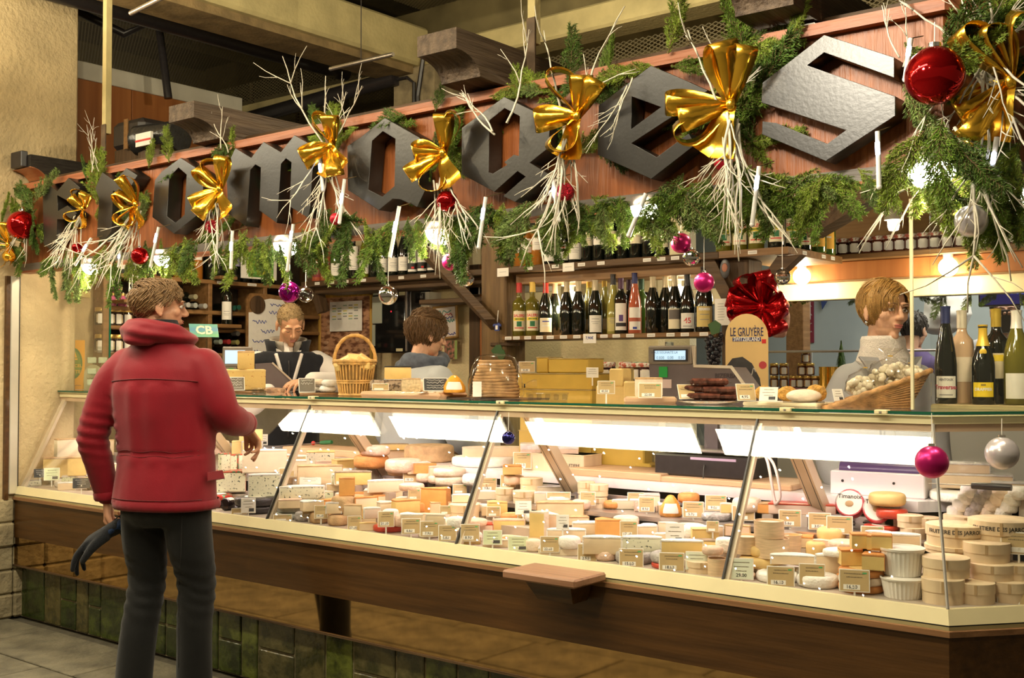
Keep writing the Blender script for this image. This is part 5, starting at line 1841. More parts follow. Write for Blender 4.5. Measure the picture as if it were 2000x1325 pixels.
# white twigs
TWIG = mat('white_twig',(.72,.66,.54),.7,0,.15,30,.2,60)
def twig_mesh(seed,L,br=3):
 r = random.Random(seed)
 mb = MB()
 def grow(p,d,L,r0,n,lvl):
  pts = [p]
  for i in range(n):
   d = (d + Vector((r.uniform(-.22,.22),r.uniform(-.12,.12),r.uniform(-.22,.22)))).normalized()
   pts.append(pts[-1] + d * L / n)
  mb.tube(pts,[r0 * (1 - .65 * i / n) for i in range(n + 1)],5)
  if lvl < 2:
   for k in range(br if lvl == 0 else 1):
    i = r.randint(max(1,n // 3),n - 1)
    dd = (d + Vector((r.uniform(-.9,.9),r.uniform(-.5,.2),r.uniform(-.6,.6)))).normalized()
    grow(pts[i],dd,L * r.uniform(.25,.45),r0 * .6,3,lvl + 1)
 grow(Vector(),Vector((0,0,-1)),L,.0042,7,0)
 return mb.mesh('twig',TWIG,180)
TW = [twig_mesh(60 + i,L,b) for i,(L,b) in enumerate([(.30,3),(.36,3),(.26,2),(.40,4),(.33,3),(.22,2)])]
def twigs(px,py,Y,n,a0,a1,label,s=1.,up=0,off=(0,0)):
 p = PY(px,py,Y)
 t = thing('twig_bundle',label,'twigs',p)
 for k in range(n + up):
  a = rg.uniform(a0,a1) if k < n else rg.uniform(130,235)
  o = ob('twig',rg.choice(TW),t,(rg.uniform(-.03,.03) + off[0] * rg.random(),rg.uniform(-.05,.0),rg.uniform(-.03,.03) + off[1] * rg.random()))
  o.rotation_euler = (rg.uniform(-.25,.12),a * D2R,rg.uniform(0,.3))
  k_ = s * rg.uniform(.7,1.15)
  o.scale = (k_,k_,k_)
# rotation about y: 0 = straight down, + = towards -x (left)
twigs(160,430,-.10,11,5,48,'white painted twigs hanging below the leftmost bow pair',.95)
twigs(275,415,-.10,13,0,50,'white painted twigs spraying down left of the letter o',1.1)
twigs(430,400,-.10,8,-25,28,'white painted twigs hanging below the bow right of the letter o',.85)
twigs(645,300,-.10,10,-15,28,'white painted twigs hanging below the bow right of the letter m',1.05,4)
twigs(870,350,-.10,10,-32,22,'white painted twigs hanging below the bow between a and g',.95,0)
twigs(1125,250,-.10,12,-2,28,'white painted twigs hanging below the bow between g and e',1.15,2)
twigs(1435,240,-.12,13,-22,18,'white painted twigs hanging below the largest gold bow',1.1,3)
twigs(1930,130,.0,14,-55,55,'white painted twigs spreading around the right end bow',1.1,9)
twigs(1870,250,-.02,9,-45,30,'long white twigs drooping under the big red bauble',1.2)
twigs(1760,130,-.08,2,150,200,'two white twigs rising left of the big red bauble',.8)
twigs(60,420,-.10,5,10,60,'white painted twigs at the far left end of the sign',.9)
twigs(985,250,-.13,3,120,235,'thin white twigs crossing the letter g',1.0)
twigs(195,330,-.07,5,140,220,'white twigs rising above the letter r',.6)
twigs(450,290,-.07,2,150,200,'white twig rising above the letter m',.9)
twigs(1225,170,-.11,3,25,32,'bundle of pale sticks left of the letter e',.75)

# gold bows
GOLD = mat('gold_foil',(.86,.50,.05),.2,.92,.10,6)
def ribbon(d,up,L,w,h,n=12,twist=0.,op=0.):
 """loop of ribbon leaving the origin along d; up = viewer side"""
 side = d.cross(up).normalized()
 up = (up + side * op).normalized()
 side = d.cross(up).normalized()
 a,b = [],[]
 for i in range(n + 1):
  t = i / n
  al = L * (math.sin(math.pi * t) ** .8)
  of = h * math.sin(2 * math.pi * t) * .5 + h * .3 * math.sin(math.pi * t)
  ww = w * (.28 + .72 * math.sin(math.pi * t) ** .6)
  c = d * al + up * of
  s2 = (side * math.cos(twist * t) + up * math.sin(twist * t))
  a.append(c - s2 * ww / 2)
  b.append(c + s2 * ww / 2)
 mb = MB()
 vs = a + b
 m = n + 1
 mb.add(vs,[(i,i + 1,m + i + 1,m + i) for i in range(n)])
 return mb
def bow(p,s,label,angs,seed,m=GOLD,name='gift_bow',w=.07,tails=2,up=Vector((0,-1,.12)),L=.155,cat='bow'):
 r = random.Random(seed)
 t = thing(name,label,cat,p)
 for i,a in enumerate(angs if name != 'gift_bow' or cat != 'bow' or m is not GOLD else angs[:5]):
  d = Vector((math.cos(a * D2R),r.uniform(-.35,-.05),math.sin(a * D2R))).normalized()
  o = ribbon(d,up,s * L * r.uniform(.85,1.15),s * w * r.uniform(.85,1.2),s * .085 * r.uniform(.7,1.2),14,r.uniform(-.3,.3),r.choice((-1,1)) * r.uniform(.5,1.1)).build('loop',m,t,180)
  o.modifiers.new('t','SOLIDIFY').thickness = .0007
 for k in range(tails):
  a = r.uniform(-130,-50)
  d = Vector((math.cos(a * D2R),-.15,math.sin(a * D2R))).normalized()
  sd = d.cross(Vector((0,-1,0))).normalized()
  pts = [d * (s * .15 * i / 6) + Vector((0,-.012 * math.sin(i),0)) for i in range(7)]
  mb = MB()
  mb.add([q - sd * s * w * (.2 + .3 * i / 6) for i,q in enumerate(pts)] + [q + sd * s * w * (.2 + .3 * i / 6) for i,q in enumerate(pts)],[(i,i + 1,8 + i,7 + i) for i in range(6)])
  mb.build('tail',m,t,180)
 MB().ball((0,-.01,0),.016 * s,.014 * s,.02 * s,10,6).build('knot',m,t,180)
 return t
BN = ['gold foil bow beside the red bauble at the left edge','gold foil bow between the letters F and r','gold foil bow between the letters r and o','gold foil bow between the letters o and m','gold foil bow between the letters m and a','gold foil bow between the letters a and g','gold foil bow between the letters g and e','largest gold foil bow between the letters e and s','gold foil bow at the right picture edge']
BA = [(75,120,190,250,300,20),(95,150,40,215,265,320),(120,95,170,215,255,285),(110,70,195,225,150,260),(115,75,185,205,290,245),(85,165,200,60,255,225),(105,75,50,175,250,235),(100,70,170,190,215,10,350,275),(120,100,200,230,60,260)]
for i,(px,py,s) in enumerate(BOWS):
 bow(PY(px,py,-.145 if i < 8 else -.02),s * .92,BN[i],BA[i],100 + i)
# baubles
def bmat(name,c,rough,metal=.85,**k):
 return mat(name,c,rough,metal,**k)
BAU = {'red': bmat('red_glass_ball',(.42,.006,.008),.07),'mattred': bmat('satin_red_ball',(.50,.012,.03),.38,.5),'glit': bmat('glitter_red_ball',(.40,.006,.02),.35,.6,var=.6,scale=160.,bump=.6,bscale=200.),'purple': bmat('purple_glass_ball',(.30,.008,.22),.06),
  'pink': bmat('satin_pink_ball',(.52,.012,.16),.32,.6),'silver': bmat('silver_ball',(.75,.73,.70),.05,1.),'pearl': bmat('pearl_ball',(.66,.62,.66),.25,.5),'blue': bmat('blue_glass_ball',(.03,.03,.16),.15),'gold': bmat('gold_ball',(.75,.45,.08),.15,1.)}
def bauble(px,py,rp,kind,label,Y=-.13,hang=.06,parent=None):
 p = PY(px,py,Y)
 r = rp / PPM(p)
 if -.05 < Y < .07:
  hang = max(.02,1.955 - p.z - r * 1.1)
 elif Y == 1.0:
  hang = 2.47 - p.z - r * 1.1
 t = thing('bauble',label,'bauble',p)
 if kind == 'disco':
  mb = MB()
  m_,n_ = 14,24
  for j in range(m_):
   for i in range(n_):
    q = []
    for (jj,ii) in ((j + .06,i + .05),(j + .06,i + .95),(j + .94,i + .95),(j + .94,i + .05)):
     th,ph = math.pi * jj / m_,2 * math.pi * ii / n_
     q.append((r * math.sin(th) * math.cos(ph),r * math.sin(th) * math.sin(ph),r * math.cos(th)))
    mb.add(q,[(3,2,1,0)])
  mb.build('mirror_tiles',BAU['silver'],t)
  MB().ball((0,0,0),r * .985,n=18,m=12).build('ball',mat('disco_core',(.25,.24,.22),.4),t,180)
 else:
  MB().ball((0,0,0),r,n=28,m=18).build('ball',glass('clear_ball_glass',(.80,.80,.78),1.8) if kind == 'clear' else BAU[kind],t,180)
 MB().lathe([(r * .22,r * .96),(r * .22,r * 1.12),(1e-4,r * 1.14)],10).build('cap',CHROME if kind in ('silver','clear','disco','pearl') else BAU['gold'] if kind in ('glit',) else CHROME,t,50)
 MB().tube([(0,0,r * 1.1),(0,.002,r * 1.1 + hang)],.0012,4).build('string',PAPER,t)
 return t
for a in [(42,440,28,'red','shiny red bauble at the left end of the garland'),(150,484,10,'red','tiny shiny red bauble half behind a light tube'),(273,500,17,'red','shiny red bauble hanging below the letter r'),(414,443,14,'glit','small glittering red bauble below the letter o bow'),(656,428,12,'mattred','small matte red bauble right of the letter m'),
   (873,393,21,'red','shiny red bauble below the bow between a and g'),(1104,375,18,'glit','glittering red bauble between the letters g and e'),(1412,317,18,'mattred','matte red bauble in the twigs of the largest bow'),(1826,148,57,'red','very large shiny red bauble at the right end of the sign',-.16)]:
 bauble(*a)
for a in [(565,571,21,'purple','shiny purple bauble above the salesman',.0,.10),(880,512,17,'pink','satin pink bauble hanging below the letter a lamp',.0,.10),(1330,475,20,'pink','satin pink bauble above a mirror ball below the letter e',.0,.11),(1375,552,20,'pink','satin pink bauble in front of the farmhouse bottle',.0,.16),(597,576,15,'clear','clear glass bauble beside the purple bauble',.03,.15),
   (758,577,19,'silver','mirror silver bauble in front of the black cabinet',.03,.12),(912,546,14,'disco','small mirror ball right of the pink bauble',.05,.12),(1350,503,17,'disco','mirror ball right below a pink bauble',.0,.12),(1528,541,16,'disco','mirror ball above the ham',1.0,.14),(1897,432,32,'pearl','large pale translucent bauble in the right twigs',-.06,.1)]:
 bauble(*a)
bauble(1820,903,32,'pink','large satin pink bauble hanging in front of the case corner',.09,.09)
b_ = bauble(1957,886,32,'pearl','silver bauble with flower print in front of the case return',.30,.05)
bauble(993,856,13,'blue','dark blue bauble hanging in front of the case glass',.15,.07)
# light tubes of the icicle string
ICE = mat('icicle_tube',(.80,.78,.76),.2,0,.05,30,spec=.6)
LED = mat('led_glow',(.8,.85,1),.3,emit=(.62,.70,1),es=14)
for i,(x0,y0,x1,y1) in enumerate([(178,466,147,517),(310,444,294,520),(454,451,451,524),(573,438,561,528),(780,403,762,501),(673,350,663,435),(949,385,935,483),(1080,350,1091,430),(1262,378,1228,460),(1483,325,1469,439),(1714,257,1717,365),(1947,268,1933,365),(1779,75,1768,155),(624,302,631,371),(235,490,232,520)]):
 a_,b_ = PY(x0,y0,-.15 if x0 < 1900 else -.05),PY(x1,y1,-.15 if x0 < 1900 else -.05)
 t = thing('icicle_light','white icicle light tube, %s from left under the sign' % (ORD[sorted([178,310,454,573,780,673,949,1080,1262,1483,1714,1947,1779,624,235]).index(x0)]),'light tube',a_,0,'icicle light tubes')
 v = b_ - a_
 MB().tube([Vector(),v],.0075,8).build('tube',ICE,t,60)
 MB().ball(v,.0085,n=8,m=6).build('tip',ICE,t,180)
 k = rg.uniform(.15,.35)
 MB().tube([v * k + Vector((0,-.004,0)),v * (k + .22) + Vector((0,-.004,0))],.0068,8).build('led',LED,t,60)
 MB().tube([Vector(),Vector((.0,.10,.03))],.002,4).build('cord',STEMM,t)

# ------------------------------------------------------------------ cheeses in the case
sweep([(.27,.735),(.27,.788),(.415,.788),(.415,.735)]).build('rear_step',MATS['deck_white'],counter)
PASTE = {'iv': mat('ivory_paste',(.79,.62,.41),.5,0,.06,18,.05,60),'ye': mat('yellow_paste',(.80,.58,.22),.5,0,.07,18,.05,60),'pa': mat('pale_paste',(.82,.71,.53),.5,0,.05,18,.04,60),'or': mat('orange_paste',(.78,.40,.12),.5,0,.08,18,.05,60),
   'bl': mat('blue_paste',(.76,.74,.56),.55,0,0,85,.08,60,col2=(.06,.085,.065),thr=(.355,.40),detail=2),'pk': mat('pink_paste',(.82,.62,.50),.5,0,.06,18),'gr': mat('green_blue_paste',(.62,.66,.45),.55,0,0,95,.08,60,col2=(.05,.08,.06),thr=(.36,.42),detail=2)}
RIND = {'wh': mat('white_rind',(.86,.83,.78),.85,0,.06,30,.3,120),'ta': mat('tan_rind',(.58,.38,.20),.8,0,.18,25,.3,90),'or': mat('orange_rind',(.70,.30,.09),.65,0,.18,20,.2,80),'br': mat('brown_grey_rind',(.36,.28,.20),.9,0,.25,30,.4,90),'pk': mat('pink_rind',(.78,.56,.43),.75,0,.12,25,.25,90),
  'as': mat('ash_rind',(.42,.39,.38),.9,0,.25,40,.4,120),'ye': mat('yellow_rind',(.74,.53,.22),.6,0,.1,20),'cr': mat('cream_rind',(.80,.66,.52),.75,0,.10,25,.25,90),'fo': mat('red_green_foil',(.50,.03,.02),.3,.4,0,45,col2=(.05,.20,.09),thr=(.44,.5)),'bk': mat('black_wrap',(.035,.03,.035),.25,0,.4,25,.3,40),
  'mi': mat('mint_wrap',(.50,.52,.47),.3,0,.12,40,.15,50),'pl': mat('clear_wrap_white',(.74,.70,.68),.18,0,.08,30,.5,35),'rd': mat('red_wax',(.55,.06,.03),.35,0,.1,20)}
PM = {**{k: v for k,v in PASTE.items()}}
def footprint(kind,w,d):
 if kind == 'half':
  return [(w / 2 * math.cos(a),d * math.sin(a)) for a in [math.pi * i / 14 for i in range(15)]]
 if kind == 'triR':
  return [(-w / 2,0),(w / 2,0),(-w / 2 + .02,d),(-w / 2 - .005,d * .5)]
 if kind == 'triL':
  return [(-w / 2,0),(w / 2,0),(w / 2 + .005,d * .5),(w / 2 - .02,d)]
 return [(-w / 2,0),(w / 2,0),(w / 2 * .92,d),(-w / 2 * .92,d)]
def rounded(poly,h,c):
 mb = MB()
 cx = sum(p[0] for p in poly) / len(poly)
 cy = sum(p[1] for p in poly) / len(poly)
 def ring(z,k):
  return [(cx + (x - cx) * k,cy + (y - cy) * k,z) for x,y in poly]
 s = max(.9,1 - c / (max(abs(p[0] - cx) for p in poly) + 1e-6))
 mb.loft([ring(0,s),ring(c * .6,1),ring(h - c * .6,1),ring(h,s)])
 return mb
CHEESES,CARDS,RISERS = [],[],[]
def add_cheese(kind,px,py,z,wp,hp,paste='iv',rind='wh',d=.8,rot=0.,name=None,desc=None,tilt=0.):
 CHEESES.append([kind,px,py,z,wp,hp,paste,rind,d,rot,name,desc,tilt])
def place(px,py,z,prev,h,rad=.03):
 if z == '^':
  p = PY(px,py,prev[1].y)
  p.z = prev[2]
 else:
  p = PZ(px,py,z)
  lim = .21 if z <= .745 else .37 if z < .80 else .56 if z < .93 else 9
  base = F_ if z <= .745 else S_ if z < .80 else M_ if z < .93 else z
  if p.y > lim and p.x < -1.1:
   p = PY(px,py,lim)
   if p.z > base + .012:
    RISERS.append((p.copy(),base))
   else:
    p.z = base
 if z != '^' and z >= .93 and p.y > .85:
  p = PY(px,py,.80)
  p.z = z
 yc = max(.075,.03 + (p.z + h - .741) * .502) + rad
 if p.x < -1.10 and p.y < yc and p.z < 1.2:
  zz = p.z
  p = PY(px,py,yc)
  p.z = zz
 if p.x > -1.35 and p.z < .93:
  zz,Y = p.z,p.y
  for _ in range(60):
   q = PY(px,py,Y)
   if -(q.x + 1) * UY + q.y * UX >= max(.06,.03 + (zz + h - .741) * .502) + rad and q.y >= yc:
    break
   Y += .01
  if q.y > p.y + .001:
   p = q
   p.z = zz
 return p
PN = {'iv': 'ivory','ye': 'yellow','pa': 'pale','or': 'orange','bl': 'blue-veined','pk': 'pinkish','gr': 'green-veined'}
RN = {'wh': 'white rind','ta': 'tan rind','or': 'orange rind','br': 'brown-grey rind','pk': 'pink rind','as': 'ash-grey rind','ye': 'yellow rind','cr': 'cream rind','fo': 'red and green foil','bk': 'black wrapping','mi': 'mint wrapping','pl': 'clear wrapping','rd': 'red wax'}
KN = {'half': 'cheese half-wheel','triR': 'cheese wedge','triL': 'cheese wedge','rect': 'cheese block','wheel': 'cheese wheel','box': 'round spruce cheese box','tub': 'ribbed white curd tub','ring': 'bark-ringed cheese','crot': 'small goat cheese'}
KO = {'half': 'halved_cheese','triR': 'cheese_wedge','triL': 'cheese_wedge','rect': 'cheese_block','wheel': 'round_cheese','box': 'cheese_box','tub': 'curd_tub','ring': 'banded_cheese','crot': 'goat_cheese'}
F_,S_,M_,W__ = .735,.788,.853,.962
def bay(x):
 return 'left bay' if x < -3.98 else 'second bay' if x < -2.85 else 'third bay' if x < -1.71 else 'corner bay' if x < -1.06 else 'return bay'
def tierof(z):
 return 'front row' if z < .775 else 'second row' if z < .845 else 'shelf row' if z < .95 else 'top row'
c_ = add_cheese
# left bay, left of the customer
c_('rect',110,934,F_,42,38,'ye','ta',.7); c_('rect',150,930,F_,28,34,'ye','ta',.7)
c_('triR',136,884,'^',44,36,'pa','ta',.8,.35); c_('rect',148,950,F_,48,24,'gr','pl',.5); c_('rect',130,958,F_,30,16,'iv','pl',.5)
c_('half',78,912,S_,24,28,'iv','ta'); c_('rect',66,934,F_,30,14,'bl','as'); c_('rect',62,950,F_,32,12,'bl','as'); c_('half',88,926,S_,30,12,'or','or')
c_('half',70,880,M_,24,18,'iv','pk'); c_('wheel',110,876,M_,26,14,'iv','wh'); c_('wheel',166,890,M_,24,40,'iv','as'); c_('half',205,890,M_,30,30,'iv','ta'); c_('rect',230,930,S_,30,24,'pa','cr')
# left bay, right of the customer
c_('wheel',425,990,F_,56,30,'iv','fo'); c_('rect',410,962,'^',16,34,'bl','mi',1.)
c_('wheel',500,1006,F_,80,20,'iv','bk'); c_('wheel',502,985,'^',82,22,'iv','bk'); c_('half',516,966,'^',58,46,'bl','pl',.9)
c_('rect',450,962,.80,54,42,'bl','fo',.8); c_('triR',441,921,'^',18,36,'bl','fo',1.,.5); c_('triL',456,921,.89,12,34,'bl','fo',1.,-.2); c_('rect',474,920,.89,30,34,'bl','fo',.5,.2)
c_('half',517,924,S_,66,38,'pa','cr',.8); c_('rect',404,898,M_,24,24,'ye','ye'); c_('wheel',424,888,M_,38,26,'iv','pk'); c_('half',492,888,M_,30,22,'ye','as'); c_('half',490,866,'^',42,23,'ye','ye',.7)
c_('rect',470,888,M_,26,22,'ye','ye')
# second bay
c_('wheel',566,1014,F_,54,16,'iv','mi'); c_('wheel',571,1000,'^',58,32,'iv','mi'); c_('half',590,972,'^',82,26,'bl','wh',.7)
c_('wheel',592,1034,F_,32,22,'iv','as'); c_('wheel',624,1038,F_,38,26,'iv','ta'); c_('wheel',660,1042,F_,40,26,'iv','ta')
c_('triR',626,986,S_,46,27,'gr','cr',.7); c_('half',668,946,S_,34,18,'gr','wh'); c_('triL',640,1013,F_,36,40,'or','or',.9); c_('wheel',671,1006,S_,46,36,'iv','ta'); c_('rect',677,972,'^',28,37,'or','or',.7)
c_('half',625,946,S_,72,33,'iv','ta',.7); c_('rect',579,934,S_,30,30,'pa','cr',.7); c_('half',560,946,S_,36,14,'iv','ta'); c_('rect',626,912,M_,44,27,'bl','ye',.6); c_('half',552,912,M_,24,20,'iv','ta')
c_('rect',678,916,M_,34,16,'ye','ye',.8,.4); c_('half',690,948,S_,58,24,'ye','br',.6)
c_('half',716,1006,F_,42,34,'pa','or',.5,.35); c_('half',750,993,S_,40,27,'iv','or',.6,.3); c_('half',706,986,S_,30,26,'iv','or')
c_('half',730,1010,F_,40,15,'iv','ye'); c_('half',722,1028,F_,36,17,'iv','ye'); c_('half',718,1045,F_,34,17,'iv','ye')
c_('triR',765,1008,F_,40,26,'pa','cr',.8,.3); c_('triR',797,1013,F_,44,35,'ye','or',.9,.4); c_('triL',826,1000,S_,40,44,'pa','cr',.7,-.6); c_('triL',846,1004,S_,50,52,'or','or',.8,-.4)
c_('wheel',760,1056,F_,62,18,'iv','rd'); c_('wheel',786,1038,'^',40,26,'iv','pk'); c_('half',823,1026,F_,42,22,'iv','pk',.6); c_('wheel',866,1034,F_,50,24,'iv','cr'); c_('wheel',838,1058,F_,40,14,'iv','cr')
c_('half',754,962,S_,60,22,'pa','wh',.6,.2); c_('rect',748,976,S_,66,18,'iv','cr',.5)
c_('wheel',725,914,M_,54,26,'iv','or'); c_('wheel',733,890,'^',54,24,'iv','pk'); c_('wheel',788,922,M_,58,27,'pk','pk'); c_('half',830,926,M_,36,18,'or','or'); c_('wheel',830,942,.84,30,18,'iv','pk'); c_('wheel',804,958,S_,40,15,'iv','pk'); c_('wheel',862,944,.84,44,18,'iv','pk')
c_('half',757,870,W__,78,15,'iv','br',.5); c_('half',770,855,'^',52,13,'ye','br',.5); c_('wheel',838,888,W__,84,38,'iv','ta')
c_('half',660,960,S_,40,14,'iv','wh')
# third bay
c_('wheel',945,893,W__,134,22,'iv','wh'); c_('half',968,871,'^',122,20,'iv','cr',.5); c_('half',944,876,1.0,62,14,'ye','br',.4)
c_('wheel',878,930,M_,52,18,'iv','cr'); c_('wheel',880,948,.84,52,22,'iv','cr'); c_('wheel',926,948,M_,40,24,'iv','wh'); c_('rect',1000,928,W__,34,19,'ye','or',.8); c_('wheel',1004,946,M_,34,18,'iv','pk')
c_('box',1038,957,.90,42,25); c_('box',986,977,M_,34,25); c_('box',1024,982,M_,42,25); c_('box',950,960,.87,34,18)
c_('half',950,977,M_,40,18,'pa','wh'); c_('half',907,982,M_,46,16,'pa','wh'); c_('box',907,1014,S_,56,32); c_('triR',972,1010,S_,34,30,'ye','ye',.8); c_('half',988,974,M_,30,22,'iv','wh')
c_('half',940,1000,S_,30,14,'pa','wh'); c_('half',994,1040,.76,60,26,'ye','pk',.6); c_('wheel',992,1056,F_,66,14,'iv','pk'); c_('rect',936,1044,F_,48,20,'pk','rd',.6); c_('wheel',925,1026,S_,50,16,'iv','pk'); c_('wheel',888,1050,F_,44,20,'iv','cr'); c_('half',920,1074,F_,36,14,'ye','ta'); c_('half',968,1076,F_,50,16,'iv','cr'); c_('half',1032,1020,S_,40,24,'ye','wh',.6)
c_('half',1094,1026,S_,86,50,'iv','ta',.8); c_('triL',1048,1056,.76,30,58,'ye','cr',.9,-.5); c_('triR',1068,1052,.76,44,50,'pk','wh',.9,-.3)
c_('half',1106,1059,.77,72,26,'iv','wh',.6); c_('half',1155,1045,S_,70,25,'iv','wh',.7); c_('half',1176,1085,.76,72,36,'iv','wh',.7); c_('triR',1188,1048,S_,44,34,'or','or',.8)
c_('rect',1090,1101,F_,76,16,'pa','pl',.6); c_('wheel',1112,1086,'^',42,26,'iv','wh'); c_('wheel',1182,1107,F_,44,25,'iv','pk'); c_('wheel',1042,1086,F_,30,26,'iv','cr')
c_('box',1147,988,M_,32,24); c_('box',1168,992,M_,34,22); c_('box',1145,964,.905,32,24); c_('box',1170,969,.90,34,24); c_('wheel',1197,988,M_,34,18,'iv','or'); c_('half',1220,996,M_,46,20,'pa','wh')
c_('rect',1062,965,M_,70,14,'pa','pl',.6); c_('rect',1056,985,M_,24,24,'pa','pl')
c_('wheel',1345,982,M_,36,20,'iv','or'); c_('wheel',1400,1016,M_,56,20,'iv','as'); c_('half',1418,998,'^',22,20,'ye','cr'); c_('rect',1268,990,M_,36,24,'pa','pl')
c_('half',1262,1054,S_,44,28,'iv','wh',.8,.3); c_('wheel',1357,1052,S_,44,30,'iv','wh'); c_('rect',1378,1060,.80,48,28,'ye','ye',.7,.2); c_('half',1366,1080,.77,68,26,'ye','br',.7); c_('half',1300,1064,S_,42,22,'iv','wh',.7)
c_('wheel',1240,1115,F_,74,30,'iv','as'); c_('half',1254,1092,'^',74,30,'bl','wh',.7); c_('wheel',1306,1128,F_,66,14,'or','rd'); c_('wheel',1306,1116,'^',66,26,'iv','as'); c_('half',1332,1090,'^',78,26,'ye','wh',.6)
c_('half',1276,1072,.78,50,18,'gr','wh'); c_('box',1370,1137,F_,64,27); c_('ring',1402,1136,F_,38,36,'iv','cr'); c_('wheel',1392,1098,.80,40,20,'iv','pk'); c_('wheel',1416,1078,S_,34,30,'iv','wh')
# corner bay
c_('wheel',1459,1000,M_,50,30,'iv','cr'); c_('rect',1500,1004,M_,36,20,'or','ta',.7); c_('rect',1566,1006,M_,110,20,'pk','rd',.4); c_('rect',1560,1030,.83,30,26,'pk','pl')
c_('ring',1460,1080,F_,48,34,'iv','cr'); c_('ring',1508,1088,F_,56,38,'iv','cr'); c_('ring',1502,1050,'^',54,37,'iv','cr'); c_('ring',1546,1078,S_,38,38,'iv','cr')
c_('wheel',1486,1106,F_,74,26,'iv','ye'); c_('wheel',1496,1090,'^',58,26,'iv','ye'); c_('half',1548,1104,S_,80,20,'iv','wh'); c_('half',1522,1130,F_,78,24,'ye','wh',.6); c_('wheel',1440,1112,F_,40,20,'iv','pk')
c_('half',1470,1122,F_,40,22,'or','or'); c_('wheel',1450,1150,F_,50,14,'iv','pk'); c_('wheel',1518,1154,F_,78,26,'iv','wh'); c_('wheel',1598,1172,F_,80,32,'iv','wh')
c_('half',1632,1130,F_,70,46,'iv','wh',.7); c_('wheel',1640,1084,'^',60,16,'iv','wh'); c_('wheel',1594,1082,S_,36,30,'ye','ye'); c_('wheel',1624,1058,.83,52,32,'ye','ye'); c_('wheel',1650,1072,S_,56,20,'iv','pk')
c_('wheel',1682,1182,F_,86,22,'iv','or'); c_('wheel',1684,1160,'^',84,22,'pa','cr'); c_('wheel',1684,1140,'^',84,18,'iv','or')
c_('rect',1664,1124,'^',38,34,'ye','or',.9,.25); c_('rect',1705,1125,.81,40,34,'ye','or',.9,-.1); c_('rect',1682,1090,.865,34,32,'ye','or',.9,.2); c_('rect',1712,1091,.865,36,32,'ye','or',.9,-.1); c_('rect',1722,1080,.87,36,30,'ye','or',.8)
c_('half',1760,1086,S_,66,42,'iv','wh',.8); c_('half',1716,1070,S_,44,30,'iv','wh')
c_('tub',1764,1190,F_,84,44); c_('tub',1762,1150,'^',82,58); c_('box',1784,1052,M_,46,24); c_('box',1778,1031,'^',46,26)
c_('wheel',1733,987,.875,56,26,'ye','ye'); c_('wheel',1722,1036,M_,62,14,'iv','rd'); c_('wheel',1742,1012,M_,50,22,'iv','rd')
# return bay
c_('box',1842,1196,F_,78,52); c_('box',1848,1145,'^',84,42); c_('box',1906,1196,F_,70,44); c_('box',1938,1150,'^',84,36); c_('box',1927,1118,'^',82,42); c_('box',1972,1200,F_,70,44); c_('box',1985,1160,'^',60,34)
c_('box',1868,1078,S_,100,20); c_('box',1868,1063,'^',106,46); c_('box',1956,1070,S_,100,50); c_('box',1886,1026,M_,70,22); c_('box',1812,1040,M_,44,30); c_('wheel',1866,1100,S_,70,30,'iv','bk')
for i in range(24):
 row_,k = divmod(i,6)
 c_('crot',1868 + k * 30 + row_ * 9 + (i * 7 % 5),1012 - row_ * 13 + k * 1.0,.875 + row_ * .013,30,20,'iv',('wh','as','cr')[i % 3])
c_('rect',1905,888,1.0,88,22,'iv','pl',.6); c_('rect',1880,868,'^',90,20,'iv','pl',.6); c_('wheel',1898,912,W__,110,18,'iv','wh'); c_('rect',1985,905,W__,60,30,'iv','pl',.6)

# smaller pieces filling the rows between
rf = random.Random(77)
for (x0,x1,ya,sl,z,hh) in [(545,880,1000,.13,S_,22),(560,870,975,.10,S_,22),(545,700,925,.03,M_,20),(760,880,925,.08,M_,20),(900,1240,1055,.12,F_,22),(905,1130,1005,.12,S_,20),(1210,1400,1085,.13,F_,22),(1200,1420,1030,.10,S_,20),(1430,1720,1115,.12,F_,24),(1440,1600,1062,.10,S_,20),(1240,1420,1003,.06,M_,18),(60,160,944,.1,F_,18),(1070,1130,990,.1,M_,20)]:
 x = x0
 while x < x1:
  w_ = rf.uniform(30,46)
  k_ = rf.choice(('half','wheel','rect','half','triR','wheel'))
  c_(k_,x + w_ / 2,ya + (x - x0) * sl + rf.uniform(-4,4),z,w_,hh * rf.uniform(.8,1.15),rf.choice(('iv','pa','ye','pk','iv')),rf.choice(('wh','cr','pk','ta','wh','or','pl')),.8,rf.uniform(-.4,.4))
  x += w_ * 1.12
TUBM = mat('tub_white',(.86,.83,.77),.35,0,.03,20)
BAND = mat('wood_band',(.70,.52,.33),.6,0,.12,20,.1,50,stretch=(1,1,8))
prev = None
built = []
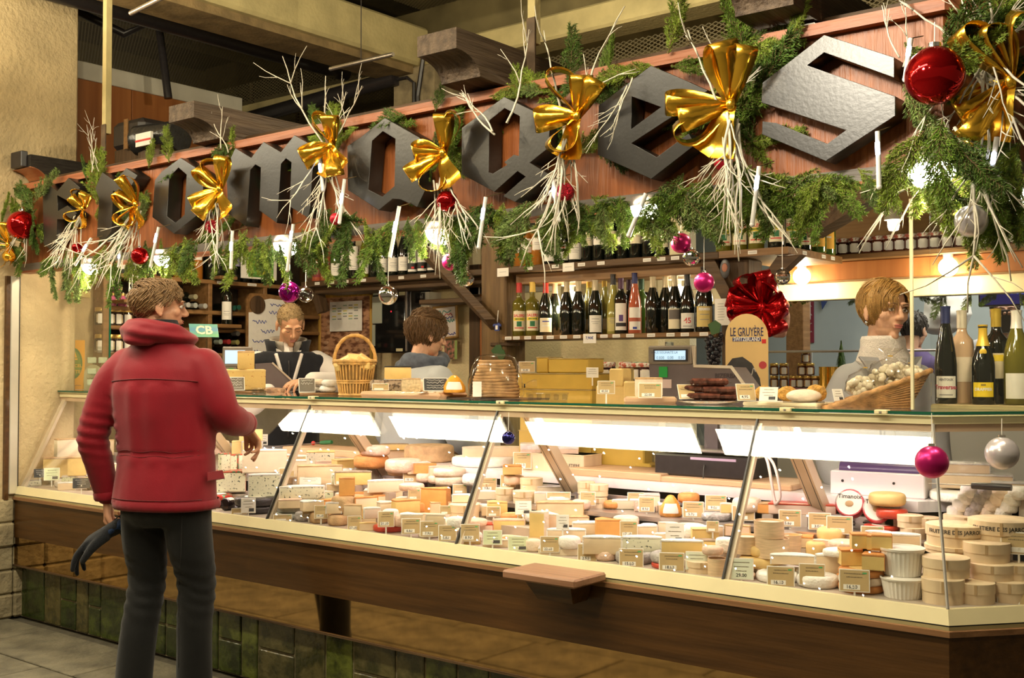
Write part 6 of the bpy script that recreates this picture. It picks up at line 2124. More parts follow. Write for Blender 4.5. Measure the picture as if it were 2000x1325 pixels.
for (kind,px,py,z,wp,hp,pk,rk,dd,rot,nm,desc,tilt) in CHEESES:
 p0 = PZ(px,py,z) if z != '^' else PY(px,py,prev[1].y)
 s = PPM(p0)
 w,h = wp / s * 1.07,hp / s * 1.05
 p = place(px,py,z,prev,h,w / 2 if kind in ('box','ring','tub','wheel','crot') else .005)
 if kind in ('box','ring','tub','wheel','crot'):
  lim = .30
  w = min(w,lim)
 t = thing(KO[kind],'','cheese' if kind not in ('box','tub') else ('cheese box' if kind == 'box' else 'tub'),p,camrz(p,rot))
 top = h
 r = w / 2
 if kind in ('wheel','crot'):
  hh = max(h - r * .22,h * .7) if kind == 'wheel' else h
  c = min(hh * .3,r * .3,.016)
  prof = [(1e-4,0),(r - c,0),(r - c * .3,c * .3),(r,c),(r,hh - c),(r - c * .3,hh - c * .3),(r - c,hh),(1e-4,hh)]
  MB().lathe(prof,22).build('rind',RIND[rk],t,50)
  top = hh
  if rk in ('fo','bk','mi','pl','rd','or') and kind == 'wheel':
   MB().lathe([(r * .55,hh + .0006),(r * .55,hh + .0016),(1e-4,hh + .0016)],18).build('paper_disc',PAPER if rk != 'or' else RIND['ye'],t,40)
 elif kind == 'ring':
  hh = h - r * .2
  MB().lathe([(r,0),(r,hh),(r - .003,hh),(r - .003,hh - .008)],22).build('bark_band',BAND,t,50)
  MB().lathe([(1e-4,.002),(r - .003,.002),(r - .003,hh - .012),(r * .8,hh - .006),(1e-4,hh - .005)],22).build('paste',RIND[rk],t,50)
  top = hh
 elif kind == 'box':
  hh = h - r * .15
  MB().lathe([(1e-4,0),(r * .965,0),(r * .965,hh * .62),(1e-4,hh * .62)],26).build('base',W_CREAMB,t,40)
  ld = MB().lathe([(r,hh * .5),(r,hh),(r - .0025,hh + .0012),(1e-4,hh + .0012)],26).build('lid',W_CREAMB,t,40)
  MB().box(-.004,.004,-r - .0012,-r + .002,hh * .52,hh * .98).build('staple',mat('wood_lap',(.55,.38,.2),.6),ld)
  if wp > 90 and hp > 40:
   o = ob('lettering',None,None)
   bpy.data.objects.remove(o)
   me = text_mesh('FRUITIERE DES JARRONS',.017,0,.0003,INK)
   R2 = r + .0008
   m2 = bpy.data.meshes.new('lettering')
   m2.from_pydata([(R2 * math.sin(v.co.x / R2),-R2 * math.cos(v.co.x / R2),v.co.y + hh * .74) for v in me.vertices],[],[tuple(q.vertices) for q in me.polygons])
   m2.materials.append(INK)
   ob('lettering',m2,ld)
  top = hh
 elif kind == 'tub':
  mb = MB()
  n = 60
  rings = []
  for zz,rr,rb in ((0,.78,1),(h * .02,.80,1),(h * .80,.95,1),(h * .81,1.0,0),(h * .88,1.02,0),(h * .88,.95,0),(h * .80,.93,0)):
   rings.append([((r * rr * (1 + rb * .018 * math.cos(i * math.pi))) * math.cos(2 * math.pi * i / n),(r * rr * (1 + rb * .018 * math.cos(i * math.pi))) * math.sin(2 * math.pi * i / n),zz) for i in range(n)])
  mb.loft(rings)
  mb.build('tub_wall',TUBM,t,30)
  MB().lathe([(r * .90,h * .82),(r * .7,h * .86),(1e-4,h * .87)],22).build('curd',RIND['wh'],t,60)
  top = h * .88
 else:
  d = w * dd if kind != 'half' else w * .5 * max(.6,dd)
  d = min(max(d,.03),.14 if kind in ('half','rect') else .08)
  fp = footprint(kind,w,d)
  tilt_h = h * .92
  th = min(.006,tilt_h * .12)
  c = min(.006,tilt_h * .12,w * .08)
  rounded(fp,tilt_h - th * .9,c).build('paste',PM[pk],t,35)
  cx = sum(q[0] for q in fp) / len(fp)
  cy = sum(q[1] for q in fp) / len(fp)
  # rind: top skin and the outer back edge
  fp2 = [((x - cx) * 1.012 + cx,(y - cy) * 1.012 + cy) for x,y in fp]
  mb = MB()
  mb.loft([[(x,y,tilt_h - th) for x,y in fp2],[(x,y,tilt_h - th * .2) for x,y in fp2],[((x - cx) * .96 + cx,(y - cy) * .96 + cy,tilt_h) for x,y in fp]])
  if kind == 'half':
   arc = fp[1:-1]
   o_ = [(cx + (x - cx) * 1.02,y * 1.03) for x,y in arc]
   mb.loft([[(x,y,0) for x,y in arc] + [(x,y,0) for x,y in o_[::-1]],[(x,y,tilt_h) for x,y in arc] + [(x,y,tilt_h) for x,y in o_[::-1]]])
   mb.add([(-w / 2,-.0006,0),(-w / 2 + .004,-.0006,0),(-w / 2 + .004,-.0006,tilt_h),(-w / 2,-.0006,tilt_h),(w / 2,-.0006,0),(w / 2 - .004,-.0006,0),(w / 2 - .004,-.0006,tilt_h),(w / 2,-.0006,tilt_h)],[(0,1,2,3),(5,4,7,6)])
  else:
   k = 2
   a,b = fp[1],fp[2]
   nrm = Vector((b[1] - a[1],-(b[0] - a[0]),0)).normalized() * .002
   mb.add([(a[0],a[1],0),(b[0],b[1],0),(b[0],b[1],tilt_h),(a[0],a[1],tilt_h)] + [(a[0] + nrm.x,a[1] + nrm.y,0),(b[0] + nrm.x,b[1] + nrm.y,0),(b[0] + nrm.x,b[1] + nrm.y,tilt_h),(a[0] + nrm.x,a[1] + nrm.y,tilt_h)],[(4,5,6,7),(0,4,7,3),(1,2,6,5)])
  mb.build('rind',RIND[rk],t,50)
  top = tilt_h
 ztop = p.z + top
 prev = (kind,p,ztop)
 built.append((t,kind,px,p,pk,rk,wp))
for p,b in RISERS:
 MB().box(p.x - .022,p.x + .022,p.y - .005,p.y + .04,b,p.z - .0008).build('display_riser',MATS['deck_white'],counter)
# labels: look first, then the place in its row
rowsd = {}
for b in built:
 rowsd.setdefault((bay(b[3].x),tierof(b[3].z)),[]).append(b)
for (bn,tn),L in rowsd.items():
 L.sort(key=lambda b: b[2])
 cnt = {}
 for b in L:
  t,kind,px,p,pk,rk,wp = b
  if kind == 'crot':
   t['label'] = 'small wrinkled goat cheese in the pile behind the spruce boxes, right end'
   t['group'] = 'goat cheeses piled at the right end'
   continue
  if kind == 'box':
   dsc = 'large round spruce cheese box' if wp > 90 else 'round spruce cheese box'
  elif kind == 'tub':
   dsc = KN[kind]
  elif kind in ('wheel','ring'):
   dsc = KN[kind] + ' with ' + RN[rk]
  else:
   dsc = PN[pk] + ' ' + KN[kind] + (' in ' if rk in ('fo','bk','mi','pl') else ' with ') + RN[rk]
  cnt.setdefault(dsc,[]).append(b)
 for dsc,B in cnt.items():
  for i,b in enumerate(B):
   o = '' if len(B) == 1 else ', only' if len(B) == 1 else ', %s from left' % ORD[min(i,17)]
   b[0]['label'] = '%s%s, %s, %s' % (dsc,o,tn,bn)
   b[0]['group'] = 'cheeses in the %s' % bn

# ------------------------------------------------------------------ price cards
TANC = mat('tan_card',(.50,.36,.17),.6,0,.04,30)
WHC = mat('card_border',(.80,.77,.70),.6)
GRNC = mat('pale_green_card',(.66,.72,.46),.6,0,.03,30)
SLATE = mat('slate_card',(.045,.043,.045),.7,0,.2,40)
PRT = mat('card_print',(.16,.12,.07),.7)
CHK = mat('chalk',(.62,.60,.55),.8)
GRT = mat('green_stamp',(.08,.38,.14),.6)
QRM = mat('black_panel',(.04,.04,.045),.6)
def card(px,py,z,w,h,kind='tan',price=None,lean=.28,desc=None,Y=None,stake=True,rot=0.,lines=None):
 """py = lower edge of the card"""
 p = PY(px,py,Y) if Y is not None else PZ(px,py,z)
 if Y is None:
  yc = .045 + max(0,p.z + .07 - .741) * .502
  lim = .17 if z < .80 else .33 if z < .85 else .53 if z < .95 else 9
  if p.x < -1.1 and (p.y < yc or p.y > lim):
   p = PY(px,py,max(yc,min(p.y,lim)))
  if z < .75 and p.x < -1.1:
   p = PY(px,py - 8,.058)
 s = PPM(p)
 W,H = w / s,h / s
 t = thing('price_card','','price card',p,camrz(p,rot))
 L = Matrix.Rotation(-lean,4,'X')
 base,face_,pr = {'tan': (WHC,TANC,PRT),'green': (WHC,GRNC,PRT),'slate': (WHC if h > 30 else BLACKP,SLATE,CHK),'white': (WHC,PAPER,PRT),'hand': (WHC,mat('handwritten_card',(.70,.74,.60),.6),PRT)}[kind]
 MB().box(-W / 2,W / 2,0,.002,0,H,.0009,L).build('card',base,t)
 b = W * .035
 MB().box(-W / 2 + b,W / 2 - b,-.0006,.0003,b,H - b,0,L).build('printed_face',face_,t)
 pl = MB()
 rl = random.Random(int(px * 7 + py))
 n = lines or (2 if kind == 'tan' else 3)
 for i in range(n):
  zz = H * (.80 - i * (.15 if kind == 'tan' else .2))
  lw = W * rl.uniform(.22,.36)
  x = -lw
  while x < lw:
   k = rl.uniform(.02,.06) * W
   pl.box(x,min(x + k,lw),-.0010,-.0006,zz - H * .018,zz + H * .018 * rl.uniform(.6,1.3),0,L)
   x += k + W * .012
 pl.build('print_lines',pr,t)['kind'] = 'stuff'
 if kind == 'tan':
  MB().box(-W * .36,W * .18,-.0010,-.0006,H * .10,H * .32,0,L).build('price_window',PAPER,t)
  MB().box(W * .26,W * .40,-.0010,-.0006,H * .80,H * .87,0,L).build('stamp',GRT,t)
  if price:
   o = ob('lettering',text_mesh(price,H * .22,0,.0002,INK),t)
   o.matrix_local = L @ Matrix.Translation((-W * .09,-.0014,H * .21)) @ Matrix.Rotation(math.pi / 2,4,'X')
 elif kind == 'green' or (kind == 'white' and h > 20):
  MB().box(W * .02,W * .38,-.0010,-.0006,H * .10,H * .32,0,L).build('black_panel',QRM,t)
 elif price:
  o = ob('lettering',text_mesh(price,H * .22,0,.0002,INK if kind != 'slate' else CHK),t)
  o.matrix_local = L @ Matrix.Translation((0,-.0014,H * .2)) @ Matrix.Rotation(math.pi / 2,4,'X')
 if stake:
  MB().box(-.003,.003,.002,.006,-.035,H * .3).build('stake',WHC,t)
 CARDS.append((t,px,p,kind,price))
 return t
for a in [(101,947,F_,29,25,'green'),(159,962,F_,32,20,'slate'),(108,896,.80,21,27,'tan'),(156,898,.80,15,27,'tan'),(122,862,.90,18,24,'slate'),(78,941,F_,22,17,'slate'),
   (485,1011,F_,28,30,'white'),(467,1014,F_,30,13,'tan'),(413,1004,F_,18,12,'tan'),(552,1026,F_,37,13,'tan'),(603,1012,.76,25,26,'tan','21.80'),(627,1014,.76,26,27,'tan','19.60'),(664,1012,.76,27,26,'tan','23.40'),(692,1046,F_,27,30,'tan','27.00'),
   (754,1038,F_,32,31,'tan','21.50'),(803,1052,F_,38,31,'tan','6.60'),(839,1057,F_,38,31,'tan','7.90'),(874,1066,F_,36,32,'tan','5.80'),(802,943,.86,30,27,'tan','18.90'),(872,949,.86,28,27,'tan'),(844,895,.97,35,22,'white'),(795,892,.97,20,25,'tan'),(809,978,.80,25,23,'tan'),
   (606,947,.82,42,18,'white'),(585,904,.87,26,13,'tan'),(560,932,.83,30,18,'tan'),(668,948,.81,30,24,'tan'),(513,870,.97,20,22,'white'),
   (898,965,.86,28,19,'tan'),(954,960,.87,33,27,'tan','9.80'),(992,953,.90,30,26,'tan','6.20'),(1020,916,.97,36,33,'tan','23.50'),(964,1010,.80,27,20,'tan'),(1022,1006,.81,32,27,'white'),(870,1006,.81,22,18,'tan'),
   (877,1064,F_,2,2,'tan') if False else (918,1066,F_,38,34,'tan','8.90'),(962,1073,F_,38,29,'green'),(1012,1085,F_,40,29,'green'),(1074,1088,F_,38,32,'tan','22.60'),(1147,1107,F_,38,36,'tan','2.90'),(1099,1034,.84,25,28,'white'),(1091,975,.87,48,14,'tan'),(1148,988,.87,30,27,'tan','9.20'),
   (1233,1118,F_,48,38,'tan','15.80'),(1312,1125,F_,50,37,'tan','18,00'),(1361,1114,.77,44,36,'hand','7,50'),(1228,1051,.80,35,33,'tan','17.50'),(1354,1012,.86,41,32,'tan','5.75'),(1398,999,.88,42,32,'tan','9.00'),(1263,1001,.86,31,30,'tan','8.90'),(1242,980,.87,33,18,'tan'),(1392,1040,.82,24,22,'tan'),(1318,1064,.80,36,42,'white'),
   (1543,1030,.86,43,34,'tan','5.60'),(1601,1036,.86,43,34,'tan','3.00'),(1525,1155,F_,53,40,'tan','16,10'),(1586,1144,.76,50,42,'tan','8,80'),(1448,1141,F_,47,42,'hand','29.00'),(1452,1018,.86,44,30,'tan'),(1640,1044,.86,50,36,'tan','7.60'),(1669,1165,F_,58,44,'tan','16,50'),(1704,1050,.86,44,22,'tan')]:
 card(*a)
card(1906,1185,F_,58,40,'tan','3,60',Y=.17)
card(1980,1185,F_,60,40,'tan','4,50',Y=.24)
card(1990,1084,.8,66,44,'tan',Y=.33)
seq = {}
for t,px,p,kind,price in CARDS:
 seq.setdefault((bay(p.x),kind),[]).append((px,t,p,price))
KC = {'tan': 'tan price card','green': 'pale green card with black box','slate': 'small black slate sign','white': 'white card','hand': 'handwritten pale green card'}
for (bn,kind),L in seq.items():
 L.sort(key=lambda q: q[0])
 for i,(px,t,p,price) in enumerate(L):
  t['label'] = '%s%s, %sin the %s%s' % (KC[kind],' reading ' + price if price else '','' if len(L) == 1 else ORD[i] + ' from left ' if i < 18 else 'last ',bn,'' if price else ', %s' % tierof(p.z))
  t['group'] = 'price cards in the %s' % bn

# ------------------------------------------------------------------ special things inside the case
p = PZ(438,1004,F_)
p = PY(438,1004,.11)
t = thing('lying_jar','dark jam jar lying on its side beside the customer','jar',(p.x,p.y,F_ + .03),camrz(p,.9))
M = Matrix.Rotation(math.pi / 2,4,'Y')
MB().lathe([(1e-4,0),(.026,0),(.029,.005),(.029,.06),(.024,.07),(1e-4,.07)],16,M).build('jar_body',mat('dark_jam',(.02,.01,.012),.12),t,50)
MB().lathe([(.026,.068),(.027,.085),(1e-4,.086)],16,M).build('lid',mat('gold_lid',(.6,.4,.12),.3,.8),t,50)
MB().lathe([(.0296,.012),(.0296,.05)],14,M,1,1,0,4).build('label',PAPER,t,60)
# wheels of walnut cheese standing on edge, red and white
for px,py,Y_,rl_,lb in ((1661,985,.58,.05,'round red and white wrapped cheese standing tilted, left of its twin'),(1715,996,.57,-.12,'round red and white wrapped cheese standing tilted, right twin')):
 p = PY(px,py,Y_)
 s = PPM(p)
 r = 28 / s
 t = thing('wrapped_cheese',lb,'cheese',p,camrz(p,-.15))
 M = Matrix.Rotation(math.pi / 2 - .35,4,'X') @ Matrix.Translation((0,0,-.02))
 MB().lathe([(1e-4,0),(r * .93,0),(r,.006),(r,.036),(r * .93,.042),(1e-4,.042)],24,M).build('wrap',mat('red_grey_wrap',(.55,.06,.09),.35,0,0,10,col2=(.5,.47,.45),thr=(.46,.5)),t,50)
 MB().lathe([(r * .86,.0425),(r * .86,.0435),(1e-4,.0435)],24,M).build('label',PAPER,t,40)
 o = ob('lettering',text_mesh('Timanoix',r * .42,0,.0003,INK),t)
 o.matrix_local = M @ Matrix.Translation((0,r * .42,.0445))
 o = ob('walnut',MB().ball((0,-.004,.045),r * .28,r * .22,.003,12,6,M).mesh('walnut',mat('walnut_print',(.48,.33,.17),.6)),t)
# orange cheese pouches (washed-rind domes with white label)
def dome(px,py,Y_,w,h,lb,z=None,c=(.72,.30,.05)):
 p = PY(px,py,Y_)
 if z:
  p.z = z
 s = PPM(p)
 W,H = w / s,h / s
 t = thing('dome_cheese',lb,'cheese',p,camrz(p))
 mb = MB()
 mb.loft([ell((0,0,H * k),W / 2 * a,W / 2 * a * .8,18) for k,a in ((0,.9),(.08,1),(.35,.95),(.62,.72),(.85,.45),(.97,.25),(1,.05))])
 mb.build('rind',mat('orange_dome_%.2f' % c[0],c,.3,0,.2,30,.25,50),t,60)
 mb = MB()
 mb.loft([[(W / 2 * a * 1.015 * math.cos(g),W / 2 * a * .8 * 1.015 * math.sin(g),H * k) for g in [-math.pi / 2 - .75 + 1.5 * i / 8 for i in range(9)]] for k,a in ((.18,.99),(.35,.95),(.62,.72))],False)
 mb.build('label',PAPER,t,60)
dome(1310,1006,.50,44,42,'orange dome-shaped cheese with a white label, shelf row',M_)
# cutting boards, knives, scale bases on the worktop
def slab(name,px0,px1,py,Y0,dep,zt,th,label,m,cat):
 a,b = PY(px0,py,Y0),PY(px1,py,Y0)
 t = thing(name,label,cat,((a.x + b.x) / 2,Y0,zt))
 MB().box(-(b.x - a.x) / 2,(b.x - a.x) / 2,0,dep,0,th,.004).build('board',m,t)
 MB().box(-(b.x - a.x) / 2 + .02,(b.x - a.x) / 2 - .02,dep - .03,dep - .02,th,th + .0006).build('groove',W_MIDX,t)
 return t
slab('cutting_board',551,702,880,.70,.24,.962,.035,'thick wooden cutting board with a red and green knife on it',W_BEECH,'cutting board')
slab('cutting_board',1105,1290,935,.66,.26,.962,.03,'wooden cutting board with a black knife left of the scale',W_BEECH,'cutting board')
slab('scale_board',1272,1545,950,.665,.28,.962,.022,'long wooden board under the black scale',W_BEECH,'board')
def knife(p,q,hl,hm,label,bl=.004):
 t = thing('knife',label,'knife',p)
 v = q - p
 d = v.normalized()
 MB().tube([Vector(),d * hl * .5,d * hl],[.010,.012,.010],8).build('handle',hm,t,60)
 sd = d.cross(Vector((0,0,1))).normalized()
 mb = MB()
 mb.loft([[d * hl + sd * .014 + Vector((0,0,.002)),d * hl - sd * .014 + Vector((0,0,.002)),d * hl - sd * .014,d * hl + sd * .014],[v + sd * .002 + Vector((0,0,.002)),v - sd * .012 + Vector((0,0,.002)),v - sd * .012,v + sd * .002]])
 mb.build('blade',STEEL,t)
 return t
kn = knife(PY(648,864,.82),PY(540,872,.82),.085,mat('green_handle',(.02,.16,.05),.45),'knife with a green and red handle on the cutting board')
MB().ball((PY(612,866,.82) - PY(648,864,.82)),.012,n=8,m=6).build('red_collar',mat('red_handle',(.6,.03,.03),.45),kn,180)
knife(PY(1152,930,.70),PY(1270,922,.74),.12,BLACKP,'black-handled knife lying on the board left of the scale')
knife(PY(1976,953,.50),PY(1815,945,.50),.12,BLACKP,'black-handled knife lying in the case corner')
# black scale base (the display head stands above the counter)
a,b = PY(1278,935,.72),PY(1462,935,.72)
sb = thing('counter_scale','black and grey counter scale with a lit blue display','scale',((a.x + b.x) / 2,.72,.985))
hw = (b.x - a.x) / 2
MB().box(-hw,hw,0,.26,0,.085,.006).build('base',BLACKP,sb)
MB().box(-hw * .9,hw * .9,.02,.24,.095,.108,.004).build('weighing_plate',STEEL,sb)
for sx in (-.7,.7):
 MB().box(hw * sx - .02,hw * sx + .02,.1,.14,.085,.096).build('plate_foot',BLACKP,sb)
MB().box(-hw * .2,hw * .75,-.002,.004,.068,.078).build('purple_strip',mat('lilac_strip',(.55,.42,.6),.5),sb)
GREYP = mat('scale_grey',(.20,.17,.14),.45,0,.05,20)
GREYL = mat('scale_beige_edge',(.52,.45,.36),.45)
PURG = mat('scale_mauve',(.12,.095,.10),.5,0,.05,20)
q0,q1,q2,q3 = PY(1270,712,.80),PY(1355,675,.80),PY(1462,790,.80),PY(1385,790,.80)
loc = Vector(sb.location)
MB().box(q0.x - loc.x,q1.x - loc.x,.06,.11,q0.z - loc.z,q1.z - loc.z,.006).build('display_head',GREYP,sb)
d0,d1 = PY(1276,706,.775),PY(1342,682,.775)
MB().box(d0.x - loc.x,d1.x - loc.x,.0555,.061,d0.z - loc.z,d1.z - loc.z).build('display_bezel',BLACKP,sb)
scr = MB().box(d0.x - loc.x + .008,d1.x - loc.x - .008,.0535,.056,d0.z - loc.z + .006,d1.z - loc.z - .006).build('screen',mat('lcd_blue',(.3,.45,.6),.3,emit=(.50,.72,.90),es=.9),sb)
for s_,ux,uz,sz in (('VOUS SOUHAITE LA',.34,.72,.014),('0.000',.22,.28,.017),('0,00',.52,.28,.017),('0,00',.84,.28,.017)):
 facing(text_mesh(s_,sz,0,0,mat('lcd_text',(.06,.08,.12),.6)),scr,'lettering',(d0.x - loc.x + (d1.x - d0.x) * ux,.0528,d0.z - loc.z + (d1.z - d0.z) * uz))
body = [(1270,712),(1320,712),(1356,712),(1358,716),(1430,718),(1462,762),(1462,800),(1275,800)]
pts = [(PY(x,y,.80).x - loc.x,PY(x,y,.80).z - loc.z) for x,y in body]
mb = MB()
mb.loft([[(x,.07,z) for x,z in pts],[(x,.20,z) for x,z in pts]])
mb.build('body',PURG,sb)
edge = [(1356,676),(1358,716),(1430,718),(1462,762)]
MB().tube([Vector((PY(x,y,.795).x - loc.x,.07,PY(x,y,.795).z - loc.z)) for x,y in edge],.009,4).build('beige_edge',GREYL,sb)
MB().box(-.03,.03,.09,.14,.108,PY(1350,790,.8).z - loc.z + .02).build('neck',PURG,sb)
o = facing(text_mesh('BIZERBA',.026,.0004,.0006,mat('scale_logo',(.05,.035,.045),.5)),sb,'lettering',(PY(1418,735,.79).x - loc.x,.0685,PY(1418,735,.79).z - loc.z))
g0 = PY(1296,727,.79)
MB().box(g0.x - loc.x - .02,g0.x - loc.x + .02,.066,.0695,g0.z - loc.z - .022,g0.z - loc.z + .022).build('green_sticker',mat('green_sticker',(.01,.30,.05),.6),sb)
g0 = PY(1304,750,.79)
MB().box(g0.x - loc.x - .035,g0.x - loc.x + .02,.066,.0695,g0.z - loc.z - .018,g0.z - loc.z + .018).build('pink_note',mat('pink_note',(.62,.48,.46),.6),sb)
MB().tube([(.02,-.002,.05),(.03,-.03,-.01),(.08,-.06,-.04),(.14,-.03,-.03)],.0025,5).build('cable',BLACKP,sb,60)
# white film dispenser with a purple roll
p = PY(1712,962,.70)
t = thing('film_dispenser','white film dispenser box with a dark purple roll on the marble','dispenser',(p.x,.70,.962),.10)
MB().box(-.165,.165,0,.11,0,.085,.004).build('box',mat('white_box',(.80,.75,.78),.4),t)
MB().tube([(-.14,.055,.088),(.14,.055,.088)],.03,16).build('roll',mat('purple_film',(.09,.05,.16),.3),t,60)
for x in (-.12,.06):
 MB().lathe([(1e-4,0),(.005,0),(.005,.002),(1e-4,.002)],8,Matrix.Translation((x,0,.05)) @ Matrix.Rotation(math.pi / 2,4,'X')).build('keyhole',BLACKP,t)
# pale cable loop
pts,_ = spline([PY(1488,880,.60),PY(1500,905,.56),PY(1512,975,.52),PY(1516,984,.52),PY(1524,965,.52),PY(1510,905,.56),PY(1478,875,.60)],[1] * 7)
tag(MB().tube(pts,.0055,6).build('power_cable',mat('pink_cable',(.70,.55,.52),.5),None,180),'pale pink cable looping down beside the glass joint','cable')
# printed spruce crates and yellow cheese blocks on the worktop
def crate(px0,px1,py0,py1,Y_,dep,label,m,txt=None):
 a,b = PY(px0,py1,Y_),PY(px1,py0,Y_)
 t = thing('cheese_crate',label,'crate',((a.x + b.x) / 2,Y_,a.z))
 MB().box(-(b.x - a.x) / 2,(b.x - a.x) / 2,0,dep,0,b.z - a.z,.003).build('side',m,t)
 MB().box(-(b.x - a.x) / 2 - .002,(b.x - a.x) / 2 + .002,-.002,dep + .002,(b.z - a.z) * .94,(b.z - a.z),.001).build('lid',m,t)
 if txt:
  facing(text_mesh(txt,.02,0,.0003,INK),t,'lettering',(0,-.001,(b.z - a.z) * .5))
 return t
crate(1016,1092,888,932,.74,.14,'pale wooden cheese crate behind the dark blue bauble',W_CREAMB)
crate(1092,1140,890,930,.74,.14,'pale wooden crate with printed lettering beside the sloping post',W_CREAMB,'FRUITIERE')
for px,py,w,h,lb in ((1036,888,40,20,'left'),(1100,888,60,22,'right')):
 p = PY(px,py,.74)
 s = PPM(p)
 t = thing('wrapped_cheese','cheese piece in clear film lying on the spruce crates, %s one' % lb,'cheese',p,camrz(p))
 rounded([(-w / s / 2,0),(w / s / 2,0),(w / s / 2,.1),(-w / s / 2,.1)],h / s,.006).build('paste',RIND['pk'],t,40)
 MB().box(-w / s / 2 - .001,w / s / 2 + .001,-.001,.101,h / s * .4,h / s + .002,.004).build('film',RIND['pl'],t)

# ------------------------------------------------------------------ things standing on top of the counter
ZT = 1.2845
def top(px,Y_,py=770):
 p = PY(px,py,Y_)
 p.z = ZT
 return p
def cam_thing(name,label,cat,p,extra=0.,group=None):
 return thing(name,label,cat,p,camrz(p,extra),group)
def sign_panel(name,label,px,py0,py1,Y_,w,m,cat='sign',th=.004,z=None,extra=0.,shape=None,lean=.0):
 """upright panel facing the camera; returns (thing, W, H)"""
 p = PY(px,py1,Y_)
 s = PPM(p)
 if z is not None:
  p.z = z
 H,W = (py1 - py0) / s,w / s
 t = cam_thing(name,label,cat,p,extra)
 poly = shape(W,H) if shape else [(-W / 2,0),(W / 2,0),(W / 2,H),(-W / 2,H)]
 mb = MB()
 mb.prism(poly,-th / 2,th / 2,XZ)
 mb.build('panel',m,t)
 return t,W,H
def put_text(t,s_,size,x,z,m,y=-.003,bold=.0004,shear=0.):
 return facing(text_mesh(s_,size,0,bold,m,'CENTER',shear),t,'lettering',(x,y,z))
def scribble(t,x,z,w,h,m,seed,y=-.003,r=.0012,n=14):
 rr = random.Random(seed)
 pts = []
 for i in range(n):
  pts.append((x + w * i / (n - 1),y,z + h * (.5 * math.sin(i * 2.1 + rr.random() * 2) + rr.uniform(-.4,.4))))
 p2,_ = spline(pts,[1] * n,3)
 return MB().tube(p2,r,4).build('handwriting',m,t)
INKB = mat('blue_ink',(.04,.07,.32),.6)
# orange poster with green oval at the far left
t,W,H = sign_panel('poster_card','orange card with a green oval standing at the left end of the counter',143,657,754,.42,41,mat('orange_card',(.78,.38,.03),.5,0,.05,10),z=ZT)
gm = mat('green_print',(.10,.22,.06),.6)
MB().lathe([(W * .40,0),(W * .40,.0006),(W * .33,.0006),(W * .33,0)],32,Matrix.Translation((0,-.0022,H * .53)) @ XZ @ Matrix.Diagonal((1,1.85,1,1))).build('oval_ring',gm,t)
MB().lathe([(W * .33,0),(W * .33,.0003),(1e-4,.0003)],32,Matrix.Translation((0,-.0022,H * .53)) @ XZ @ Matrix.Diagonal((1,1.85,1,1))).build('oval',mat('green_print_light',(.20,.30,.06),.6),t)
om = mat('orange_print',(.85,.48,.06),.6)
put_text(t,'MARCEL',.026,0,H * .48,om,-.0032); put_text(t,'PETITE',.028,0,H * .36,om,-.0032)
MB().box(-W * .18,W * .18,-.0032,-.003,H * .60,H * .63).build('emblem',om,t)
MB().prism([(-W * .16,0),(W * .16,0),(W * .08,H * .10),(0,H * .14),(-W * .08,H * .10)],.0030,.0032,Matrix.Translation((0,0,H * .65)) @ XZ).build('emblem',om,t)
scribble(t,-W * .35,H * .08,W * .7,.012,PRT,4)
MB().box(-W / 2,W / 2,-.003,.003,-.0004,.002).build('foot_edge',WHC,t)
arch = lambda W,H: [(-W / 2,0),(W / 2,0),(W / 2,H * .62)] + [(W / 2 * math.cos(a),H * .62 + H * .38 * math.sin(a)) for a in [math.pi * i / 10 for i in range(1,10)]] + [(-W / 2,H * .62)]
t,W,H = sign_panel('arched_card','cream arched card beside the orange card',182,704,754,.44,34,mat('cream_card',(.62,.55,.38),.6,0,.05,20),z=ZT,shape=arch)
scribble(t,-W * .3,H * .62,W * .6,.008,PRT,5); scribble(t,-W * .35,H * .45,W * .7,.008,PRT,6); put_text(t,'MAISON',.018,0,H * .28,PRT)
p = top(200,.42)
t = cam_thing('acrylic_dispenser','clear acrylic dispenser with small paper packets','dispenser',p)
ACR = glass('acrylic',(.93,.95,.9),1.5)
mb = MB()
mb.loft([[(-.11,-.06,0),(.11,-.06,0),(.11,.08,0),(-.11,.08,0)],[(-.09,-.04,.22),(.09,-.04,.22),(.09,.08,.26),(-.09,.08,.26)]])
mb.build('shell',ACR,t)
for i in range(3):
 for j in range(3):
  MB().box(-.085 + j * .06,-.035 + j * .06,-.035 + .01 * i,.03 + .01 * i,.03 + .065 * i,.065 + .065 * i,.004).build('packet',mat('mint_packet',(.45,.50,.38),.6,0,.1,30),t)
# payment sign on an acrylic stand
p = top(392,.60)
t = cam_thing('payment_stand','clear acrylic stand with a blue and green card payment sign','stand',p)
s = PPM(p)
h1 = (p.z - 0) * 0 + (770 - 668) / s
for x in (-.09,.03):
 MB().box(x - .003,x + .003,0,.08,0,h1).build('leg',glass('acrylic_edge',(.8,.9,.85),1.6),t)
MB().box(-.10,.10,-.01,.11,h1,h1 + .008).build('plate',ACR,t)
M = Matrix.Translation((.02,-.01,h1 + .012)) @ Matrix.Rotation(.25,4,'Z') @ Matrix.Rotation(-.5,4,'X')
MB().box(-.08,.08,-.002,.002,0,.085,0,M).build('sign',mat('blue_green_sign',(.04,.20,.35),.4,0,0,3,col2=(.08,.35,.10),stretch=(.2,.2,8)),t)
MB().box(-.16,-.08,.03,.05,.0,.05,0,M).build('rear_sign',BLACKP,t)
o = ob('lettering',text_mesh('CB',.075,0,.002,mat('cream_logo',(.70,.62,.45),.5)),t)
o.matrix_local = M @ Matrix.Translation((.0,-.0032,.042)) @ Matrix.Rotation(math.pi / 2,4,'X')
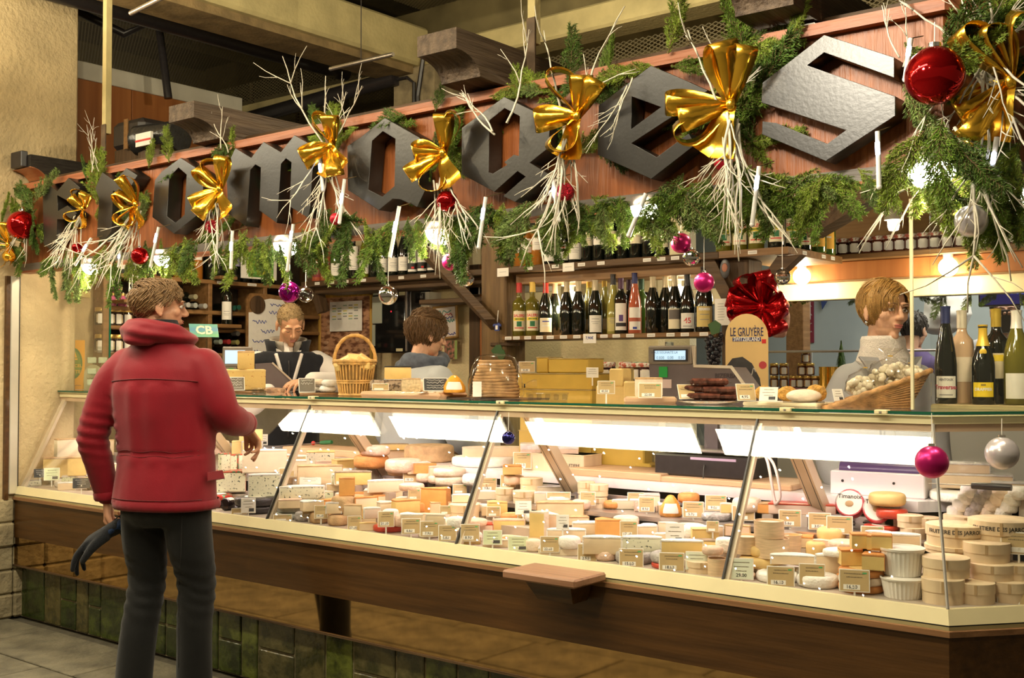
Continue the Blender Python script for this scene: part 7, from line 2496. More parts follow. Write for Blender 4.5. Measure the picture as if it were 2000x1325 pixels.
# left scale with its lit screen
p = top(470,.78)
t = cam_thing('counter_scale','dark counter scale with a small blue screen in front of the salesman','scale',p)
s = PPM(p)
u = lambda x: (x - 470) / s
v = lambda y: (770 - y) / s
MB().box(u(435),u(492),0,.06,v(722),v(683),.005).build('display_head',GREYP,t)
MB().box(u(440),u(478),-.003,.002,v(716),v(690)).build('screen',MATS['lcd_blue'],t)
MB().box(u(442),u(462),.005,.05,v(768),v(722)).build('neck',GREYP,t)
MB().box(u(447),u(456),-.001,.006,v(742),v(725)).build('green_sticker',MATS['green_sticker'],t)
mb = MB()
mb.loft([[(x,.0,z) for x,z in ((u(498),v(766)),(u(560),v(766)),(u(572),v(752)),(u(530),v(714)),(u(498),v(716)))],[(x,.16,z) for x,z in ((u(498),v(766)),(u(560),v(766)),(u(572),v(752)),(u(530),v(714)),(u(498),v(716)))]])
mb.build('keypad_body',PURG,t)
MB().tube([(u(530),-.002,v(714)),(u(571),-.002,v(752))],.006,4).build('beige_edge',GREYL,t)
MB().box(u(492),u(600),.0,.20,0,.012).build('base',BLACKP,t)
# cheeses on the top, left group
def topcheese(kind,px,Y_,w,h,paste,rind,label,z=ZT,rot=0.,d=.7,py=770,name=None):
 p = PY(px,py,Y_)
 s = PPM(p)
 p.z = z
 t = cam_thing(name or KO[kind],label,'cheese',p,rot)
 W,H = w / s,h / s
 if kind == 'wheel':
  c = min(H * .35,W * .2)
  MB().lathe([(1e-4,0),(W / 2 - c,0),(W / 2,c),(W / 2,H - c),(W / 2 - c,H),(1e-4,H)],22).build('rind',rind,t,60)
  return t,H
 fp = footprint(kind,W,min(W * d,.16))
 rounded(fp,H * .95,min(.010,H * .2)).build('paste',paste,t,35)
 cx,cy = sum(q[0] for q in fp) / len(fp),sum(q[1] for q in fp) / len(fp)
 mb = MB()
 mb.loft([[((x - cx) * k + cx,(y - cy) * k + cy,z_) for x,y in fp] for z_,k in ((H * .90,1.01),(H * .96,1.012),(H,.93))])
 mb.build('rind',rind,t,50)
 return t,H
CHIL = mat('chilli_paste',(.72,.50,.17),.5,0,0,60,.05,60,col2=(.45,.12,.02),thr=(.30,.36),detail=2)
bd = cam_thing('cheese_board','round wooden board under the chilli cheese','board',top(470,.52))
MB().lathe([(1e-4,0),(.13,0),(.135,.006),(.13,.012),(1e-4,.012)],28).build('board',W_MID,bd,40)
MB().lathe([(.118,.0121),(.118,.0127),(.114,.0127)],28).build('groove',W_DARK,bd)
_,H = topcheese('half',471,.50,93,42,CHIL,RIND['ye'],'yellow half-wheel speckled with red chilli on the counter',ZT + .0125,0,.8)
topcheese('triL',480,.52,34,36,CHIL,RIND['ta'],'small chilli-speckled wedge standing on the half-wheel',ZT + .0125 + H,.3)
def slate_sign(px,py0,py1,w,Y_,label,seed,m=SLATE,tilt=.35,ink=CHK,n=4):
 p = PY(px,py1,Y_)
 s = PPM(p)
 W,H = w / s,(py1 - py0) / s
 t = cam_thing('slate_sign',label,'sign',p,.1)
 L = Matrix.Rotation(-tilt,4,'X')
 MB().box(-W / 2,W / 2,0,.003,0,H,.001,L).build('frame',WHC,t)
 MB().box(-W / 2 * .93,W / 2 * .93,-.001,.0005,H * .05,H * .95,0,L).build('slate',m,t)
 for i in range(n):
  o = scribble(t,-W * .36,0,W * .72,H * .10,ink,seed + i,0,.0009)
  o.matrix_local = L @ Matrix.Translation((0,-.0016,H * (.82 - i * .2)))
 return t
GSL = mat('grey_slate',(.16,.14,.11),.7,0,.1,30)
slate_sign(459,735,763,38,.40,'grey slate sign with white handwriting leaning on the chilli cheese',20,GSL)
slate_sign(600,737,767,32,.40,'grey slate sign with white handwriting left of the small basket',30,GSL,n=2)
slate_sign(851,737,764,48,.40,'black slate sign with white lettering in front of the orange cheese',40)
p = top(420,.50)
t = cam_thing('gift_jar','pink gift-wrapped jar beside the chilli cheese','jar',p)
PINK = mat('pink_card',(.62,.14,.28),.5)
mb = MB()
mb.loft([ell((0,0,z),a,a,8) for z,a in ((0,.033),(.05,.036),(.075,.02),(.085,.02))])
mb.build('wrap',PINK,t)
MB().lathe([(.024,.083),(.024,.1),(1e-4,.101)],14).build('lid',MATS['gold_lid'],t,50)
MB().lathe([(.02,0),(.02,.001),(1e-4,.001)],16,Matrix.Translation((0,-.036,.035)) @ XZ).build('label',mat('yellow_label',(.75,.6,.25),.6),t)
CLR = glass('clear_plastic',(.90,.90,.88),1.9,.05)
for px,w,Y_,lb in ((524,66,.42,'clear plastic tray left of the slate sign'),(1069,82,.42,'clear plastic tray in front of the yellow cheese blocks')):
 p = top(px,Y_)
 s = PPM(p)
 t = cam_thing('plastic_tray',lb,'tray',p)
 mb = MB()
 mb.loft([[(x * k,y * k,z) for x,y in ((-w / s / 2,-.04),(w / s / 2,-.04),(w / s / 2,.05),(-w / s / 2,.05))] for z,k in ((0,.94),(.03,1),(.032,1.03),(.034,.95))])
 mb.build('tray',CLR,t)
 for i in range(5):
  MB().box(-w / s * .45 + i * w / s * .2,-w / s * .33 + i * w / s * .2,-.042,-.038,.004,.028,.003).build('rib',CLR,t)
bd = cam_thing('cheese_board','wooden board with small white cheeses beside the basket','board',top(630,.52))
MB().lathe([(1e-4,0),(.11,0),(.115,.006),(.11,.012),(1e-4,.012)],24).build('board',W_MID,bd,40)
MB().lathe([(.1,.0121),(.1,.0127),(.096,.0127)],24).build('groove',W_DARK,bd)
for i,(px,w,h,dz_,c) in enumerate([(612,30,13,0,'pa'),(640,34,13,0,'pa'),(620,26,12,.035,'iv'),(646,36,12,.033,'pa')]):
 topcheese('wheel',px,.50,w,h,None,RIND['wh'] if c == 'pa' else RIND['cr'],'small white cheese on the board beside the basket, %s' % ('lower left','lower right','upper left','upper right')[i],ZT + .0125 + dz_)
# wicker baskets
WICK = mat('wicker',(.62,.36,.11),.6,0,.25,30,.3,90)
WICK2 = mat('brown_wicker',(.42,.22,.08),.6,0,.35,30,.3,90)
def torus(mb,c,R,r,n=36,k=6,sy=1.,twist=0):
 pts = [(c[0] + R * math.cos(2 * math.pi * i / n),c[1] + R * sy * math.sin(2 * math.pi * i / n),c[2]) for i in range(n + 1)]
 mb.tube(pts,[r * (1 + twist * math.sin(i * 2.2)) for i in range(n + 1)],k)
p = top(693,.50)
t = cam_thing('wicker_basket','small round wicker basket with a tall handle holding cheese pieces','basket',p)
Rb,Rt,Hb = .072,.098,.165
mb = MB()
for i in range(34):
 a = 2 * math.pi * i / 34
 mb.tube([(Rb * math.cos(a),Rb * math.sin(a),.004),((Rb + Rt) / 2 * math.cos(a),(Rb + Rt) / 2 * math.sin(a),Hb * .5),(Rt * math.cos(a),Rt * math.sin(a),Hb)],.0035,5)
mb.build('stakes',WICK,t,60)['kind'] = 'stuff'
for z,r in ((.006,.006),(.062,.0045),(.072,.0045)):
 mb = MB()
 torus(mb,(0,0,z),Rb + (Rt - Rb) * z / Hb,r,36,6,1,.15)
 mb.build('weave_band',WICK,t,60)
mb = MB()
torus(mb,(0,0,Hb),Rt,.009,48,6,1,.3)
torus(mb,(0,0,Hb - .012),Rt - .002,.007,48,6,1,.3)
mb.build('rim',WICK,t,60)
pts = [(Rt * math.cos(math.pi * i / 20),0,Hb + .125 * math.sin(math.pi * i / 20)) for i in range(21)]
mb = MB()
mb.tube(pts,[.0085 + .001 * math.sin(i * 2.4) for i in range(21)],8)
mb.build('handle',WICK,t,60)
MB().lathe([(1e-4,.003),(Rb * .96,.003),(Rt * .93,Hb * .9)],24).build('shadow_lining',mat('basket_shadow',(.30,.17,.05),.8),t,60)  # dark inner shell, shade inside the basket put into its colour
for i,(x,y,z,rx,ry,sx,sy,sz) in enumerate([(-.055,-.03,.155,.3,-.5,.045,.03,.02),(.0,-.025,.172,.5,.1,.04,.03,.018),(.05,-.02,.160,.2,.6,.045,.035,.022),(.02,-.055,.150,.1,.1,.05,.03,.02)]):
 q = p + Matrix.Rotation(camrz(p),3,'Z') @ Vector((x,y,z))
 c = thing('cheese_piece','yellow cheese piece in the small basket, %s' % ('left','middle top','right','front')[i],'cheese',q,0,None,(rx,ry,camrz(p)))
 MB().box(-sx,sx,-sy,sy,-sz,sz,.008).build('paste',PASTE['ye'],c)
 MB().box(-sx * 1.02,sx * 1.02,sy * .9,sy * 1.03,-sz,sz,.003).build('rind',RIND['ta'],c)
# wooden tray with cheeses
p0,p1 = PY(716,770,.45),PY(872,770,.45)
t = thing('serving_board','pale wooden board carrying cheeses right of the small basket','board',((p0.x + p1.x) / 2,.40,ZT))
L_ = (p1.x - p0.x) / 2
MB().box(-L_,L_,0,.20,0,.024,.010).build('board',W_BEECH,t)
MB().box(-L_ + .012,L_ - .012,.012,.188,.024,.0246).build('surface',W_CREAMB,t)
zb = ZT + .0246
tc,H = topcheese('rect',777,.55,52,26,PASTE['ye'],mat('black_rind',(.02,.018,.016),.8,0,.3,40,.5,60),'yellow cheese wedge with a black crust on the serving board',zb + .055,0,.5)
q = top(760,.53)
q.z = zb
t = cam_thing('wrapped_loaf','brown speckled loaf in clear film behind a tan card','loaf',q)
rounded([(-.09,0),(.09,0),(.09,.07),(-.09,.07)],.052,.014).build('crust',mat('speckled_crust',(.42,.33,.24),.3,0,0,60,.3,40,col2=(.10,.07,.05),thr=(.42,.5)),t,40)
MB().box(-.095,.095,-.002,.072,.0,.03,.006).build('film',CLR,t)
card(743,763,0,33,14,'tan',None,.2,None,.42,False)
topcheese('triR',803,.44,38,27,mat('grainy_paste',(.60,.47,.28),.7,0,.2,80,.2,90),RIND['ta'],'beige grainy wedge in the middle of the serving board',zb,-.2)
topcheese('wheel',826,.50,30,24,None,RIND['cr'],'small cream cheese behind the black slate sign',zb)
dome(887,767,.47,46,34,'orange dome-shaped cheese with a paper label on the counter',zb,(.80,.36,.03))
q = top(815,.385)
t = cam_thing('paper_napkin','crumpled white paper on the edge of the serving board','paper',Vector((q.x,.375,ZT + .0252)))
mb = MB()
n = 16
vs = [(-.09 + .18 * i / n,-.01 + .035 * j,.003 * math.sin(i * 1.7 + j * 2)) for j in range(2) for i in range(n + 1)]
mb.add(vs,[(i,i + 1,n + 2 + i,n + 1 + i) for i in range(n)])
o = mb.build('sheet',PAPER,t)
o.modifiers.new('s','SOLIDIFY').thickness = .001
# stack of crepes in a bag
p = top(968,.55)
t = cam_thing('crepe_stack','tall stack of brown crepes in a clear bag tied at one side','bread',p)
s = PPM(p)
CRP = mat('crepe_brown',(.50,.31,.15),.75,0,.35,20,.2,60)
for i in range(12):
 k = 1 - .30 * (i / 11) ** 2
 mb = MB()
 n = 26
 rr = random.Random(i)
 ring = lambda z,kk: [((.105 * kk * k * (1 + .02 * math.sin(a * 5 + i))) * math.cos(a),.07 * kk * k * math.sin(a),z + .002 * math.sin(a * 3 + i)) for a in [2 * math.pi * j / n for j in range(n)]]
 mb.loft([ring(.006 + i * .0135,.96),ring(.010 + i * .0135,1),ring(.016 + i * .0135,1),ring(.019 + i * .0135,.95)])
 mb.build('crepe',CRP,t,40)
bag = MB()
bag.loft([[(a_ * (1 + .03 * math.sin(g * 9 + z * 60)) * math.cos(g),b_ * (1 + .03 * math.cos(g * 7 + z * 40)) * math.sin(g),z) for g in [2 * math.pi * j / 40 for j in range(40)]] for z,a_,b_ in ((.0,.115,.08),(.02,.122,.084),(.08,.118,.082),(.14,.104,.074),(.175,.085,.06),(.19,.06,.04),(.195,.01,.01))])
bag.build('bag',glass('cellophane',(.95,.94,.92),1.45,.1),t,180)
bag = MB()
bag.loft([[(x,.022 * k * math.cos(g) * (1 + .2 * math.sin(3 * g)),.055 + .022 * k * math.sin(g)) for g in [2 * math.pi * j / 12 for j in range(12)]] for x,k in ((.11,.8),(.125,.35),(.14,.8),(.165,1.3),(.18,1.2))],False)
bag.build('bag_end',glass('cellophane',(.93,.92,.90)),t,180)
MB().lathe([(.009,-.003),(.009,.003)],10,Matrix.Translation((.126,0,.055)) @ Matrix.Rotation(math.pi / 2,4,'Y')).build('tie',BLACKP,t)
MB().box(-.098,-.06,-.088,-.086,.01,.075).build('label',PAPER,t)
p0,p1 = PY(862,775,.47),PY(1020,775,.47)
t = thing('paper_mat','thin dark-edged board under the crepe stack','board',((p0.x + p1.x) / 2,.46,ZT))
MB().box(-(p1.x - p0.x) / 2,(p1.x - p0.x) / 2,0,.2,0,.0035).build('mat',W_MIDX,t)
MB().box(-(p1.x - p0.x) / 2,(p1.x - p0.x) / 2,-.0012,0,.001,.004).build('edge',BLACKP,t)
# tall stack of yellow alpine cheese behind the counter
YB = mat('alpine_paste',(.62,.42,.07),.5,0,.08,8,.04,60)
YR = mat('alpine_rind',(.40,.30,.12),.8,0,.2,20,.3,60)
def yblock(px0,px1,py0,py1,Y_,dep,label,split=None):
 a,b = PY(px0,py1,Y_),PY(px1,py0,Y_)
 t = thing('alpine_cheese',label,'cheese',((a.x + b.x) / 2,Y_,a.z),.12)
 w,h = (b.x - a.x) / 2,b.z - a.z
 MB().box(-w,w,0,dep,0,h,.006).build('paste',YB,t)
 MB().box(-w - .001,w + .001,-.001,dep + .001,h - .004,h + .001,.002).build('rind',YR,t)
 return t
yb = [(1018,1148,846,902,'lowest'),(1020,1150,805,845,'second'),(1018,1150,762,804,'third'),(1016,1150,730,761,'fourth')]
for i,(a,b,y0,y1,lb) in enumerate(yb):
 yblock(a,b,y0,y1,.86,.2,'large yellow cheese block, %s of the tall stack' % lb)
yblock(1074,1145,700,729,.87,.16,'yellow cheese slab on top of the tall stack, right')
yblock(1048,1070,698,729,.87,.14,'narrow yellow cheese slice on top of the tall stack, left')
for px0,px1,y0,y1,lb in ((1190,1215,720,756,'narrow standing yellow slice behind the price cards'),(1165,1225,754,790,'pale yellow block behind the price card at the counter'),(1218,1248,745,786,'pale yellow wedge left of the carded cheese')):
 a = PY(px0,y1,.78)
 b = PY(px1,y0,.78)
 t = thing('alpine_cheese',lb,'cheese',((a.x + b.x) / 2,.78,a.z),.1)
 MB().box(-(b.x - a.x) / 2,(b.x - a.x) / 2,0,.1,0,b.z - a.z,.006).build('paste',PASTE['ye'],t)
 MB().box(-(b.x - a.x) / 2 - .001,(b.x - a.x) / 2 + .001,.08,.102,-.0005,b.z - a.z + .001).build('rind',YR,t)
for px0,px1,y0,y1,lb in ((1165,1255,862,912,'yellow cheese block on straw behind the cutting board'),(1140,1165,860,908,'narrow yellow cheese block left of its larger neighbour'),(1240,1270,888,906,'small yellow cheese piece beside the scale')):
 a = PY(px0,y1,.90)
 b = PY(px1,y0,.90)
 t = thing('alpine_cheese',lb,'cheese',((a.x + b.x) / 2,.90,.9625),.1)
 MB().box(-(b.x - a.x) / 2,(b.x - a.x) / 2,0,.1,0,b.z - a.z,.006).build('paste',YB,t)
 MB().box(-(b.x - a.x) / 2 - .001,(b.x - a.x) / 2 + .001,.08,.1,-.0004,b.z - a.z + .001).build('rind',YR,t)
for a in [(1029,728,0,32,22,'tan','35.00',.2,None,.84,False),(1184,770,0,34,26,'tan','43,50',.1,None,.45,True),(1157,738,0,24,20,'white',None,.1,None,.8,True)]:
 card(*a)
# carded cheese on a little board
p = top(1270,.47)
t = cam_thing('cheese_board','small pale wooden board under the carded cheese','board',p)
MB().box(-.10,.10,-.05,.08,0,.022,.006).build('board',W_BEECH,t)
MB().box(-.09,.09,-.04,.07,.022,.0225).build('surface',W_CREAMB,t)
topcheese('rect',1267,.47,54,38,RIND['cr'],RIND['ta'],'cream crusted cheese with a price card on its little board',ZT + .0226,0,.5)
card(1270,778,0,46,30,'tan','22.00',.08,None,.39,False)
# cured meats on a silver tray
p = top(1385,.47)
t = cam_thing('silver_tray','oval silver tray with wrapped dried meats','tray',p)
MB().lathe([(1e-4,.002),(.075,.002),(.095,.010),(.099,.011),(.095,.008),(.07,0),(1e-4,0)],30,None,1.15,.75).build('dish',CHROME,t,60)
MB().lathe([(.099,.010),(.101,.0125),(.099,.013)],30,None,1.15,.75).build('rim',CHROME,t,60)
MEAT = mat('dried_meat',(.13,.045,.03),.2,0,.6,40,.4,40)
for i,(x,y,z,a,L) in enumerate([(-.03,.0,.028,.05,.075),(.035,.01,.027,-.1,.07),(-.02,.015,.056,.1,.08),(.04,.0,.052,-.05,.065),(.0,.005,.082,.02,.07)]):
 q = p + Matrix.Rotation(camrz(p),3,'Z') @ Vector((x,y,z))
 c = cam_thing('dried_meat','vacuum-packed dried meat on the silver tray, %s' % ('lower left','lower right','middle left','middle right','topmost')[i],'meat',q,a)
 MB().box(-L,L,-.03,.03,-.013,.013,.008).build('meat',MEAT,c)
 MB().box(-L - .012,L + .012,-.036,.036,-.003,.003,.001).build('film',CLR,c)
card(1343,780,0,34,32,'tan',None,.45,None,.40,False,.35)
# breaded cheeses right of the tray
BRD = mat('bread_crumb',(.66,.36,.08),.8,0,.3,60,.8,90)
p0,p1 = PY(1455,788,.42),PY(1600,790,.42)
t = thing('paper_tray','cream cardboard tray under the breaded cheeses','tray',((p0.x + p1.x) / 2,.40,ZT))
MB().box(-(p1.x - p0.x) / 2,(p1.x - p0.x) / 2,0,.16,0,.014,.004).build('tray',mat('cream_carton',(.78,.68,.45),.6),t)
MB().box(-(p1.x - p0.x) / 2 + .01,(p1.x - p0.x) / 2 - .01,.01,.15,.014,.0146).build('liner',PAPER,t)
for px,w,h,lb in ((1492,36,30,'left'),(1538,40,30,'middle'),(1594,42,34,'right')):
 p = PY(px,775,.50)
 s = PPM(p)
 c = cam_thing('breaded_cheese','golden breaded cheese round on the carton tray, %s one' % lb,'cheese',Vector((p.x,.50,ZT + .015)))
 mb = MB()
 mb.ball((0,0,h / s / 2),w / s / 2,w / s / 2 * .8,h / s / 2,18,12)
 ob('crust',remesh(mb,'crust',.005,BRD,2,lambda co,n: .0025 * mnoise.noise(co * 160)),c)
c = cam_thing('wrapped_cheese','pale cheese in clear film in front of the breaded cheeses','cheese',Vector((PY(1570,780,.43).x,.43,ZT + .015)))
mb = MB()
mb.ball((0,0,.022),.06,.035,.024,18,12)
mb.build('paste',RIND['cr'],c,180)
MB().box(-.07,.07,-.03,.03,-.0004,.004,.001).build('film',CLR,c)
card(1459,783,0,38,36,'tan','4,95',.4,None,.37,False,.3)
card(1500,784,0,36,30,'white',None,.4,None,.37,False,-.2)
# large shallow basket with bags of white puffs
p = top(1712,.50)
t = cam_thing('wicker_basket','large sloping brown wicker basket with bags of white puffs','basket',p)
s = PPM(p)
def bk(u_,a):
 """u_ 0 = foot, 1 = rim"""
 cx,cy = math.cos(a),math.sin(a)
 A = .105 + (.17 - .105) * u_
 B = .06 + (.10 - .06) * u_
 z = .004 + u_ * (.055 + .055 * (cx + .15 * cx))
 return Vector((A * cx + .0 * u_,B * cy,z))
for j in range(12):
 u_ = j / 11
 mb = MB()
 mb.tube([bk(u_,2 * math.pi * i / 60) + Vector((0,0,.0025 * math.sin(i * math.pi + j * math.pi))) for i in range(61)],.0042,5)
 mb.build('weave_band',WICK2,t,60)
mb = MB()
for i in range(40):
 a = 2 * math.pi * i / 40
 mb.tube([bk(0,a),bk(.5,a),bk(1,a)],.0028,4)
mb.build('stakes',WICK2,t,60)['kind'] = 'stuff'
mb = MB()
mb.tube([bk(1.02,2 * math.pi * i / 72) for i in range(73)],[.0085 + .002 * math.sin(i * 2.1) for i in range(73)],7)
mb.build('rim',WICK2,t,60)
PUF = mat('white_puffs',(.80,.74,.58),.7,0,.08,40,.3,60)
rq = random.Random(5)
for k,(cx,cy,cz,R) in enumerate([(-.035,0,.075,.052),(.045,.01,.105,.06),(.105,.0,.11,.035)]):
 q = p + Matrix.Rotation(camrz(p),3,'Z') @ Vector((cx,cy,cz))
 c = cam_thing('snack_bag','clear bag of white cheese puffs in the large basket, %s' % ('left','middle','right')[k],'bag',q)
 mb = MB()
 for i in range(60):
  d = Vector((rq.gauss(0,1),rq.gauss(0,1),rq.gauss(0,1))).normalized() * R * rq.uniform(.5,.95)
  mb.ball((d.x * 1.15,d.y * .8,d.z * .75),rq.uniform(.010,.015),n=8,m=6)
 mb.build('puffs',PUF,c,180)['kind'] = 'stuff'
 mb = MB()
 mb.loft([[(R * 1.25 * a_ * (1 + .08 * math.sin(5 * g + z * 90)) * math.cos(g),R * .95 * a_ * (1 + .08 * math.cos(4 * g + z * 70)) * math.sin(g),z) for g in [2 * math.pi * j / 30 for j in range(30)]] for z,a_ in ((-R * .8,.6),(-R * .4,1),(R * .2,1.02),(R * .65,.8),(R * .95,.35),(R * 1.15,.12),(R * 1.35,.3),(R * 1.6,.55))],False)
 mb.build('bag_film',glass('cellophane',(.93,.92,.90)),c,180)
 MB().lathe([(R * .14,R * 1.12),(R * .14,R * 1.18)],10).build('gold_tie',mat('gold_tie',(.75,.45,.05),.4),c)
card(1640,784,0,22,26,'white',None,.4,None,.42,False,.5)
# bottles at the right end of the counter
p0 = PY(1830,790,.62)
t = thing('bottle_plinth','pale wooden strip under the bottles at the right end','plinth',(p0.x,.56,ZT))
MB().box(0,.62,0,.16,0,.014,.003).build('strip',mat('olive_wood',(.42,.33,.15),.5,0,.1,10,stretch=(1,12,12)),t)
MB().box(0,.62,-.003,0,0,.010).build('edge',MATS['olive_trim'],t)
zb = ZT + .0145
for px,Y_,kw,lb in [
 (1848,.62,dict(shape='slim',gl='dark',cap=(.025,.035,.13),lab=W_,lz=(.02,.092),mark=(('Traverses',(.5,.05,.1),.055,.020),('VENTOUX',GRY,.08,.010),(.6,GRY,.03,.003)),s=1.0),'tall wine bottle with blue capsule and white label, right counter end'),
 (1880,.70,dict(shape='bordeaux',gl='pale',cap=(.75,.68,.55),lab=(.78,.66,.5),lz=(.07,.15),s=1.04),'pale rose wine bottle with cream capsule behind the blue-capped bottle'),
 (1921,.62,dict(shape='champagne',gl='dark',cap=(.72,.47,.05),lab=(.85,.62,.02),lz=(.03,.088),mark=(('DRAPPIER',INK.diffuse_color[:3],.06,.016),(.2,(.3,.2,.02),.078,.008)),s=.82),'champagne bottle with gold foil neck and yellow label'),
 (1947,.72,dict(shape='bordeaux',gl='dark',cap=(.55,.38,.05),lab=(.72,.62,.42),lz=(.08,.16),mark=((.7,YEL,.145,.02),),s=1.05),'dark bottle with gold capsule behind the champagne'),
 (1987,.64,dict(shape='burgundy',gl='olive',cap=(.78,.74,.66),lab=W_,lz=(.02,.10),s=1.02),'yellow-green wine bottle with white capsule at the right picture edge')]:
 q = PY(px,785,Y_)
 q.z = zb
 bb = bottle(q,lb,**kw)
 if kw['shape'] == 'champagne':
  MB().lathe([(.026,.222),(.0305,.214),(.033,.205),(.030,.203)],18).build('neck_label',mat('black_gold_band',(.08,.06,.02),.3),bb)
  MB().ball((0,-.032,.208),.014,.003,.016,12,8).build('seal',CAPM[(.72,.47,.05)],bb)
# glass screens at both ends
t = thing('glass_screen','clear glass screen with a dark green edge at the left counter end','glass screen')
a,b = -6.15,PY(214,680,.31).x
MB().box(a,b,.306,.312,1.288,1.95).build('pane',GLASS,t)
MB().box(b,b + .005,.304,.314,1.288,1.95).build('edge',GLASS_EDGE,t)
t = thing('glass_screen','tall clear glass screen joint right of the saleswoman','glass screen')
a = PY(1781,600,.31).x
MB().box(a,-1.12,.306,.312,1.288,1.95).build('pane',GLASS,t)
MB().box(a - .004,a + .004,.303,.315,1.288,1.95).build('edge',mat('cream_edge',(.72,.66,.45),.3),t)
pane2 = MB()
q0,q1 = path(1,.306),path(2,.306)
pane2.loft([[(q0[0],q0[1],1.288),(q1[0],q1[1],1.288),(q1[0],q1[1] + .006,1.288),(q0[0],q0[1] + .006,1.288)],[(q0[0],q0[1],1.95),(q1[0],q1[1],1.95),(q1[0],q1[1] + .006,1.95),(q0[0],q0[1] + .006,1.95)]])
pane2.build('pane',GLASS,t)
# little clips on the glass shelf
for i,x in enumerate((-3.95,-2.82,-1.6,-1.28)):
 c = thing('shelf_clip','small cream clip on the edge of the glass shelf, %s from left' % ORD[i],'clip',(x,.25,1.2735))
 MB().box(-.02,.02,-.004,.03,0,.0135,.002).build('clip',CREAM,c)
 MB().box(-.004,.004,-.0055,-.004,.003,.009).build('screw',STEEL,c)

# ------------------------------------------------------------------ things on the walls and shelves inside the stall
def wall_rect(px0,py0,px1,py1,Y_):
 a,b = PY(px0,py1,Y_),PY(px1,py0,Y_)
 return (a.x + b.x) / 2,b.x - a.x,a.z,b.z - a.z
def framed(name,label,px0,py0,px1,py1,Y_,fm,pm,cat='picture',fw=.022,roll=0.):
 x,W,z,H = wall_rect(px0,py0,px1,py1,Y_)
 t = thing(name,label,cat,(x,Y_,z),0,None,(0,roll,0))
 MB().box(-W / 2 + .005,W / 2 - .005,.004,.012,.005,H - .005).build('picture',pm,t)
 for a in ((-W / 2,-W / 2 + fw,0,H),(W / 2 - fw,W / 2,0,H),(-W / 2,W / 2,0,fw),(-W / 2,W / 2,H - fw,H)):
  MB().box(a[0],a[1],-.006,.014,a[2],a[3],.003).build('frame_bar',fm,t)
 return t,W,H
CAVE = mat('cellar_photo',(.50,.27,.15),.4,0,0,16,col2=(.16,.06,.03),thr=(.40,.56),stretch=(1,1,2.2),detail=2)
GFR = wood('gilt_frame',(.40,.22,.03),(.60,.36,.07),2,.4,3,.1)
t,W,H = framed('framed_photo','gold-framed photo of a cheese cellar behind the salesman',622,571,727,745,2.30,GFR,CAVE)
cs = MB()
for i in range(7):
 for k in range(5):
  MB().ball((-W * .40 + .012 * i + (W * .8 if k % 2 else 0) * (1 - .1 * i),.002,H * (.08 + .12 * i) + .02 * k),.034 - .003 * i,.004,.016 - .001 * i,10,6).build('printed_cheese',mat('printed_cheese',(.55,.33,.2),.5),t,180) if (i + k) % 2 == 0 else None
x,W2,z,H2 = wall_rect(643,587,706,648,2.28)
sh = thing('notice_sheet','white timetable sheet pinned on the cellar photo','notice',(x,2.285,z))
MB().box(-W2 / 2,W2 / 2,0,.002,0,H2).build('sheet',PAPER,sh)
for r_ in range(6):
 for c__ in range(5):
  if (r_ * 3 + c__ * 5) % 4 != 1:
   MB().box(-W2 * .42 + c__ * W2 * .17,-W2 * .30 + c__ * W2 * .17,-.001,0,H2 * (.84 - r_ * .09),H2 * (.88 - r_ * .09)).build('table_cell',mat(('grey_print','yellow_mark','mint_mark')[(r_ + c__) % 3],((.3,.29,.28),(.70,.58,.12),(.35,.48,.36))[(r_ + c__) % 3],.7),sh)
# black cabinet with stickers
x,W,z,H = wall_rect(727,548,802,690,2.20)
t = thing('black_cabinet','black glossy wall cabinet right of the cellar photo','cabinet',(x,2.20,z))
MB().box(-W / 2,W / 2,0,.2,0,H,.006).build('body',mat('black_gloss',(.012,.011,.011),.15,0,.1,10),t)
MB().box(-W / 2 + .01,W / 2 - .05,-.006,0,.01,H - .01,.003).build('door',mat('black_glass',(.008,.008,.008),.06),t)
MB().box(W / 2 - .04,W / 2 - .03,-.008,0,.01,H - .01).build('edge_strip',STEEL,t)
MB().box(W * .22,W * .38,-.008,-.006,H * .80,H * .87).build('thermometer',mat('cream_plastic',(.55,.5,.3),.5),t)
MB().box(W * .15,W * .32,-.008,-.006,H * .02,H * .06).build('sticker',MATS['cream_plastic'],t)
MB().ball((W * .02,-.008,H * .58),.006,.002,.006,8,6).build('red_light',mat('red_led',(.6,.02,.03),.4,emit=(.8,.02,.05),es=1),t)
for a in ((-.48,-.22,.42,.80),(-.46,-.20,.82,.96),(-.48,-.40,.10,.40)):
 MB().box(W * a[0],W * a[1],-.009,-.006,H * a[2],H * a[3]).build('pinned_paper',mat('dim_paper',(.30,.32,.26),.7),t)
struct('trim_2',MB().box(PY(803,600,2.30).x,PY(838,600,2.30).x,2.30,2.42,1.2,1.93),WHITEP,'white wall strip beside the black cabinet')
def poster(label,px0,py0,px1,py1,Y_,m,cat='poster',name='small_poster'):
 x,W,z,H = wall_rect(px0,py0,px1,py1,Y_)
 t = thing(name,label,cat,(x,Y_,z))
 MB().box(-W / 2,W / 2,0,.003,0,H).build('sheet',m,t)
 return t,W,H
t,W,H = poster('dark poster with white lettering above a red and orange print',806,572,829,592,2.29,mat('dark_print',(.04,.03,.03),.6))
put_text(t,'Noel',.04,0,H * .62,CHK,-.001)
MB().ball((-W * .2,-.001,H * .25),W * .2,.001,H * .16,10,6).build('print',mat('orange_food_print',(.6,.25,.08),.6),t)
t,W,H = poster('small landscape postcard on the white wall strip',808,602,823,625,2.29,mat('postcard',(.35,.42,.45),.5,0,0,20,col2=(.05,.12,.04),thr=(.45,.55)))
MB().box(-W * .5,W * .5,-.001,0,0,H * .1).build('border',PAPER,t)
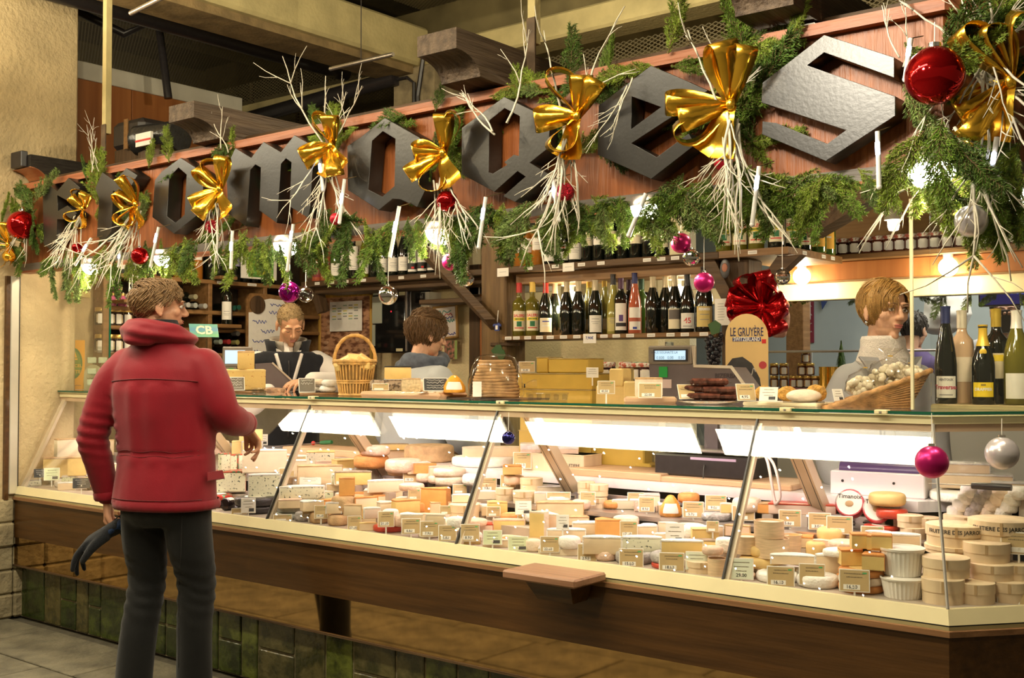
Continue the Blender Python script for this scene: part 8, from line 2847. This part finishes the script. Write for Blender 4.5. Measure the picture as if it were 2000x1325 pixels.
t,W,H = poster('colourful photo poster right of the scarfed woman',868,665,893,702,2.36,mat('party_photo',(.5,.2,.15),.5,0,0,40,col2=(.06,.07,.03),thr=(.42,.6)))
MB().box(W * .3,W * .5,-.001,0,0,H).build('green_edge',mat('green_photo',(.3,.4,.12),.6),t)
t,W,H = framed('memo_board','white memo board with coloured handwriting hanging tilted',829,596,895,664,2.34,wood('memo_frame',(.30,.16,.04),(.42,.25,.08),2,.5,3,.1),mat('memo_white',(.66,.60,.56),.5),'board',.014,-.06)
RI,GI = mat('red_ink',(.5,.05,.06),.6),mat('green_ink',(.03,.25,.22),.6)
for i,(a,b,w,m_) in enumerate(((-.38,.80,.7,GI),(-.30,.70,.65,RI),(-.05,.62,.42,INKB),(.1,.52,.3,GI),(.0,.14,.42,INKB))):
 scribble(t,W * a,H * b,W * w,H * .07,m_,60 + i,.002,.0028)
# white board in a wooden frame on the left shelves
q0,q1 = PX(481,745,-6.14),PX(570,578,-6.14)
t = thing('menu_board','white menu board with blue handwriting and a round wooden crest','board',(-6.14,(q0.y + q1.y) / 2,q0.z),math.pi / 2)
W,H = q1.y - q0.y,q1.z - q0.z
shp = [(-W / 2,0),(W / 2,0),(W / 2,H * .85),(W * .3,H * .98),(0,H),(-W * .42,H),(-W / 2,H * .94)]
MB().prism(shp,-.012,0,XZ).build('wood_back',W_MID,t)
MB().prism([(-W * .46,.01),(W * .46,.01),(W * .46,H * .83),(W * .28,H * .94),(0,H * .95),(-W * .15,H * .93),(-W * .15,H * .80),(-W * .46,H * .78)],.0,.003,XZ).build('white_face',PAPER,t)
MB().lathe([(W * .16,0),(W * .16,.012),(W * .12,.014),(1e-4,.014)],24,Matrix.Translation((-W * .28,0,H * .87)) @ XZ).build('crest',W_DARK,t,40)
for i,(a,b,w) in enumerate(((.0,.88,.3),(-.02,.79,.3),(-.38,.68,.3),(-.2,.57,.3),(-.38,.45,.35),(-.35,.33,.3),(-.3,.2,.4))):
 scribble(t,W * a,H * b,W * w,H * .03,INKB,80 + i,-.005,.0025)
# green poster in front of the top bottles
q0,q1 = PX(470,541,-6.17),PX(540,484,-6.17)
t = thing('green_poster','green poster with a yellow oval propped on the left shelves','poster',(-6.17,(q0.y + q1.y) / 2,2.03),math.pi / 2)
W,H = q1.y - q0.y,.20
MB().box(-W / 2,W / 2,-.004,0,0,H).build('card',PAPER,t)
MB().box(-W * .30,W * .40,-.006,-.004,.012,H).build('print',mat('meadow_print',(.10,.27,.05),.6,0,.3,30),t)
MB().ball((W * .08,-.006,H * .30),W * .16,.0015,H * .14,16,8).build('oval',mat('yellow_print',(.75,.62,.05),.6),t)
for k in range(3):
 MB().ball((-W * .1 + k * W * .15,-.006,H * .74),W * .05,.0015,H * .09,12,6).build('medal',mat('pale_print',(.6,.65,.4),.6),t)
# paper bag, gift jars, figurine and jars on the left shelves
q = PX(163,612,-6.10)
t = thing('paper_bag','tan paper bag printed with a hiker on a hill','bag',(-6.13,q.y,1.8355),math.pi / 2 + .5)
MB().box(-.055,.055,-.03,.03,0,.22,.003).build('bag',mat('tan_paper',(.42,.33,.13),.7,0,.08,15),t)
MB().prism([(-.05,.04),(-.05,.07),(.0,.09),(.05,.13),(.05,.04)],.0302,.031,XZ).build('hill_print',mat('dark_hill',(.09,.085,.04),.7),t)
MB().box(-.008,.004,-.0318,-.0302,.105,.155).build('hiker_print',MATS['dark_hill'],t)
put_text(t,'BEAUFORT',.021,0,.022,mat('pale_yellow_print',(.62,.52,.2),.6),-.0312)
MB().tube([(-.025,0,.22),(-.02,0,.255),(.02,0,.255),(.025,0,.22)],.005,6).build('handle',MATS['tan_paper'],t)
for i,(px,py,z) in enumerate(((199,596,1.80),(219,596,1.80),(239,597,1.80),(208,577,1.885),(228,577,1.885))):
 q = PX(px,py,-6.25)
 t = thing('gift_jar','pink boxed jar on the left shelf, %s' % ('lower left','lower middle','lower right','upper left','upper right')[i],'jar',(-6.25,q.y,z),math.pi / 2 + .6)
 mb = MB()
 mb.loft([ell((0,0,zz),a,a * .9,8) for zz,a in ((0,.029),(.045,.030),(.062,.016),(.07,.016))])
 mb.build('wrap',PINK,t)
 MB().lathe([(.021,.068),(.021,.082),(1e-4,.0825)],12).build('lid',MATS['gold_lid'],t,50)
 MB().lathe([(.017,0),(.017,.001),(1e-4,.001)],14,Matrix.Translation((0,-.0285,.028)) @ XZ).build('label',MATS['yellow_label'],t)
q = PX(257,600,-6.27)
t = thing('goat_figurine','white goat figurine on the left shelf behind the customer','figurine',(-6.27,q.y,1.8),math.pi / 2)
mb = MB()
mb.ball((0,0,.065),.05,.024,.028,14,10)
for x in (-.035,.035):
 for y in (-.013,.013):
  limb(mb,[(x,y,.06),(x,y,.006)],[.011,.007],8,2)
limb(mb,[(.04,0,.075),(.062,0,.105)],[.017,.013],8,2)
mb.ball((.075,0,.11),.022,.012,.013,10,8)
for y in (-.007,.007):
 limb(mb,[(.062,y,.118),(.052,y * 1.8,.145)],[.005,.002],6,2)
ob('body',remesh(mb,'body',.004,mat('white_china',(.75,.70,.58),.25),2),t)
MB().tube([(-.048,0,.075),(-.062,0,.09)],.004,6).build('tail',MATS['white_china'],t)
n_ = 0
for z,pys in ((1.68,650),(1.515,672)):
 for k,px in enumerate((198,214,230,248)):
  q = PX(px,pys,-6.24)
  jar(Vector((-6.24,q.y,z)),'dark preserve jar with beige label on the %s left shelf, %s from left' % ('middle' if z > 1.6 else 'lower',ORD[k]),(.03,.016,.01),MATS['gold_lid'],(.55,.45,.28),'preserve jars on the left shelves',1.25)
for i,(px,w,c) in enumerate(((230,.05,(.02,.02,.02)),(262,.06,(.025,.02,.02)),(285,.05,(.2,.03,.03)))):
 q = PX(px,528,-6.3)
 t = thing('gift_carton','dark bottle carton on top of the left shelves, %s from left' % ORD[i],'carton',(-6.3,q.y,2.006),math.pi / 2)
 MB().box(-w,w,-.045,.045,0,.24,.003).build('carton',mat('carton_%d' % i,c,.5),t)
 MB().box(-w * .5,w * .5,-.0465,-.045,.03,.09).build('label',PAPER,t)
# jam jars behind the counter scale
bk_ = thing('rear_shelf','low cream shelf behind the tall yellow cheese stack','shelf')
plank('board',bk_,-4.0,-2.35,1.46,1.66,1.335,1.35,WHITEP)
plank('front_leg',bk_,-4.0,-3.95,1.50,1.64,0,1.335,WHITEP)
plank('rear_leg',bk_,-2.4,-2.35,1.50,1.64,0,1.335,WHITEP)
for i,(px,c,ld) in enumerate(((1062,(.03,.01,.01),LIDM),(1083,(.03,.01,.01),LIDM),(1100,(.03,.01,.01),LIDG),(1115,(.03,.01,.01),LIDM),(1147,(.5,.24,.03),LIDM),(1163,(.24,.17,.02),LIDG),(1189,(.02,.008,.008),LIDM),(1222,(.36,.10,.02),LIDM),(1250,(.30,.2,.03),LIDG))):
 p = PY(px,722,1.52)
 p.z = 1.35
 jar(p,'jam jar with checked cloth lid behind the yellow cheeses, %s from left' % ORD[i],c,ld,W_,'jam jars behind the yellow cheeses',1.12)
for i,(px,c,lb_) in enumerate(((1168,(.03,.01,.01),W_),(1182,(.03,.01,.01),W_),(1226,(.15,.02,.02),W_),(1245,(.05,.03,.01),(.8,.62,.03)),(1260,(.03,.01,.01),W_))):
 p = PY(px,745,1.10)
 p.z = PY(px,745,1.10).z
 jar(p,'honey or jam jar just above the price cards, %s from left' % ORD[i],c,LIDM,lb_,'jars just above the price cards',.95)
pj = PY(1168,745,1.10)
tt = thing('jar_stand','clear glass stand under the jars above the price cards','stand',(0,0,0))
MB().box(pj.x - .08,PY(1275,745,1.10).x,1.05,1.16,pj.z - .012,pj.z - .001).build('shelf',GLASS_EDGE,tt)
MB().box(pj.x - .08,pj.x - .07,1.05,1.16,0,pj.z - .012).build('leg',STEEL,tt)
# patterned cartons seen below the shelf
for i,(px0,px1,py0,py1,c,lb) in enumerate(((1176,1240,673,703,(.45,.36,.22),'brown and cream patterned carton below the bottle shelf'),(1243,1300,668,706,(.40,.38,.25),'pale floral bag below the bottle shelf'))):
 x,W,z,H = wall_rect(px0,py0,px1,py1,2.75)
 t = thing('gift_carton',lb,'carton',(x,2.75,z))
 MB().box(-W / 2,W / 2,0,.1,0,H,.003).build('carton',mat('patterned_%d' % i,c,.6,0,0,35,col2=tuple(q * .35 for q in c),thr=(.45,.55)),t)
 MB().box(-W / 2,W / 2,-.001,0,H * .78,H).build('top_band',mat('brown_band',(.12,.05,.03),.6),t)
# cheese sign with a rounded top
gshape = lambda W,H: [(-W / 2,0),(W / 2,0),(W / 2,H * .72)] + [(W / 2 * math.cos(a),H * .72 + H * .28 * math.sin(a)) for a in [math.pi * i / 12 for i in range(1,12)]] + [(-W / 2,H * .72)]
t,W,H = sign_panel('cheese_sign','tall round-topped cheese sign with a black writing field',1459,613,775,1.02,82,mat('sign_cream',(.74,.52,.22),.5,0,.04,6),shape=gshape,th=.01,z=PY(1459,775,1.02).z)
put_text(t,'LE GRUYÈRE',.044,0,H * .775,mat('navy_print',(.03,.03,.10),.6),-.0066).scale = (.56,1.15,1)
MB().box(-W * .33,W * .33,-.006,-.005,H * .665,H * .715).build('blue_bar',mat('navy_bar',(.02,.03,.16),.6),t)
put_text(t,'SWITZERLAND',.024,0,H * .69,PAPER,-.0066,.0006).scale = (.66,1,1)
MB().box(W * .35,W * .45,-.006,-.005,H * .64,H * .69).build('red_flag',mat('swiss_red',(.6,.02,.02),.6),t)
MB().prism([(-W * .46,0),(W * .36,0),(W * .30,H * .22),(W * .12,H * .40),(-W * .10,H * .48),(-W * .34,H * .46),(-W * .46,H * .38)],.005,.006,XZ).build('writing_field',SLATE,t)
scribble(t,-W * .40,H * .30,W * .6,.02,CHK,90,-.0075,.002); scribble(t,-W * .05,H * .12,W * .25,.02,CHK,91,-.0075,.002)
MB().lathe([(W * .09,0),(W * .09,.0015),(W * .075,.0015),(W * .075,.001),(1e-4,.001)],20,Matrix.Translation((W * .37,-.005,H * .38)) @ XZ).build('seal',MATS['red_ink'],t)
MB().box(-.02,.02,.006,.016,-.36,.05).build('support',W_MID,t)
bow(PY(1490,600,1.79),1.5,'big shiny red pull bow on the dark corner post',(15,50,80,110,140,170,200,235,300,330,95,155),300,mat('red_foil',(.55,.008,.012),.2,.75),w=.055,L=.10,cat='ribbon bow')
p = PY(1520,652,1.84)
t = thing('ham','pink cured ham hanging with an oval label','ham',p)
mb = MB()
mb.loft([ell((0,0,z),a,a * .6,18) for z,a in ((-.02,.02),(-.01,.035),(.03,.05),(.09,.052),(.15,.042),(.19,.03),(.21,.012))])
ob('meat',remesh(mb,'meat',.006,mat('ham_pink',(.62,.33,.26),.5,0,.2,25,.2,50),3,lambda co,n: .004 * mnoise.noise(co * 30)),t)
MB().ball((.0,-.033,.05),.022,.004,.026,14,8).build('label',mat('ham_label',(.04,.035,.03),.5),t,180)
MB().tube([(0,0,.2),(.0,.0,1.965 - p.z)],.003,5).build('string',PAPER,t)
t.scale = (1.15,1.15,1)
p = PY(1394,655,1.5)
t = thing('grape_bunch','bunch of black grapes with a green leaf on the post','grapes',p)
rq = random.Random(9)
for i in range(46):
 z = -.19 * (i / 46) ** .9
 R = .038 * (1 - .7 * i / 46)
 a = i * 2.4
 MB().ball((R * math.cos(a),R * math.sin(a) * .8,z),.0125,n=10,m=6).build('grape',mat('black_grape',(.018,.016,.022),.3),t,180)
MB().tube([(0,0,0),(.005,.03,.06)],.004,5).build('stalk',STEMM,t)
MB().prism([(0,0),(.04,.01),(.05,.05),(.02,.07),(-.02,.05)],-.001,.001,Matrix.Translation((0,-.02,0)) @ XZ).build('leaf',mat('ivy_leaf',(.03,.09,.02),.5),t)
t,W,H = poster('white price list sheet pinned on the dark corner post',1396,583,1425,636,1.79,PAPER,'notice','notice_sheet')
for k in range(7):
 MB().box(-W * .3,W * (.1 + .04 * (k % 3)),-.001,0,H * (.8 - k * .1),H * (.815 - k * .1)).build('print_line',MATS['grey_print'],t)
t,W,H = poster('small white price note reading 7,90 under the lower shelf',1139,652,1164,671,1.77,PAPER,'price note','price_note')
put_text(t,'7,90€',.022,0,H * .55,INKB,-.001)
for i,(px,py) in enumerate(((982,532),(1110,522))):
 t,W,H = poster('blank white note hanging from the upper shelf edge, %s' % ('left' if i == 0 else 'right'),px - 11,py - 9,px + 11,py + 9,1.775,PAPER,'note','price_note')
 MB().box(-W * .3,W * .3,-.0008,0,H * .5,H * .54).build('print_line',MATS['grey_print'],t)
p = PY(1416,525,1.80)
t = thing('oval_badge','black oval badge with a red emblem on the corner post','badge',p)
MB().ball((0,0,0),.028,.004,.05,20,10).build('badge',BLACKP,t,180)
MB().ball((0,-.004,.005),.016,.002,.022,12,8).build('emblem',mat('badge_emblem',(.35,.12,.06),.5),t,180)
p = PY(971,640,1.80)
t = thing('jersey_charm','tiny blue football jersey hanging on the oak post','charm',p)
MB().prism([(-.016,-.02),(.016,-.02),(.016,.012),(.027,.004),(.03,.016),(.012,.028),(-.012,.028),(-.03,.016),(-.027,.004),(-.016,.012)],-.004,.004,XZ).build('jersey',mat('jersey_blue',(.03,.05,.22),.6),t)
MB().box(-.008,.008,-.006,-.004,-.012,.012).build('print',PAPER,t)
MB().tube([(0,0,.026),(.0,.01,.1)],.003,5).build('cord',PAPER,t)
p = PY(972,690,1.80)
t = thing('ivy_sprig','small green leaf sprig low on the oak post','plant',p)
for k in range(4):
 MB().prism([(0,0),(.03,.012),(.035,.04),(.0,.06),(-.03,.035)],-.001,.001,Matrix.Translation((.012 * k - .02,-.005 * k,.02 * (k % 2) - .02)) @ Matrix.Rotation(.6 * k,4,'Y') @ XZ).build('leaf',MATS['ivy_leaf'],t)
MB().tube([(0,.02,-.02),(0,.01,.12)],.002,4).build('stalk',STEMM,t)

# ------------------------------------------------------------------ the stall opposite, seen through the back
fc = thing('far_counter','glass-fronted counter of the stall opposite with a red rail','counter')
MB().box(-3.6,-.6,3.8,4.3,0,1.12,.01).build('body',mat('far_white',(.6,.6,.58),.5),fc)
MB().box(-3.6,-.6,3.74,3.79,1.24,1.28,.004).build('red_rail',mat('wine_red',(.22,.02,.05),.4),fc)
MB().box(-3.6,-.6,3.75,3.80,1.13,1.235,.004).build('grey_panel',mat('far_grey',(.30,.28,.25),.5),fc)
MB().box(-3.6,-.6,3.8,4.2,1.272,1.28).build('top_shelf',STEEL,fc)
MB().box(-3.6,-.6,3.75,4.1,1.52,1.53).build('glass_shelf',glass('far_glass',(.85,.88,.85)),fc)
MB().tube([(-3.6,3.75,1.525),(-.6,3.75,1.525)],.008,6).build('shelf_edge',STEEL,fc)
for x in (-3.2,-2.2,-1.2):
 MB().box(x,x + .02,4.08,4.1,1.28,1.52).build('shelf_post',STEEL,fc)
MB().tube([(-3.6,3.74,1.105),(-.6,3.74,1.105)],.012,6).build('chrome_rail',CHROME,fc)
n_ = 0
for (px,tier_,c,s_) in [(1512,0,0,1),(1531,0,0,1),(1550,0,1,1),(1512,1,0,1),(1531,1,0,1),(1562,0,0,1),(1577,0,0,1),(1592,0,0,1),(1566,1,0,1),(1582,1,0,1),(1574,2,0,1)]:
 p = PY(px,690,3.95)
 p.z = 1.281 + tier_ * .085
 jar(p,'small brown preserve jar on the far counter, %s' % ORD[n_],(.10,.03,.015) if c == 0 else (.3,.03,.03),MATS['gold_lid'],(.55,.3,.08),'preserve jars on the far counter',.95)
 n_ += 1
for k,px in enumerate((1610,1628)):
 p = PY(px,690,3.93)
 p.z = 1.281
 t = thing('gold_tin','tall gold tin on the far counter, %s one' % ('left','right')[k],'tin',p)
 MB().lathe([(1e-4,0),(.036,0),(.036,.14),(1e-4,.14)],18).build('tin',BAU['gold'],t,40)
 MB().lathe([(.037,.135),(.037,.143),(1e-4,.144)],18).build('lid',BAU['gold'],t,40)
p = PY(1643,690,4.0)
t = thing('small_tree','small dark artificial fir tree on the far counter','tree',(p.x,4.0,1.281))
mb = MB()
rq = random.Random(4)
for i in range(900):
 z = rq.uniform(.02,.30)
 R = .085 * (1 - z / .32)
 a = rq.uniform(0,6.28)
 b = Vector((R * .3 * math.cos(a),R * .3 * math.sin(a),z + .02))
 e = Vector((R * math.cos(a),R * math.sin(a),z - .01))
 w = Vector((-math.sin(a),math.cos(a),0)) * .004
 mb.add([b - w,b + w,e],[(0,1,2)])
mb.build('needles',NEED[2],t)
MB().tube([(0,0,0),(0,0,.28)],.006,6).build('trunk',STEMM,t)
t = thing('wall_screen','dark blue screen with blue lettering hanging at the right edge','screen',PY(1965,598,3.9))
MB().box(-.16,.4,0,.04,0,.17,.004).build('casing',BLACKP,t)
MB().box(-.15,.39,-.002,0,.01,.16).build('display',mat('blue_screen',(.01,.01,.08),.2,emit=(.02,.02,.14),es=.6),t)
put_text(t,'ORI',.06,.06,.09,mat('blue_neon',(.1,.15,.8),.4,emit=(.15,.22,1),es=2),-.004,.001,.3)
t = thing('hanging_bag','large white bag hanging behind the saleswoman','bag',PY(1838,650,4.6))
mb = MB()
mb.loft([ell((.05 * math.sin(z * 9),0,z),a,a * .6,18) for z,a in ((-.02,.05),(.02,.14),(.12,.17),(.25,.13),(.36,.06),(.42,.03))])
ob('bag',remesh(mb,'bag',.012,mat('white_plastic_bag',(.72,.72,.68),.4),2,lambda co,n: .012 * mnoise.noise(co * 12)),t)
MB().tube([(.0,0,.40),(.02,.02,.8)],.006,5).build('cord',STEMM,t)
t = thing('black_crate','stack of black plastic crates behind the bottles','crate',PY(1880,705,4.4))
for k in range(2):
 MB().box(-.17,.20,0,.25,-.2 + .17 * k,-.04 + .17 * k,.006).build('crate',BLACKP,t)
 for j in range(4):
  MB().box(-.16,.19,-.006,0,-.185 + .17 * k + .036 * j,-.17 + .17 * k + .036 * j).build('rib',mat('crate_rib',(.06,.06,.065),.4),t)
MB().box(-.17,.20,.0,.25,-1.4,-.2).build('lower_crates',BLACKP,t)
t = thing('flag','dark blue flag hanging on the pale blue wall','flag',PY(1602,600,5.56))
MB().prism([(-.1,.22),(.08,.25),(.12,.14),(.02,-.02),(.0,.12),(-.06,.16)],0,.01,XZ).build('cloth',mat('flag_blue',(.03,.06,.22),.6),t)
MB().tube([(-.1,.02,-.1),(-.1,.02,.3)],.008,6).build('pole',STEEL,t)
t = thing('red_banner','narrow wine-red banner with white writing on the far wall','banner',PY(1576,665,5.585))
MB().box(-.06,.06,0,.01,-.02,.34).build('cloth',MATS['wine_red'],t)
for k in range(4):
 scribble(t,-.045,.28 - k * .07,.09,.015,CHK,120 + k,-.003,.002)
t = thing('oak_pillar','brown wooden pillar of the stall opposite','post',PY(1555,700,4.5))
MB().box(-.08,.06,0,.12,-1.4,1.3,.006).build('shaft',W_MID,t)
MB().box(-.085,.065,-.004,.124,-1.4,-1.2,.004).build('foot',W_DARK,t)
for i,px in enumerate((1520,1560,1600,1640,1690,1740,1790,1850,1900,1950,1990)):
 fir(PY(px,566 + 3 * (i % 3),2.75),(-90 + rg.uniform(-70,70)) * D2R,rg.uniform(.35,.55),-.1,None,'fir branch hanging under the cream beam at the back','fir branches under the cream beam')
bauble(1553,586,8,'gold','tiny gold bauble under the cream beam',2.70,.1)
seq = {}
for t,px,p,kind,price in CARDS:
 if not t.get('label'):
  t['label'] = '%s%s on the counter top, %s' % (KC[kind],' reading ' + price if price else '','left of the crepe stack' if px < 900 else 'by the tall yellow cheeses' if px < 1200 else 'on the crusted cheese' if px < 1300 else 'leaning on the dried meats' if px < 1400 else 'left before the breaded cheeses' if px < 1480 else 'right before the breaded cheeses' if px < 1550 else 'at the large basket')
  t['group'] = 'price cards on the counter top'
